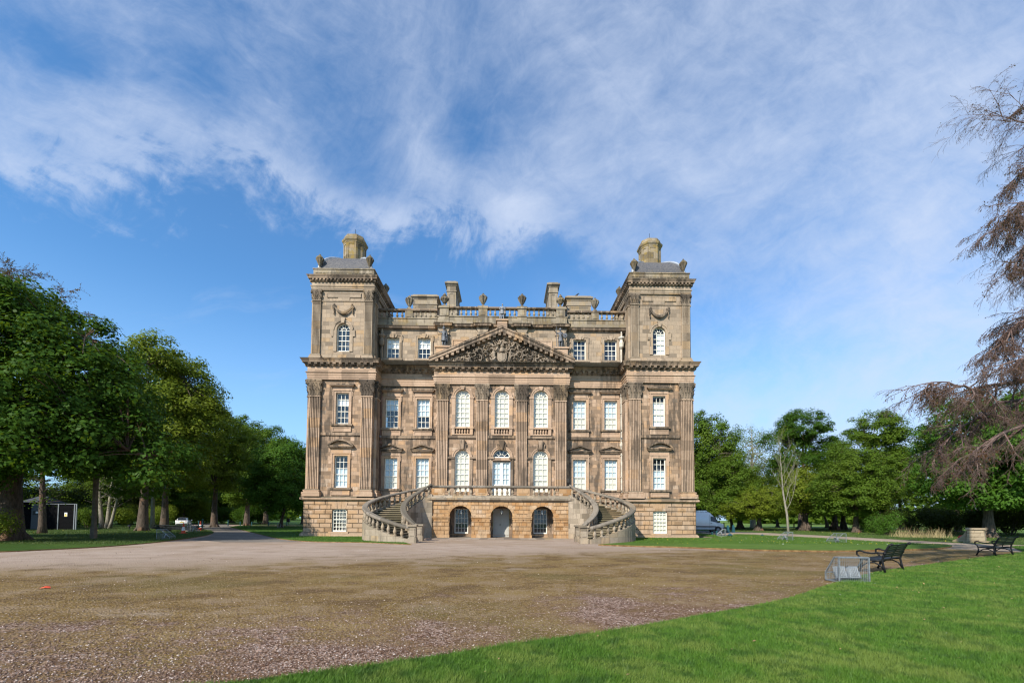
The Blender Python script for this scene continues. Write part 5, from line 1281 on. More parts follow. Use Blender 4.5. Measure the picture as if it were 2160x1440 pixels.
S3 = tree('sycamore_tree', Vector((AT(1692, 1100, 82).x, 82, 0)), tree_geo(71, [(0, 0, 0), (.1, 0, 4), (.5, 0, 8), (.4, 0, 13), (.6, 0, 19)], .7,
    [(.6, 0, 19.2, 4.4, 4.4, 3.4), (3.8, 0, 15.4, 3.8, 3.8, 2.5), (-3.6, 0, 16.6, 3.6, 3.6, 2.2), (5.2, 0, 13.2, 2.8, 3, 1.6), (-.5, 0, 12.6, 4.6, 4.6, 2.4), (-3, 0, 11.4, 3, 3, 2)], 340, 75, .24, 1.2, flat=.6, gap=.40, limbs=15, leaf='leaf_dark', limb_r=.32),
    'tall dark sycamore with a broad layered crown standing above the other park trees', group=GR)
tree_copy(LOW, Vector((AT(1700, 1100, 70).x, 70, 0)), 'low spreading tree behind the pale slim bare tree', 2.2, 1.35, 1.5, GR)
tree_copy(B1, Vector((AT(1640, 1100, 100).x, 100, 0)), 'green tree seen through the thin grey tree', 1.1, 1.15, .9, GR, 'leaf_mid')
tree_copy(B1, Vector((AT(1745, 1100, 98).x, 98, 0)), 'green tree below the broad layered sycamore', 3.1, 1.2, 1.02, GR, 'leaf_mid')
S4 = tree('chestnut_tree', G(1806, 1123), tree_geo(81, [(0, 0, 0), (0, 0, 1.6), (.1, 0, 3.4), (.2, 0, 6), (0, 0, 9)], .42,
    [(0, 0, 8.4, 4.4, 4.4, 3.6), (.5, 0, 5.2, 5.2, 5.0, 2.6), (-2.2, 0, 6.4, 3.6, 3.6, 2.8), (2.5, 0, 6.6, 3.6, 3.6, 3), (-.4, 0, 3.6, 5.0, 4.6, 1.3)], 460, 76, .20, 1.0, flat=.6, gap=.28, limbs=14, leaf='leaf_mid'),
    'dense dark green tree with foliage in drooping layers behind the iron bench', group=GR)
tree_copy(S3, Vector((AT(1858, 1100, 72).x, 72, 0)), 'tall bright topped tree rising behind the dense layered one', 2.6, .92, .88, GR, 'leaf_mid')
tree_copy(S1, Vector((AT(1900, 1100, 84).x, 84, 0)), 'mid green tree behind the hanging copper twigs', 1.6, .8, .78, GR, 'leaf_mid')
tree_copy(S4, Vector((AT(2085, 1100, 44).x, 44, 0)), 'large bright green maple behind the stone memorial', 4.4, 1.22, 1.30, GR, 'leaf_bright')
tree_copy(S4, Vector((AT(2230, 1100, 47).x, 47, 0)), 'large green tree cut by the right edge of the picture', .7, 1.25, 1.30, GR, 'leaf_mid')
tree_copy(S1, Vector((AT(2020, 1100, 66).x, 66, 0)), 'tall tree behind the bright maple', 3.0, .85, .72, GR, 'leaf_mid')
for px, Y, lab in ((1560, 84, 'dark stout trunk left of the low spreading tree'), (1760, 74, 'leaning dark trunk right of the pale slim tree'), (1780, 78, 'thick pale barked trunk beside the leaning one')):
    tree_copy(LOW, Vector((AT(px, 1100, Y).x, Y, 0)), 'low park tree with a ' + lab, px * .1, 1.15, 1.55, GR, 'leaf_mid')
# pale slim bare tree
r = empty('slim_tree', G(1662, 1123), 0, 'pale slim nearly leafless tree with upswept branches on the far lawn', 'tree', GR); r.scale = (.74, .74, 1.2); rnd = random.Random(9); rs = np.random.RandomState(9)
b = MB(); b.smooth = True; tp = [Vector((.1, 0, -.2)), Vector((-.1, 0, 2)), Vector((-.75, 0, 4.5)), Vector((-.95, 0, 7)), Vector((-1.3, 0, 10.4))]; b.tube(tp, [.24, .18, .13, .08, .015], 9); P = []; N = []
def grow(p, d, L, rad, lev):
    if lev == 0 or L < .25: return
    n = 5; pts = [p]; q = p.copy(); dd = d.copy()
    for i in range(n): dd = (dd + Vector((rnd.uniform(-.16, .16), rnd.uniform(-.16, .16), rnd.uniform(-.02, .16)))).normalized(); q = q + dd * L / n; pts.append(q.copy())
    b.tube(pts, [rad * (1 - .75 * i / n) for i in range(n + 1)], 4 if rad < .03 else 6, cap=False)
    for i in range(1, n + 1):
        for _ in range(1 if lev > 2 else 2):
            a = rnd.random() * 6.28; nd = (dd + Vector((math.cos(a), math.sin(a), .25)) * .75).normalized(); grow(pts[i], nd, L * rnd.uniform(.35, .55), rad * .5, lev - 1)
    if lev <= 1 and rnd.random() < .6: P.append(np.array(q) + rs.normal(size=(3, 3)) * .2); N.append(rs.normal(size=(3, 3)) + np.array([0, 0, .5]))
for z, dx, L in ((2.6, .8, 4.2), (3.4, .75, 4.0), (4.2, -.7, 2.6), (5, .8, 3.4), (5.6, -.6, 2.5), (6.2, .55, 2.8), (7, -.5, 2.4), (7.6, .5, 2.4), (8.4, -.35, 2), (9, .4, 2), (9.8, .1, 1.6)):
    f = z / 10.4 * 4; i = min(3, int(f)); p = tp[i].lerp(tp[i + 1], f - i); p.z = z; grow(p, Vector((dx, rnd.uniform(-.4, .4), .75)).normalized(), L, .05 * (1 - z / 14), 3)
b.build('trunk', M['bark_pale'], r); npmesh('crown', leaf_quads(rs, np.concatenate(P), np.concatenate(N), .13), 4, M['leaf_olive'], r)

# ---- copper beech: twigs hanging in from the right; and its neighbour at the left
def beech(loc, limbs, trunk, r0, label, seed, lev=3, dens=1.0, droop=.10, lsz=.055, tw=1.0, nleaf=.3):
    rnd = random.Random(seed); rs = np.random.RandomState(seed); b = MB(); b.smooth = True; P = []; N = []
    r = empty('copper_beech', loc, 0, label, 'tree')
    b.tube([Vector(p) for p in trunk], [r0 * (1.25 if i == 0 else 1) * (1 - .6 * i / (len(trunk) - 1)) for i in range(len(trunk))], 12)
    def tw_(p, d, L, rad, lv):
        n = 6 if lv > 1 else 4; pts = [p]; q = p.copy(); dd = d.copy()
        for i in range(n):
            dd = (dd + Vector((rnd.uniform(-.15, .15), rnd.uniform(-.15, .15), rnd.uniform(-.15, .08) - droop)) ).normalized(); q = q + dd * (L / n); pts.append(q.copy())
        b.tube(pts, [max(.0045 * tw, rad * (1 - .72 * i / n)) for i in range(n + 1)], 3 if rad < .02 else 5, cap=False)
        if lv > 0:
            for i in range(1, n + 1):
                for _ in range(2 if rnd.random() < dens else 1):
                    ax = Vector((rnd.uniform(-1, 1), rnd.uniform(-1, 1), rnd.uniform(-.7, .5))); nd = (dd * 1.0 + ax.normalized() * .75).normalized(); tw_(pts[i], nd, L * rnd.uniform(.34, .6), rad * .48, lv - 1)
        if lv <= 1:
            for i in range(1, n + 1):
                k = 1 if rnd.random() < nleaf else 0
                if k: P.append(np.array(pts[i]) + rs.normal(size=(k, 3)) * .05); N.append(rs.normal(size=(k, 3)))
    for pts, rad, L in limbs:
        pts = [Vector(p) for p in pts]; fine = []
        for i in range(len(pts) - 1):
            for k in range(3): fine.append(pts[i].lerp(pts[i + 1], k / 3) + Vector((rnd.uniform(-.06, .06), rnd.uniform(-.06, .06), rnd.uniform(-.06, .06))))
        fine.append(pts[-1]); m = len(fine)
        b.tube(fine, [rad * .62 * (1 - .88 * i / (m - 1)) for i in range(m)], 7)
        for i in range(2, m):
            dd = (fine[i] - fine[i - 1]).normalized()
            for _ in range(2):
                ax = Vector((rnd.uniform(-1, 1), rnd.uniform(-1, 1), rnd.uniform(-1, .6))).normalized(); tw_(fine[i], (dd * .9 + ax * .8).normalized(), L * (1.15 - .5 * i / m) * rnd.uniform(.6, 1.1), rad * .33 * (1 - .6 * i / m), lev - 1)
        tw_(fine[-1], (fine[-1] - fine[-2]).normalized(), L * .7, rad * .15, lev - 1)
    b.build('trunk', M['twig'], r); npmesh('crown', leaf_quads(rs, np.concatenate(P), np.concatenate(N), lsz), 4, M['leaf_copper'], r)
    return r
BL = Vector((25.5, 17.5, 0))
def bp(px, py, Y): return AT(px, py, Y) - BL
limbs = []
TR = [(0, 0, -.2), (0, 0, 2.5), (-.2, 0, 5), (-.3, 0, 8.5), (-.2, 0, 12), (0, 0, 17), (0, 0, 21)]
def T_(z):
    for a, c in zip(TR, TR[1:]):
        if a[2] <= z <= c[2]: u = (z - a[2]) / (c[2] - a[2]); return Vector(a).lerp(Vector(c), u)
limbs.append(([T_(5.2), bp(2230, 830, 17.2), bp(2110, 850, 16.6), bp(2030, 895, 16.2), bp(1990, 935, 16)], .18, 1.7))
limbs.append(([T_(5.6), bp(2200, 800, 16.5), bp(2120, 810, 15.6), bp(2050, 822, 15), bp(2000, 806, 14.8), bp(1965, 806, 14.6)], .15, 1.5))
limbs.append(([T_(4.8), bp(2240, 870, 15.5), bp(2140, 905, 15), bp(2080, 935, 14.6), bp(2030, 965, 14.4)], .13, 1.5))
#limbs.append(([T_(5), bp(2260, 860, 14.5), bp(2180, 890, 13.8), bp(2130, 930, 13.4), bp(2095, 965, 13.2)], .10, 1.3))
limbs.append(([T_(8.2), bp(2280, 640, 17), bp(2200, 640, 16.6), bp(2130, 700, 16.4), bp(2120, 750, 16.2)], .14, 1.4))
limbs.append(([T_(9.5), bp(2270, 520, 17), bp(2190, 470, 16.6), bp(2140, 470, 16.3), bp(2105, 482, 16.2)], .12, 1.3))
limbs.append(([T_(9.8), bp(2280, 500, 16), bp(2200, 480, 15.6), bp(2160, 530, 15.3), bp(2130, 565, 15.2)], .11, 1.2))
limbs.append(([T_(12), bp(2290, 400, 17), bp(2220, 340, 16.6), bp(2170, 350, 16.4), bp(2140, 378, 16.3)], .11, 1.2))
limbs.append(([T_(14), bp(2300, 290, 17), bp(2240, 220, 16.8), bp(2200, 205, 16.6), bp(2175, 222, 16.5)], .10, 1.1))
limbs.append(([T_(7), bp(2260, 690, 17), bp(2190, 665, 16.7), bp(2135, 690, 16.5), bp(2095, 735, 16.4)], .12, 1.3)); limbs.append(([T_(6.6), bp(2250, 760, 15.5), bp(2180, 745, 15.2), bp(2120, 770, 15), bp(2070, 800, 14.9)], .12, 1.3)); limbs.append(([T_(11), bp(2280, 440, 15.5), bp(2200, 415, 15.3), bp(2150, 430, 15.2), bp(2115, 455, 15.1)], .11, 1.2))
limbs.append(([T_(10), Vector((-1, -3, 11)), Vector((-1.6, -5.2, 11.4))], .16, 2.6)); limbs.append(([T_(12), Vector((2, 3, 14)), Vector((3.5, 6, 15.5))], .16, 2.6)); limbs.append(([T_(9), Vector((4, -1, 11)), Vector((7, -2, 12))], .16, 2.8)); limbs.append(([T_(17), Vector((-1, 1, 19)), Vector((-2, 2, 20.5))], .1, 2.2))
beech(BL, limbs, TR, .62, 'copper beech just opening its leaves, bare twigs sweeping down from the right edge', 5, lev=4, dens=.03, droop=.05, tw=.72, nleaf=.09, lsz=.05)
BL2 = Vector((AT(-95, 1100, 46).x, 46, -1.2))
limbs2 = [([(0, 0, 12), (3, 0, 18), (6, 0, 22), (8.5, 0, 24.5)], .22, 4), ([(0, 0, 15), (2, 0, 21), (3, 0, 26)], .2, 4), ([(0, 0, 10), (5, 0, 15), (9, 0, 19), (11, 0, 21)], .2, 3.8), ([(0, 0, 16), (-2, 0, 23), (-3, 1, 28)], .2, 4), ([(0, 0, 14), (5, 1, 19), (8, 1, 21.5)], .18, 3.6), ([(0, 0, 18), (1.5, 0, 24), (4.5, 0, 27)], .16, 3.4)]
beech(BL2, limbs2, [(0, 0, -.2), (0, 0, 6), (0, 0, 12), (0, 0, 18), (0, 0, 24)], .7, 'reddish half bare beech top showing above the huge dark sycamore', 8, lev=3, dens=1.0, droop=.02, lsz=.13, tw=2.2, nleaf=.8)

# ---- shrubs
def shrub_geo(seed, rx, ry, h, n, lsize, leaf, lumps=9):
    rs = np.random.RandomState(seed); rnd = random.Random(seed); b = MB(); P = []; N = []
    for k in range(7):
        a = rnd.random() * 6.28; e = Vector((math.cos(a) * rx * .6, math.sin(a) * ry * .6, h * rnd.uniform(.5, .85))); b.tube(bez(Vector((math.cos(a) * .2, math.sin(a) * .2, -.1)), Vector((e.x * .4, e.y * .4, e.z * .6)), e, 5), [.06, .05, .04, .03, .02, .01], 5, cap=False)
    for k in range(lumps):
        a = rs.uniform(0, 6.28); q = rs.uniform(0, .75); c = np.array([math.cos(a) * q * rx, math.sin(a) * q * ry, h * rs.uniform(.25, .72)]); s = np.array([rx, ry, h]) * rs.uniform(.25, .42)
        d = rs.normal(size=(n // lumps, 3)); d /= np.linalg.norm(d, axis=1, keepdims=True); X = c + d * s * rs.uniform(.4, 1.05, (len(d), 1)); keep_ = X[:, 2] > .02; P.append(X[keep_]); N.append((d + np.array([0, 0, .5]) + rs.normal(size=d.shape) * .4)[keep_])
    return b.build('stem', M['bark']), npmesh('foliage', leaf_quads(rs, np.concatenate(P), np.concatenate(N), lsize), 4, M[leaf])
def shrub(loc, geo, label, group=None, sc=1.0, rz=0):
    r = empty('leafy_shrub', loc, rz, label, 'shrub', group); r.scale = (sc,) * 3
    for o in geo: o.parent = r
    return r
SH1 = shrub(G(14, 1143) + Vector((.3, -1.2, 0)), shrub_geo(1, 1.8, 1.6, 2.3, 5200, .085, 'leaf_olive', 14), 'leafy yellow green shrub at the foot of the huge sycamore')
SH2 = shrub(Vector((AT(1868, 1100, 50).x, 50, 0)), shrub_geo(2, 2.2, 2.0, 3.0, 6000, .11, 'leaf_bright', 12), 'rounded bright green shrub at the end of the far lawn')
SB = shrub(Vector((AT(1925, 1100, 56).x, 56, 0)), shrub_geo(3, 4, 3, 3.8, 9000, .16, 'leaf_brown', 16), 'dark thicket behind the dry grass', 'dark shrubs closing the right side')
for px, Y, sc, lab in ((1990, 57, 1.0, 'dark thicket behind the tallest dry grass'), (2060, 55, 1.05, 'dark thicket directly behind the stone memorial'), (2130, 53, 1.1, 'dark thicket right of the stone memorial'), (2210, 52, 1.1, 'dark thicket at the right edge of the picture'), (1830, 60, .7, 'low dark thicket left of the bright green shrub')):
    c = copy_tree(SB); c.location = (AT(px, 1100, Y).x, Y, 0); c.rotation_euler.z = px * .37; c.scale = (sc, sc, sc); tag(c, lab)
gw = 'shrubs of the woodland floor'
for i, (px, Y, sc, lf, lab) in enumerate(((-20, 58, 1.0, 'leaf_mid', 'green undergrowth shrub left of the dark enclosure'), (185, 60, .75, 'leaf_mid', 'green undergrowth shrub right of the dark enclosure'), (225, 66, .9, 'leaf_olive', 'yellowish undergrowth shrub behind the three pale stems'), (255, 88, .95, 'leaf_mid', 'undergrowth shrub left of the straight sycamore trunk'),
    (335, 76, .95, 'leaf_olive', 'yellowish undergrowth shrub behind the two big trunks'), (380, 92, 1.3, 'leaf_olive', 'yellow green shrub right behind the white car'), (425, 96, 1.2, 'leaf_olive', 'yellowish shrub right of the white car'), (470, 100, 1.1, 'leaf_dark', 'dark shrub beyond the end of the drive'), (515, 96, 1.1, 'leaf_dark', 'dark shrub behind the chain posts'), (548, 100, .9, 'leaf_dark', 'dark shrub left of the leaning trunk'),
    (110, 62, 1.0, 'leaf_brown', 'brown green thicket behind the warning sign'), (300, 84, 1.2, 'leaf_brown', 'brown green thicket deep behind the pale straight trunk'))):
    c = copy_tree(SB); c.location = (AT(px, 1100, Y).x, Y, 0); c.rotation_euler.z = px * .73; c.scale = (sc, sc, sc * (1.0 if i % 3 else 1.3)); tag(c, lab, None, gw)
    for o in c.children:
        if o.name.startswith('foliage'): o.material_slots[0].link = 'OBJECT'; o.material_slots[0].material = M[lf]
k_ = 0
for px, Y, sc, lf in ((-60, 70, 1.5, 'leaf_mid'), (30, 72, 1.5, 'leaf_brown'), (95, 76, 1.55, 'leaf_mid'), (160, 80, 1.6, 'leaf_brown'), (215, 86, 1.6, 'leaf_mid'), (262, 92, 1.7, 'leaf_mid'), (305, 98, 1.8, 'leaf_olive'), (350, 104, 1.8, 'leaf_mid'), (395, 112, 1.9, 'leaf_brown'), (440, 118, 2.0, 'leaf_mid'), (486, 124, 2.0, 'leaf_brown'), (528, 120, 1.7, 'leaf_mid')):
    c = copy_tree(SB); c.location = (AT(px, 1100, Y).x, Y, 0); c.rotation_euler.z = px * .41; c.scale = (sc, sc, sc * 1.25)
    tag(c, 'tall thicket deep in the wood, number of trunks in front hiding it'.replace('number of trunks in front hiding it', ('left of the enclosure', 'behind the hut roof', 'behind the enclosure', 'right behind the warning sign', 'behind the three pale stems', 'left of the straight sycamore trunk', 'behind the straight sycamore trunk', 'behind the second big trunk', 'above the white car roof', 'above the right traffic cone', 'above the mouth of the drive', 'above the chain posts')[k_]), None, gw); k_ += 1
    for o in c.children:
        if o.name.startswith('foliage'): o.material_slots[0].link = 'OBJECT'; o.material_slots[0].material = M[lf]
# far woods on the horizon: one mass nobody could count
rs = np.random.RandomState(77); P = []; N = []
for k in range(300):
    an = rs.uniform(-1.05, 1.05); D = rs.uniform(210, 330); h = rs.uniform(5, 12) * (1 if an > 0 else 1.3); c = np.array([D * math.sin(an), D * math.cos(an), h * .5])
    m = 110; d = rs.normal(size=(m, 3)); d /= np.linalg.norm(d, axis=1, keepdims=True); P.append(c + d * np.array([h * .6, h * .6, h * .55]) * rs.uniform(.5, 1, (m, 1))); N.append(d + np.array([0, 0, .4]))
fw = npmesh('distant_woods', leaf_quads(rs, np.concatenate(P), np.concatenate(N), 2.4), 4, M['leaf_mid']); tag(fw, 'line of far woods at the edge of the park', 'woods', kind='stuff')
# ================================================================== GROUND
def gpoly(pts, z=0.0): return [tuple(G(x, y, z).xy) for x, y in pts]
def smooth_line(P, k=6):
    out = []; n = len(P)
    for i in range(n - 1):
        p0, p1, p2, p3 = [np.array(P[max(0, min(n - 1, i + j))], float) for j in (-1, 0, 1, 2)]
        for t in [j / k for j in range(k)]:
            out.append(tuple(.5 * ((2 * p1) + (-p0 + p2) * t + (2 * p0 - 5 * p1 + 4 * p2 - p3) * t * t + (-p0 + 3 * p1 - 3 * p2 + p3) * t ** 3)))
    out.append(tuple(P[-1])); return out
near_edge = smooth_line(gpoly([(300, 1438), (380, 1434), (500, 1425), (610, 1412), (750, 1395), (900, 1375), (1080, 1348), (1280, 1322), (1430, 1297), (1580, 1272), (1680, 1250), (1740, 1230), (1825, 1207), (1860, 1200), (1930, 1190), (2070, 1172), (2160, 1161)], .088))
NEAR = [(-3.6, 3.6)] + near_edge + [(34, 29), (60, 36), (90, 20), (90, -40), (-30, -40), (-20, -6)]
island_front = smooth_line(gpoly([(1262, 1147), (1330, 1149.5), (1430, 1152), (1580, 1157.5), (1730, 1160), (1830, 1159), (1955, 1156), (1995, 1153), (2008, 1150), (1995, 1148), (1930, 1145), (1830, 1140), (1730, 1134), (1630, 1129), (1560, 1126), (1545, 1127.5), (1530, 1130.5), (1518, 1133)], .09))
DRIVE_R = gpoly([(1550, 1136), (1480, 1138)])
ISL = island_front + [tuple(G(1512, 1131).xy), tuple(G(1504, 1128).xy)] + [(22.4, 52.5), (20.2, 49), (19.2, 43), (19, 38), (17.1, 37.7), (10.7, 37.7), (10.5, 37), (9.6, 31)]
far_r = smooth_line(gpoly([(1545, 1121.2), (1600, 1122.8), (1700, 1127.3), (1800, 1132.5), (1900, 1138), (2000, 1143.5), (2080, 1146.5), (2160, 1149)]))
FARR = far_r + [(60, 31), (140, 30), (400, 100), (400, 420), (20, 420), (20, 72), (30, 66)]
left_edge = smooth_line(gpoly([(-200, 1166), (0, 1162), (100, 1157.5), (200, 1152.5), (300, 1145), (375, 1137), (430, 1129), (450, 1123), (446, 1119), (432, 1116), (418, 1112), (405, 1108), (395, 1105)], .05))
LEFT = left_edge + [(-72, 110), (-110, 180), (-300, 400), (-400, 400), (-400, 20), (-60, 24)]
lr = smooth_line(gpoly([(485, 1110.5), (545, 1125), (590, 1135), (650, 1140.5), (720, 1142), (785, 1143.5), (868, 1147)], .05))
LRR = lr + [(-6.2, 29.2), (-9.5, 31), (-10.4, 36), (-10.7, 37.7), (-17.1, 37.7), (-17.3, 60), (-17, 80), (-30, 82), (-48, 80.5)]
LBACK = [tuple(G(440, 1104).xy), tuple(G(485, 1105).xy), (-48, 86), (-30, 88), (-17, 86), (-17, 420), (-300, 420), (-110, 180), (-72, 118)]
def sheet(name, poly, z, mat, bank=0.0, label=None):
    """one sheet of ground; bank = a turf edge that drops to the gravel"""
    b = MB(); n = len(poly)
    b.add([(x, y, z) for x, y in poly] + ([(x, y, -.03) for x, y in poly] if bank else []), [list(range(n))] + ([[i, i + n, (i + 1) % n + n, (i + 1) % n] for i in range(n)] if bank else []))
    if bank: b.m = [0] + [1] * n
    o = b.build(name, [mat, M['soil']]); tag(o, kind='structure'); 
    if label: tag(o, label)
    return o
def gravel_mat():
    t = NT('court_gravel'); p = t.pos(); sp = t.n('ShaderNodeSeparateXYZ'); t.l(p, sp.inputs[0]); X, Y = sp.outputs[0], sp.outputs[1]
    big = t.noise(t.mapping(p, (.10, .14, 1)), 1.6, 5, .6); mid = t.noise(t.mapping(p, (.42, .55, 1)), 1.5, 7, .68); fine = t.noise(p, 9, 6, .7)
    vo = t.n('ShaderNodeTexVoronoi'); t.l(p, vo.inputs['Vector']); vo.inputs['Scale'].default_value = 26; vo2 = t.n('ShaderNodeTexVoronoi'); t.l(p, vo2.inputs['Vector']); vo2.inputs['Scale'].default_value = 55
    bw = t.n('ShaderNodeSeparateColor'); t.l(vo.outputs['Color'], bw.inputs[0]); bw2 = t.n('ShaderNodeSeparateColor'); t.l(vo2.outputs['Color'], bw2.inputs[0])
    tan = t.mix(t.ramp(mid, .35, .68), (.375, .29, .23), (.285, .208, .155)); tan = t.mix(t.ramp(big, .45, .62, 0, .55), tan, (.24, .165, .10))
    stony = t.mix(t.ramp(bw.outputs[0], .2, 1.0), (.082, .040, .022), (.31, .21, .16)); stony = t.mix(t.ramp(bw2.outputs[1], .80, .99, 0, .8), stony, (.52, .43, .38)); stony = t.mix(t.ramp(mid, .42, .58, 0, .85), stony, (.115, .062, .028)); stony = t.mix(t.ramp(big, .48, .60, 0, .55), stony, (.17, .11, .045))
    moss = t.mix(t.ramp(fine, .35, .65), (.105, .062, .018), (.205, .132, .046)); moss = t.mix(t.ramp(mid, .50, .60, 0, .5), moss, (.25, .18, .115)); moss = t.mix(t.ramp(mid, .40, .49, .75, 0), moss, (.085, .048, .018)); moss = t.mix(t.ramp(t.noise(t.mapping(p, (.16, .34, 1), (0, 0, .25)), 1.7, 6, .66), .50, .60, 0, .55), moss, (.21, .14, .045)); moss = t.mix(t.ramp(big, .5, .62, 0, .6), moss, (.105, .080, .018)); moss = t.mix(t.ramp(bw2.outputs[0], .78, .96, 0, .55), moss, (.38, .30, .23))
    # stony near the camera side edge, moss in the middle, worn tan by the house
    d = t.math('MULTIPLY_ADD', X, -.42, Y); d = t.math('MULTIPLY_ADD', t.math('SUBTRACT', big, .5), 15, d); d = t.math('MULTIPLY_ADD', t.math('SUBTRACT', mid, .5), 14, d)
    col = t.mix(t.ramp(d, 5.4, 8.4), stony, moss)
    fm = t.math('MULTIPLY', t.ramp(d, 17, 23, 1, 0), t.ramp(X, 8.0, 3.0)); 
    far = t.mix(t.ramp(fine, .3, .7, 0, .3), tan, (.36, .295, .235))
    col = t.mix(t.math('MULTIPLY', t.ramp(d, 16, 23), 1), col, far)
    # pale worn tracks through the moss
    tr = t.ramp(t.noise(t.mapping(p, (.35, .6, 1), (0, 0, .5)), 1.1, 6, .62), .60, .70, 0, .55); col = t.mix(t.math('MULTIPLY', tr, t.ramp(d, 7.5, 10)), col, (.30, .235, .175))
    col = t.mix(t.math('MULTIPLY', t.ramp(mid, .58, .72, 0, .55), t.ramp(d, 15, 19)), col, (.20, .135, .07))
    h = t.math('ADD', t.math('MULTIPLY', vo.outputs['Distance'], .8), t.math('MULTIPLY', fine, .4))
    return t.done(t.principled(col, .93, 0, .12, t.bump(h, .9, .03)))
def grass_mat(name, a, b, c, sc=1.0, dry=.0):
    t = NT(name); p = t.pos(); n1 = t.noise(p, .35 * sc, 5, .6); n2 = t.noise(p, 2.2 * sc, 5, .65); n3 = t.noise(p, 24, 5, .7)
    col = t.mix(t.ramp(n1, .38, .62), a, b); col = t.mix(t.ramp(n2, .45, .7, 0, .7), col, c); col = t.mix(t.ramp(n3, .35, .7, 0, .45), col, (a[0] * .45, a[1] * .5, a[2] * .5))
    if dry: col = t.mix(t.ramp(n2, .55, .75, 0, dry), col, (.20, .17, .06))
    return t.done(t.principled(col, .85, 0, .12, t.bump(t.math('ADD', n3, n2), .9, .06)))
M['gravel'] = gravel_mat()
M['lawn'] = grass_mat('mown_lawn', (.055, .125, .013), (.08, .16, .02), (.040, .095, .012))
M['lawn_far'] = grass_mat('far_lawn', (.075, .135, .020), (.11, .18, .028), (.065, .115, .018), .5)
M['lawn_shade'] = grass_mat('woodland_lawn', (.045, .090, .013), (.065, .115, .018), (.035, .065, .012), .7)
M['field'] = grass_mat('park_field', (.12, .19, .035), (.15, .22, .045), (.10, .16, .03), .12)
def asphalt():
    t = NT('asphalt'); p = t.pos(); n = t.noise(p, 40, 4); m_ = t.noise(p, .8, 4)
    return t.done(t.principled(t.mix(t.ramp(m_, .3, .7), t.mix(n, (.045, .045, .048), (.09, .088, .088)), (.085, .08, .075)), .85, 0, .3, t.bump(n, .3, .01)))
M['asphalt'] = asphalt()
b = MB(); b.quad((-900, -60, -.06), (900, -60, -.06), (900, 1100, -.06), (-900, 1100, -.06)); tag(b.build('ground', M['field']), kind='structure')
COURT = [(-90, -30), (45, -30), (45, 33), (27, 56), (22, 40), (17, 37.9), (-17, 37.9), (-22, 60), (-40, 90), (-110, 98), (-60, 60), (-80, 30)]
sheet('gravel_court', COURT, 0, M['gravel'])
path_r = [tuple(G(*q).xy) for q in ((1500, 1121), (1545, 1119.5), (1600, 1121.5), (1700, 1126), (1800, 1131), (1900, 1136), (2000, 1141), (2100, 1144.5), (2200, 1147))] + [(60, 30), (45, 20), (30, 22), (24, 30), (27, 45), (22.5, 52)]
M['path'] = grass_mat('path_gravel', (.34, .26, .185), (.40, .31, .225), (.28, .21, .145)); sheet('gravel_path', path_r, .004, M['path'])
drive = [tuple(G(*q).xy) for q in ((560, 1143), (640, 1142), (600, 1136), (545, 1124), (490, 1109.5), (470, 1103), (405, 1103), (430, 1117), (450, 1124), (440, 1131), (405, 1137), (470, 1143))]
M['drive'] = grass_mat('drive_gravel', (.19, .165, .14), (.25, .215, .18), (.15, .13, .11)); sheet('drive', drive, .005, M['drive'])
dv = [(16.9, 39), (18.6, 39.5), (19.0, 43), (20.0, 49), (22.3, 53), (26, 56), (36, 57.5), (36, 66), (16.9, 66)]
sheet('asphalt_drive', dv, .008, M['asphalt'])
kb = MB(); kp = [(18.4, 38.2), (18.9, 39.5), (19.1, 43), (20.1, 49), (22.4, 52.8), (25.5, 55.2)]; kb.sweep([(-.07, -.05), (-.07, .09), (.07, .09), (.07, -.05)], kp); tag(kb.build('kerb', M['paving']), kind='structure')
sheet('near_lawn', NEAR, .035, M['lawn'], 1); sheet('side_lawn', ISL, .09, M['lawn_far'], 1); sheet('park_lawn', FARR, .02, M['lawn_far'])
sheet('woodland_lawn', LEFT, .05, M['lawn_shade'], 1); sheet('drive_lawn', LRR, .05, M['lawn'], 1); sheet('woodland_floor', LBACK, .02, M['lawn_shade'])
fp = [(25, 92), (400, 120), (400, 900), (-60, 900), (10, 110)]
sheet('field', fp, .03, M['field'])

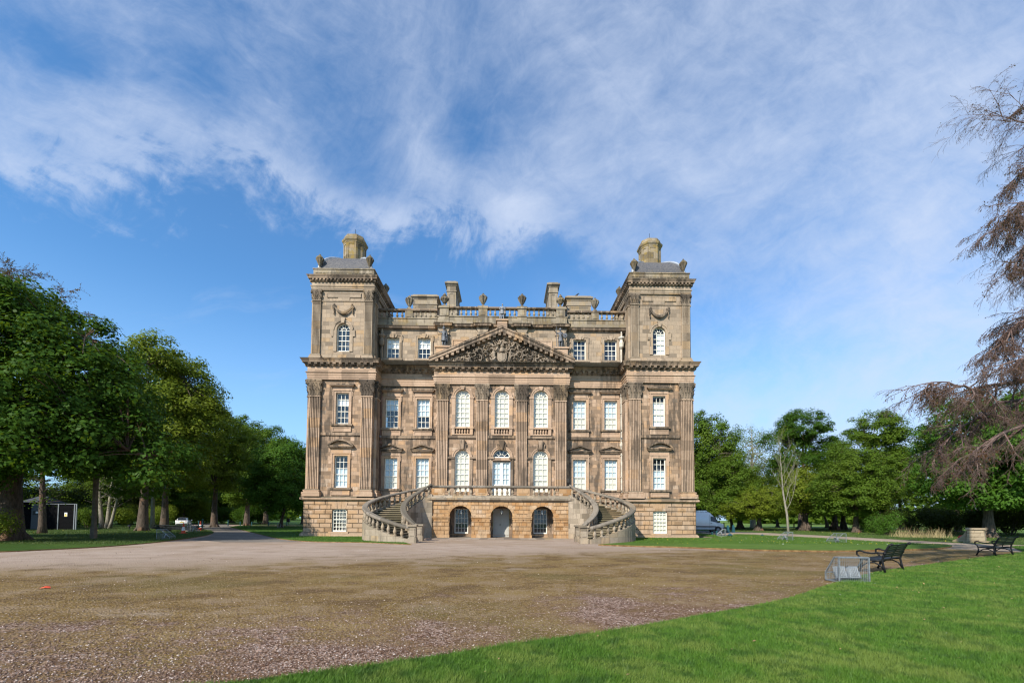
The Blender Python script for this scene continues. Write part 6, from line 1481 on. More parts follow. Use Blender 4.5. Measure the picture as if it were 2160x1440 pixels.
# ---- grass, gravel and flowers as scattered blades and stones
def inside(P, poly):
    x, y = P[:, 0], P[:, 1]; c = np.zeros(len(P), bool); n = len(poly); j = n - 1
    for i in range(n):
        xi, yi = poly[i]; xj, yj = poly[j]
        if yi != yj: c ^= ((yi > y) != (yj > y)) & (x < (xj - xi) * (y - yi) / (yj - yi) + xi)
        j = i
    return c
def in_view(P, m=.08): return (P[:, 1] > 3.2) & (P[:, 0] > -P[:, 1] * (1.18 + m)) & (P[:, 0] < P[:, 1] * (1.17 + m) + 1)
def blades(name, poly, n, ymin, ymax, hgt, wid, mat, z0, pw=1.6, seed=1, edge_only=None, xr=(-60, 60), lean=.5):
    rs = np.random.RandomState(seed); out = []; tot = 0
    while tot < n:
        u = rs.uniform(0, 1, 400000); y = (ymin ** (1 - pw) + u * (ymax ** (1 - pw) - ymin ** (1 - pw))) ** (1 / (1 - pw)); x = rs.uniform(xr[0], xr[1], len(y)) * y / ymax if xr == (-60, 60) else rs.uniform(xr[0], xr[1], len(y))
        P = np.stack([x, y], 1); P = P[in_view(P) & inside(P, poly)]
        out.append(P); tot += len(P)
        if len(P) < 10: break
    P = np.concatenate(out)[:n]; k = len(P); far = np.maximum(1, P[:, 1:2] / 7)
    cl = np.array([mnoise.noise(Vector((a * 1.3, b_ * 1.3, 0))) for a, b_ in P]).reshape(-1, 1) * .5 + .5
    h = hgt * rs.uniform(.45, 1.25, (k, 1)) * (.6 + .9 * cl); w = wid * far ** .8 * rs.uniform(.7, 1.3, (k, 1)); an = rs.uniform(0, 6.283, (k, 1)); ln = rs.normal(size=(k, 2)) * lean + np.array([.15, .1])
    d = np.concatenate([np.cos(an), np.sin(an)], 1) * w; V = np.empty((k, 3, 3)); V[:, 0, :2] = P - d; V[:, 1, :2] = P + d; V[:, 2, :2] = P + ln * h
    V[:, 0, 2] = V[:, 1, 2] = z0 - .005; V[:, 2, 2] = z0 + h[:, 0]
    o = npmesh(name, V.reshape(-1, 3), 3, mat); tag(o, kind='stuff'); return o
def blade_mat(name, a, b, c):
    t = NT(name); g = t.n('ShaderNodeNewGeometry'); p = g.outputs['Position']; n1 = t.noise(p, 1.1, 5, .65); n2 = t.noise(p, 4.2, 5, .65)
    col = t.mix(g.outputs['Random Per Island'], a, b); col = t.mix(t.ramp(n1, .44, .60, 0, .75), col, c); col = t.mix(t.ramp(n2, .48, .64, 0, .7), col, (a[0] * .5, a[1] * .52, a[2]))
    p_ = t.principled(col, .55, 0, .25); tl = t.n('ShaderNodeBsdfTranslucent'); t.l(col, tl.inputs[0]); m = t.n('ShaderNodeMixShader'); m.inputs[0].default_value = .3; t.l(p_.outputs[0], m.inputs[1]); t.l(tl.outputs[0], m.inputs[2]); return t.done(m)
M['blade'] = blade_mat('lawn_blades', (.060, .150, .014), (.115, .215, .026), (.185, .245, .048))
M['blade_far'] = blade_mat('lawn_blades_far', (.062, .135, .015), (.105, .195, .026), (.09, .155, .022))
M['blade_wild'] = blade_mat('wild_blades', (.05, .10, .014), (.10, .15, .03), (.13, .15, .05))
tag(blades('grass', NEAR, 330000, 3.4, 40, .045, .0036, M['blade'], .035, 1.9, 1, xr=(-8, 46)), 'short mown grass of the near lawn')
tag(blades('grass', ISL, 60000, 29, 56, .055, .0030, M['blade_far'], .09, 1.2, 2, xr=(9, 48)), 'grass of the lawn beside the house')
tag(blades('grass', FARR, 60000, 32, 90, .11, .0040, M['blade_wild'], .02, 1.5, 3, xr=(20, 75)), 'longer grass of the far lawn')
tag(blades('grass', LEFT, 70000, 25, 70, .085, .0035, M['blade_wild'], .05, 1.4, 4, xr=(-75, -14)), 'grass under the left trees')
tag(blades('grass', LRR, 40000, 28, 82, .06, .0030, M['blade_far'], .05, 1.2, 5, xr=(-50, -5)), 'grass strip along the drive and the house')
dry = [tuple(G(1905, 1134).xy), tuple(G(2005, 1136).xy), tuple(G(2030, 1132).xy), tuple(G(1900, 1129).xy)]
tag(blades('dry_grass', [(39.2, 43), (41.5, 41.5), (43.5, 42), (44, 44), (42, 44), (40, 45.5)], 520, 39, 46, .85, .0026, M['straw'], .0, 1.2, 6, xr=(30, 48), lean=.30), 'tall pale dry grass at the edge of the thicket')
def stones(name, poly, n, ymin, ymax, size, mat, seed):
    rs = np.random.RandomState(seed); u = rs.uniform(0, 1, n * 6); pw = 2.0; y = (ymin ** (1 - pw) + u * (ymax ** (1 - pw) - ymin ** (1 - pw))) ** (1 / (1 - pw)); x = rs.uniform(-1.3, 1.3, len(y)) * y
    P = np.stack([x, y], 1); P = P[in_view(P) & inside(P, poly) & ~inside(P, NEAR)]; dn = P[:, 1] - .42 * P[:, 0]
    P = P[rs.uniform(0, 1, len(P)) < np.clip(1.15 - (dn - 6) / 5, .16, 1)][:n]; k = len(P)
    O = np.array([[1, 0, 0], [0, 1, 0], [-1, 0, 0], [0, -1, 0], [0, 0, .75], [0, 0, -.5]]); s = size * rs.uniform(.35, 1.25, (k, 1, 1)) ** 1.3 * rs.uniform(.6, 1.2, (k, 1, 3)) * (np.maximum(1, P[:, 1] / 9) ** .5).reshape(-1, 1, 1)
    a = rs.uniform(0, 6.28, k); c, s_ = np.cos(a), np.sin(a); V = O[None] * s + rs.normal(size=(k, 6, 3)) * size * .12; VX = V[..., 0] * c[:, None] - V[..., 1] * s_[:, None]; VY = V[..., 0] * s_[:, None] + V[..., 1] * c[:, None]
    V = np.stack([VX + P[:, 0:1], VY + P[:, 1:2], V[..., 2] + .003], -1); Fb = np.array([[0, 1, 4], [1, 2, 4], [2, 3, 4], [3, 0, 4], [1, 0, 5], [2, 1, 5], [3, 2, 5], [0, 3, 5]])
    return tag(npindexed(name, V.reshape(-1, 3), (Fb[None] + (np.arange(k) * 6)[:, None, None]).reshape(-1, 3), mat), kind='stuff')
t = NT('pebbles'); g = t.n('ShaderNodeNewGeometry'); cr = t.n('ShaderNodeValToRGB'); t.l(g.outputs['Random Per Island'], cr.inputs[0]); e = cr.color_ramp.elements; e[0].color = (.09, .052, .035, 1); e[1].color = (.58, .49, .43, 1); e.new(.5).color = (.16, .10, .07, 1); e.new(.88).color = (.31, .225, .18, 1)
M['pebble'] = t.done(t.principled(cr.outputs[0], .8, 0, .25))
tag(stones('gravel', COURT, 26000, 3.6, 26, .0125, M['pebble'], 3), 'loose stones lying on the court')
def flowers(name, poly, n, ymin, ymax, col, size, z, seed, xr, label):
    rs = np.random.RandomState(seed); P = np.stack([rs.uniform(*xr, n * 12), rs.uniform(ymin, ymax, n * 12)], 1); P = P[inside(P, poly) & in_view(P)]
    cl = np.array([mnoise.noise(Vector((a * .35, b_ * .35, seed))) for a, b_ in P]); P = P[cl > rs.uniform(-.3, .35, len(P))][:n]; k = len(P); a = np.linspace(0, 2 * np.pi, 6, endpoint=False); tl = rs.normal(size=(k, 2)) * .35
    V = np.empty((k, 6, 3)); s = size * rs.uniform(.7, 1.3, (k, 1)); V[..., 0] = P[:, 0:1] + np.cos(a) * s; V[..., 1] = P[:, 1:2] + np.sin(a) * s; V[..., 2] = z + tl[:, 0:1] * np.cos(a) * s + tl[:, 1:2] * np.sin(a) * s - s * .6
    tag(npmesh(name, V.reshape(-1, 3), 6, simple(name + '_petals', col, .6, var=.1)), label, kind='stuff')
flowers('dandelions', ISL, 420, 28, 50, (.55, .42, .02), .022, .16, 1, (9, 48), 'yellow dandelions in the side lawn'); flowers('daisies', ISL, 220, 28, 44, (.75, .75, .72), .016, .14, 2, (16, 48), 'white daisies in the side lawn')
flowers('dandelions', LEFT, 130, 25, 48, (.6, .45, .02), .024, .13, 3, (-50, -14), 'yellow dandelions under the left trees'); flowers('dandelions', FARR, 200, 33, 70, (.6, .45, .02), .028, .14, 4, (22, 70), 'yellow dandelions in the far lawn')
flowers('daisies', NEAR, 70, 6, 24, (.7, .7, .66), .008, .075, 5, (0, 30), 'white daisies in the near lawn')

rs = np.random.RandomState(21); P = np.stack([rs.uniform(-1, 20, 900), rs.uniform(4.5, 18, 900)], 1); P = P[inside(P, NEAR) & in_view(P)][:70]; k = len(P)
V = leaf_quads(rs, np.concatenate([P, np.full((k, 1), .07)], 1), rs.normal(size=(k, 3)) * .35 + np.array([0, 0, 1.0]), .038)
tag(npmesh('fallen_leaves', V, 4, simple('dead_leaf', (.30, .19, .09), .8, var=.4, scale=2)), 'dry leaves scattered on the near lawn', kind='stuff')
# ================================================================== THINGS ABOUT THE PARK
def frame_from(p, q):
    d = (q - p); d.z = 0; return math.atan2(d.y, d.x), d.length
# benches: x along the length, y from back to front
def make_bench():
    r = empty('park_bench', (0, 0, 0), label='nearer black iron park bench beside the floodlight cage', cat='bench', group='black iron park benches'); L = 1.75
    for x in (0, L):
        b = MB(); b.smooth = True
        b.tube([(x, -.02, 0), (x, .02, .2), (x, .05, .38), (x, .02, .52), (x, -.05, .70), (x, -.13, .86), (x, -.2, .9)], [.034, .03, .03, .032, .034, .034, .03], 6)     # back leg into back upright
        b.tube([(x, .66, 0), (x, .60, .15), (x, .58, .30), (x, .60, .42)], [.034, .028, .028, .03], 6)
        b.tube([(x, .05, .39), (x, .25, .37), (x, .45, .39), (x, .60, .41)], .028, 6)
        b.tube([(x, .02, .1), (x, .1, .24), (x, .25, .315), (x, .42, .30), (x, .55, .2), (x, .62, .08)], .022, 6)
        b.tube([(x, -.03, .62), (x, .15, .63), (x, .32, .60), (x, .5, .63), (x, .62, .67), (x, .70, .64), (x, .70, .55), (x, .63, .48), (x, .60, .42)], [.028, .026, .026, .028, .032, .032, .03, .026, .026], 6)
        b.ball((x, -.2, .9), .045, .045, .045, 7, 5); b.ball((x, -.02, .62), .05, .05, .06, 6, 4)
        b.build('bench_end', M['iron'], r)
    s = MB()
    for k in range(6): y = .08 + .095 * k; z = .405 - .015 * math.sin(k / 5 * math.pi); s.box(0, L, y, y + .072, z, z + .022)
    s.build('seat', M['iron'], r)
    s = MB()
    for k in range(6):
        z = .50 + .068 * k; y = .03 - (z - .5) * .46; s.add([(0, y, z), (L, y, z), (L, y - .02, z + .05), (0, y - .02, z + .05), (0, y - .018, z - .006), (L, y - .018, z - .006), (L, y - .038, z + .044), (0, y - .038, z + .044)], [[0, 1, 2, 3], [7, 6, 5, 4], [0, 4, 5, 1], [3, 2, 6, 7], [0, 3, 7, 4], [1, 5, 6, 2]])
    s.build('backrest', M['iron'], r)
    s = MB(); s.tube([(L / 2, .05, .40), (L / 2, .04, .5), (L / 2, -.14, .88)], .02, 6); s.tube([(0, .3, .33), (L, .3, .33)], .018, 6); s.build('brace', M['iron'], r)
    return r
B1_ = make_bench(); a, q = G(1866, 1210), G(1902, 1203)
ang = math.atan2(q.y - a.y, q.x - a.x)
B1_.location = (a.x, a.y, .02); B1_.rotation_euler.z = ang
B2_ = copy_tree(B1_); a, q = G(2100, 1173.4), G(2133, 1171.4)
B2_.location = (a.x, a.y, .02); B2_.rotation_euler.z = math.atan2(q.y - a.y, q.x - a.x); tag(B2_, 'farther black iron park bench near the right edge by the path')
# floodlights in wire cages: x along the length, y = towards the house (low sloping side)
def floodlight(loc, rz, label, sc=1.0):
    r = empty('floodlight', loc, rz, label, 'floodlight', 'floodlights in wire cages'); r.scale = (sc,) * 3
    T = Matrix.Rotation(R_(-22), 3, 'X')
    def tr(mb): mb.v = [tuple(T @ Vector(p) + Vector((0, 0, .10))) for p in mb.v]; return mb
    b = MB(); b.add([(-.16, -.04, 0), (.16, -.04, 0), (.14, -.07, .36), (-.14, -.07, .36), (-.17, .04, -.01), (.17, .04, -.01), (.17, .04, .38), (-.17, .04, .38)], [[0, 1, 2, 3], [7, 6, 5, 4], [0, 4, 5, 1], [3, 2, 6, 7], [0, 3, 7, 4], [1, 5, 6, 2]])
    for k in range(5): b.box(-.12 + .05 * k, -.10 + .05 * k, -.085, -.04, .04, .32)
    tr(b).build('housing', M['floodgrey'], r)
    b = MB(); b.box(-.155, .155, .041, .05, .01, .36); tr(b).build('lens', M['glass'], r)
    b = MB(); b.box(-.2, -.175, -.03, .03, 0, .2); b.box(.175, .2, -.03, .03, 0, .2); b.box(-.2, .2, -.03, .03, -.02, .0); tr(b).build('bracket', M['galv'], r)
    return r
M['floodgrey'] = simple('pale_grey_casting', (.30, .32, .335), .5, .1, var=.08)
def cage(loc, rz, label, L=.9, D=.5, H=.64, lo=.2, top=.16, fine=.05, lights=2, llab=(), tw=.0028):
    r = empty('wire_cage', loc, rz, label, 'floodlight cage', 'wire cages over the floodlights')
    f = MB(); P = [(0, 0), (D, 0), (D, lo), (top, H), (0, H)]   # profile in y,z
    for x in (-L / 2, L / 2):
        for (a, b), (c, d) in zip(P, P[1:] + P[:1]): f.bar((x, a, b), (x, c, d), .03)
    for a, b in P: f.bar((-L / 2, a, b), (L / 2, a, b), .03)
    f.build('frame', M['galv'], r)
    w = MB()
    def grid(c0, u, v, nu, nv, mask=None):
        for i in range(1, nu):
            s = i / nu; a = Vector(c0) + Vector(u) * s; b = a + Vector(v)
            if mask: b = a + Vector(v) * mask(s)
            w.tube([a, b], tw, 3, cap=False)
        for j in range(1, nv): a = Vector(c0) + Vector(v) * (j / nv); w.tube([a, a + Vector(u)], tw, 3, cap=False)
    nx = max(3, int(L / fine)); grid((-L / 2, 0, 0), (L, 0, 0), (0, 0, H), nx, max(3, int(H / fine)))
    grid((-L / 2, D, lo), (L, 0, 0), (0, top - D, H - lo), nx, max(3, int(.55 / fine))); grid((-L / 2, 0, H), (L, 0, 0), (0, top, 0), nx, 3); grid((-L / 2, D, 0), (L, 0, 0), (0, 0, lo), nx, 3)
    for x in (-L / 2, L / 2):
        for i in range(1, int(D / fine)):
            y = i * fine; zt = H if y <= top else lo + (H - lo) * (D - y) / (D - top); w.tube([(x, y, 0), (x, y, zt)], tw, 3, cap=False)
        for j in range(1, int(H / fine)):
            z = j * fine; ye = D if z <= lo else top + (D - top) * (H - z) / (H - lo); w.tube([(x, 0, z), (x, ye, z)], tw, 3, cap=False)
    w.build('mesh_panel', M['galv'], r)
    Rz = Matrix.Rotation(rz, 3, 'Z')
    for i in range(lights):
        off = Rz @ Vector((((i + .5) / lights - .5) * L * .86, D * .42, .0)); floodlight(Vector(loc) + off, rz, llab[i], .84)
a, q = G(1769, 1229), G(1836, 1230); c_ = (a + q) / 2
cage((c_.x, c_.y, .035), 0, 'grey wire cage over two floodlights beside the nearer bench', L=(q - a).length, llab=('pale grey floodlight in the near cage, the one farther from the bench', 'pale grey floodlight in the near cage, the one next to the bench'))
for (px, py, z, rz, lab, fl, sc) in ((1775, 1146, .06, 90, 'grey wire cage on the side lawn directly left of the iron bench', 'floodlight inside the side lawn cage that is closest to the bench', 1), (1667, 1141, .06, 80, 'grey wire cage at the foot of the slim pale tree', 'floodlight inside the cage at the foot of the slim pale tree', 1), (1530, 1130.5, .06, 70, 'grey wire cage in the shade in front of the silver van', 'floodlight inside the cage in front of the silver van', 1),
        (337, 1137.5, .05, -75, 'dark wire cage on the grass left of the stacked boards', 'floodlight inside the cage left of the stacked boards', 1), (585, 1113, .05, -60, 'grey wire cage on the far grass beyond the drive', 'floodlight inside the cage beyond the drive', 1.1), (398, 1122.5, .05, -70, 'grey wire cage in front of the right end of the stacked boards', 'floodlight inside the cage at the end of the stacked boards', 1.1)):
    p = G(px, py); cage((p.x, p.y, z), R_(rz), lab, L=.9 * sc, D=.75 * sc, H=.68 * sc, lo=.16, top=.2, fine=.075, lights=1, llab=(fl,), tw=.0024)
# traffic cones
M['cone_red'] = simple('cone_orange', (.62, .075, .025), .5, var=.06); M['cone_white'] = simple('cone_sleeve', (.74, .74, .72), .45, var=.05)
cn = empty('traffic_cone', G(386.5, 1124.5, .05), 0, 'orange traffic cone with a white band standing before the stacked boards', 'traffic cone', 'traffic cones by the drive')
b = MB(); b.box(-.23, .23, -.23, .23, 0, .05); b.build('base', M['cone_red'], cn); b = MB(); b.lathe([(.19, .05), (.145, .28)], seg=16); b.lathe([(.088, .62), (.04, .96), (.035, .98)], seg=16); b.build('body', M['cone_red'], cn); b = MB(); b.lathe([(.147, .28), (.09, .62)], seg=16); b.build('band', M['cone_white'], cn)
c2 = copy_tree(cn); c2.location = G(422.5, 1118, .05); c2.scale = (1.08,) * 3; tag(c2, 'orange traffic cone with a white band beside the dark green post')
# stacked dark boards (fencing panels)
rnd = random.Random(5); p = Vector((AT(376, 1118, 47.5).x, 47.5, 0))
for k in range(7):
    r_ = MB(); L, W = 4.1 + rnd.uniform(-.5, .4), 1.25; r_.box(-L / 2, L / 2, -W / 2, W / 2, 0, .05)
    for x in (-L / 2 + .1, 0, L / 2 - .1): r_.box(x - .05, x + .05, -W / 2 - .02, W / 2 + .02, .045, .065)
    o = r_.build('fence_panel', simple('dark_board', (.032, .036, .036), .85, spec=.08, var=.3) if k == 0 else o.data.materials[0], loc=(p.x + rnd.uniform(-.2, .2), p.y + rnd.uniform(-.1, .1), .24 + .066 * k)); o.rotation_euler = (0, R_(rnd.uniform(-1.2, 1.2)), R_(rnd.uniform(-4, 4)))
    tag(o, ['lowest dark board of the stack behind the traffic cone', 'second dark board from the bottom of the stack', 'third dark board from the bottom of the stack', 'middle dark board of the stack', 'third dark board from the top of the stack', 'second dark board from the top of the stack', 'topmost dark board of the stack behind the traffic cone'][k], 'board', 'stacked dark boards')
for i, dx in enumerate((-1.3, 1.2)):
    b = MB(); b.box(-.2, .2, -.5, .5, 0, .15); b.box(-.22, .22, -.52, .52, .15, .19); tag(b.build('timber_bearer', simple('old_timber', (.16, .13, .10), .8, var=.3), loc=(p.x + dx, p.y, .05)), ('left', 'right')[i] + ' timber bearer under the stack of dark boards', 'timber', 'timber bearers')
# posts by the drive
def post(name, loc, h, r, label, cat, group, cap=True, mat='teal'):
    e = empty(name, loc, 0, label, cat, group); b = MB(); b.lathe([(r * 1.15, 0), (r * 1.15, .08), (r, .1), (r * .92, h - .12)], seg=10); b.build('shaft', M[mat], e)
    if cap: b = MB(); b.lathe([(r * 1.15, h - .12), (r * 1.2, h - .06), (r * .6, h - .01), (r * .2, h)], seg=10); b.build('cap', M[mat], e)
    return e
GP = 'dark green posts along the drive'
for px, py, h, lab in ((419, 1109, .95, 'dark green post just behind the right traffic cone'), (426.7, 1118, 1.35, 'tall dark green post in front of the right traffic cone'), (481, 1109, 1.05, 'dark green post at the right side of the drive mouth'), (506.7, 1108.5, .75, 'first low chain post right of the drive'), (531, 1108.5, .75, 'second low chain post right of the drive'), (566.7, 1109, .8, 'third low chain post right of the drive'), (605, 1109, .8, 'chain post closest to the house')):
    g_ = G(px, py); post('bollard', (g_.x, g_.y, 0), h, .085, lab, 'bollard', GP)
prev = None
for i, px in enumerate((481, 506.7, 531, 566.7, 605)):
    g_ = G(px, 1108.5)
    if prev is not None:
        b = MB(); A, B = Vector((prev.x, prev.y, .62)), Vector((g_.x, g_.y, .62)); b.tube([A.lerp(B, t / 10) - Vector((0, 0, .9 * (t / 10) * (1 - t / 10))) for t in range(11)], .02, 4)
        tag(b.build('chain', M['iron']), ['chain between the drive post and the first low post', 'chain between the first and second low posts', 'chain between the second and third low posts', 'chain running to the post closest to the house'][i - 1], 'chain', 'chains between the drive posts')
    prev = g_
g_ = G(608, 1106.5); e = empty('litter_bin', (g_.x, g_.y, 0), 0, 'dark bin on a short post on the far grass left of the house', 'bin'); b = MB(); b.tube([(0, 0, 0), (0, 0, .7)], .05, 8); b.build('post', M['iron'], e); b = MB(); b.prism_z([(-.3, -.22), (.3, -.22), (.3, .22), (-.3, .22)], .6, 1.35); b.box(-.34, .34, -.26, .26, 1.35, 1.42); b.box(-.2, .2, -.25, -.2, 1.1, 1.25); b.build('body', M['iron'], e)
GV = 'teal posts on the lawn by the van'
for px, py, h, r_, lab in ((1535.5, 1123.4, 1.0, .14, 'teal post with sloping top left of the path entrance'), (1547, 1122.2, 1.0, .14, 'teal post with sloping top right of the path entrance')):
    g_ = G(px, py); e = empty('bollard', (g_.x, g_.y, 0), 0, lab, 'bollard', GV); b = MB(); b.add([(-.15, -.15, 0), (.15, -.15, 0), (.15, .15, 0), (-.15, .15, 0), (-.1, -.1, h * .9), (.1, -.1, h * .9), (.1, .1, h * .9), (-.1, .1, h * .9), (0, 0, h)], [[0, 1, 5, 4], [1, 2, 6, 5], [2, 3, 7, 6], [3, 0, 4, 7], [4, 5, 8], [5, 6, 8], [6, 7, 8], [7, 4, 8]]); b.build('shaft', M['teal'], e); b = MB(); b.box(-.17, .17, -.17, .17, 0, .1); b.build('base', M['teal'], e)
for px, py, h, lab in ((1502, 1129, .36, 'short round teal post on the lawn in front of the van'), (1512, 1129.5, .48, 'taller round teal post on the lawn in front of the van')):
    g_ = G(px, py); post('bollard', (g_.x, g_.y, .04), h, .1, lab, 'bollard', GV)
for px, py, sc, lab in ((1540, 1132.5, 1.0, 'teal pyramid topped lawn light beside the shaded wire cage'), (1608, 1131, .6, 'small teal lawn light in the middle of the side lawn')):
    g_ = G(px, py); e = empty('lawn_light', (g_.x, g_.y, .05), .6, lab, 'lawn light', 'teal lawn lights'); e.scale = (sc,) * 3; b = MB(); b.add([(-.2, -.2, .14), (.2, -.2, .14), (.2, .2, .14), (-.2, .2, .14), (0, 0, .34)], [[0, 3, 2, 1], [0, 1, 4], [1, 2, 4], [2, 3, 4], [3, 0, 4]]); b.build('roof', M['teal'], e); b = MB(); b.box(-.13, .13, -.13, .13, -.02, .14); b.build('body', M['iron'], e)
# white hatchback seen from behind
def loft(mb, secs, cap=True):
    """secs: list of rings (same count) -> skin"""
    n = len(secs[0]); v = [p for s in secs for p in s]; f = []
    for i in range(len(secs) - 1):
        for k in range(n): f.append([i * n + k, i * n + (k + 1) % n, (i + 1) * n + (k + 1) % n, (i + 1) * n + k])
    if cap: f.append(list(range(n))[::-1]); f.append([(len(secs) - 1) * n + k for k in range(n)])
    mb.add(v, f)
def wheel(parent, x, y, r, w, axis='x'):
    t_ = MB(); m = MB(); prof = [(r * .6, -w / 2), (r * .93, -w / 2), (r, -w * .3), (r, w * .3), (r * .93, w / 2), (r * .6, w / 2)]
    def ring(mb, prof, seg=18):
        vs = []; fs = []
        for q, o in prof:
            for k in range(seg): a = 6.2832 * k / seg; c, s = q * math.cos(a), q * math.sin(a); vs.append((o, c, s) if axis == 'x' else (c, o, s))
        n = len(prof)
        for i in range(n - 1):
            for k in range(seg): fs.append([i * seg + k, i * seg + (k + 1) % seg, (i + 1) * seg + (k + 1) % seg, (i + 1) * seg + k])
        fs.append(list(range(seg))); fs.append([(n - 1) * seg + k for k in range(seg)]); mb.add(vs, fs)
    ring(t_, prof); o = t_.build('wheel', M['tyre'], parent, (x, y, r)); ring(m, [(r * .3, -w * .53), (r * .58, -w * .5), (r * .58, w * .5), (r * .3, w * .53)]); m.build('rim', M['galv'], o)
M['tyre'] = simple('tyre_rubber', (.02, .02, .021), .8, var=.15)
M['carwhite'] = simple('white_car_paint', (.78, .79, .80), .25, 0, .5, var=.02, bump=0, coat=.8); M['vansilver'] = simple('silver_van_paint', (.52, .56, .59), .30, .15, .5, var=.04, bump=0, coat=.8)
M['darkglass'] = simple('tinted_glass', (.012, .014, .016), .06, 0, .6, var=.1, bump=0); M['trimblack'] = simple('black_plastic', (.02, .021, .023), .5, var=.15); M['redlamp'] = simple('red_lamp_glass', (.5, .015, .012), .15, 0, .6, bump=0); M['plate'] = simple('yellow_plate', (.72, .52, .06), .4, var=.03); M['clearlamp'] = simple('clear_lamp', (.62, .64, .66), .1, 0, .7, bump=0)
g_ = Vector((AT(388, 1100, 77).x, 77, 0)); car = empty('parked_car', g_, R_(27), 'white hatchback parked under the trees, seen from behind', 'car')
def carring(y, w, zb, zs, zr, wr): # body ring at length y: sill, shoulder, roof
    return [(-w * .9, y, zb), (-w, y, zb + .2), (-w, y, zs - .08), (-w * .95, y, zs), (-wr, y, zr - .06), (-wr * .8, y, zr), (wr * .8, y, zr), (wr, y, zr - .06), (w * .95, y, zs), (w, y, zs - .08), (w, y, zb + .2), (w * .9, y, zb)]
b = MB(); b.smooth = True
loft(b, [carring(-2.02, .78, .35, .72, .78, .70), carring(-1.96, .86, .24, .92, .98, .74), carring(-1.75, .87, .2, .98, 1.28, .62), carring(-1.35, .87, .2, .96, 1.43, .62), carring(-.2, .87, .2, .92, 1.45, .63), carring(.5, .87, .2, .92, 1.36, .62), carring(1.15, .87, .2, .92, .98, .72), carring(1.8, .84, .22, .78, .84, .7), carring(2.05, .7, .3, .6, .66, .6)])
b.build('body', M['carwhite'], car)
b = MB(); b.add([(-.52, -1.80, 1.32), (.52, -1.80, 1.32), (.62, -1.99, 1.02), (-.62, -1.99, 1.02)], [[0, 1, 2, 3]]); b.box(-.6, .6, -1.82, -1.55, 1.36, 1.42); b.build('rear_window', M['darkglass'], car)
for s in (-1, 1):
    b = MB(); b.add([(s * .5, -2.06, .78), (s * .86, -1.93, .78), (s * .87, -1.85, .95), (s * .58, -2.03, .93), (s * .5, -1.9, .78), (s * .86, -1.8, .78), (s * .87, -1.8, .95), (s * .58, -1.9, .93)], [[0, 1, 2, 3], [4, 5, 6, 7], [0, 1, 5, 4], [1, 2, 6, 5], [2, 3, 7, 6], [3, 0, 4, 7]]); b.build('tail_light', M['redlamp'], car)
    b = MB(); b.add([(s * .885, -1.3, .98), (s * .885, .9, .98), (s * .66, .35, 1.34), (s * .66, -1.2, 1.36)], [[0, 1, 2, 3]]); b.build('side_window', M['darkglass'], car)
    b = MB(); b.ball((s * .98, .75, 1.02), .1, .07, .08); b.build('wing_mirror', M['carwhite'], car)
    for y in (-1.3, 1.3): wheel(car, s * .78, y, .31, .2)
b = MB(); b.box(-.26, .26, -2.05, -2.0, .62, .73); b.build('number_plate', M['plate'], car); b = MB(); b.box(-.75, .75, -2.05, -1.9, .26, .42); b.build('bumper', M['trimblack'], car); b = MB(); b.lathe([(.06, 0), (.04, .02)], (0, 0, 0), 10); o = b.build('badge', M['galv'], car, (0, -2.0, .86)); o.rotation_euler.x = R_(80)
# silver panel van, side on, nose to the right
g_ = G(1500, 1121.8); VX = AT(1528.5, 1110, g_.y - .9).x
van = empty('panel_van', (VX - 3.45, g_.y, .01), 0, 'silver high roofed panel van standing beside the right end of the house', 'van'); VL = 5.9
def vring(x, w, zb, zm, zt, wt): return [(x, -w * .94, zb), (x, -w, zb + .15), (x, -w, zm), (x, -wt, zt - .14), (x, -wt * .82, zt), (x, wt * .82, zt), (x, wt, zt - .14), (x, w, zm), (x, w, zb + .15), (x, w * .94, zb)]
b = MB(); b.smooth = True
loft(b, [vring(-2.5, .98, .34, 1.5, 2.58, .90), vring(-2.45, 1.0, .32, 1.5, 2.62, .92), vring(0, 1.0, .32, 1.5, 2.66, .92), vring(1.35, 1.0, .32, 1.45, 2.66, .90), vring(1.65, 1.0, .32, 1.4, 2.55, .86), vring(2.1, 1.0, .32, 1.32, 2.12, .82), vring(2.5, 1.0, .34, 1.24, 1.62, .84), vring(2.75, .98, .36, 1.16, 1.36, .86), vring(3.2, .93, .42, .98, 1.16, .8), vring(3.42, .8, .5, .8, .92, .7)])
b.build('body', M['vansilver'], van)
for s in (-1, 1):
    y = s * 1.006
    b = MB(); b.box(-2.4, 2.3, min(y, y - s * .03), max(y, y - s * .03) + .001, .66, .82); b.box(2.3, 2.32, min(y, y - s * .03), max(y, y - s * .03), .66, .82); b.build('rubbing_strip', M['trimblack'], van)
    b = MB(); b.poly([(1.55, y * 1.002, 1.47), (2.58, y * 1.0, 1.26), (2.62, y * .985, 1.34), (2.02, y * .915, 2.02), (1.62, y * .90, 2.13)]); b.build('side_window', M['darkglass'], van)
    b = MB(); b.box(1.42, 1.435, y - .004, y + .004, .4, 2.3); b.box(-.75, -.735, y - .004, y + .004, .4, 2.3); b.box(1.55, 1.75, y - .02, y + .02, 1.2, 1.26); b.build('door_seam', M['trimblack'], van)
    b = MB(); b.box(2.55, 2.72, y - .02 + s * .06, y + .02 + s * .16, 1.25, 1.55); b.build('wing_mirror', M['trimblack'], van)
    b = MB(); b.ball((3.2, s * .82, .98), .18, .1, .14); b.build('headlight', M['clearlamp'], van)
    for x in (-1.5, 2.52):
        a_ = MB(); 
        pts = [(x + .46 * math.cos(t), .36 + .46 * math.sin(t)) for t in [math.pi * k / 12 for k in range(13)]]; a_.prism_y(pts, y - .008, y + .008); a_.build('wheel_arch', M['trimblack'], van)
        wheel(van, x, s * .92, .35, .24, 'y')
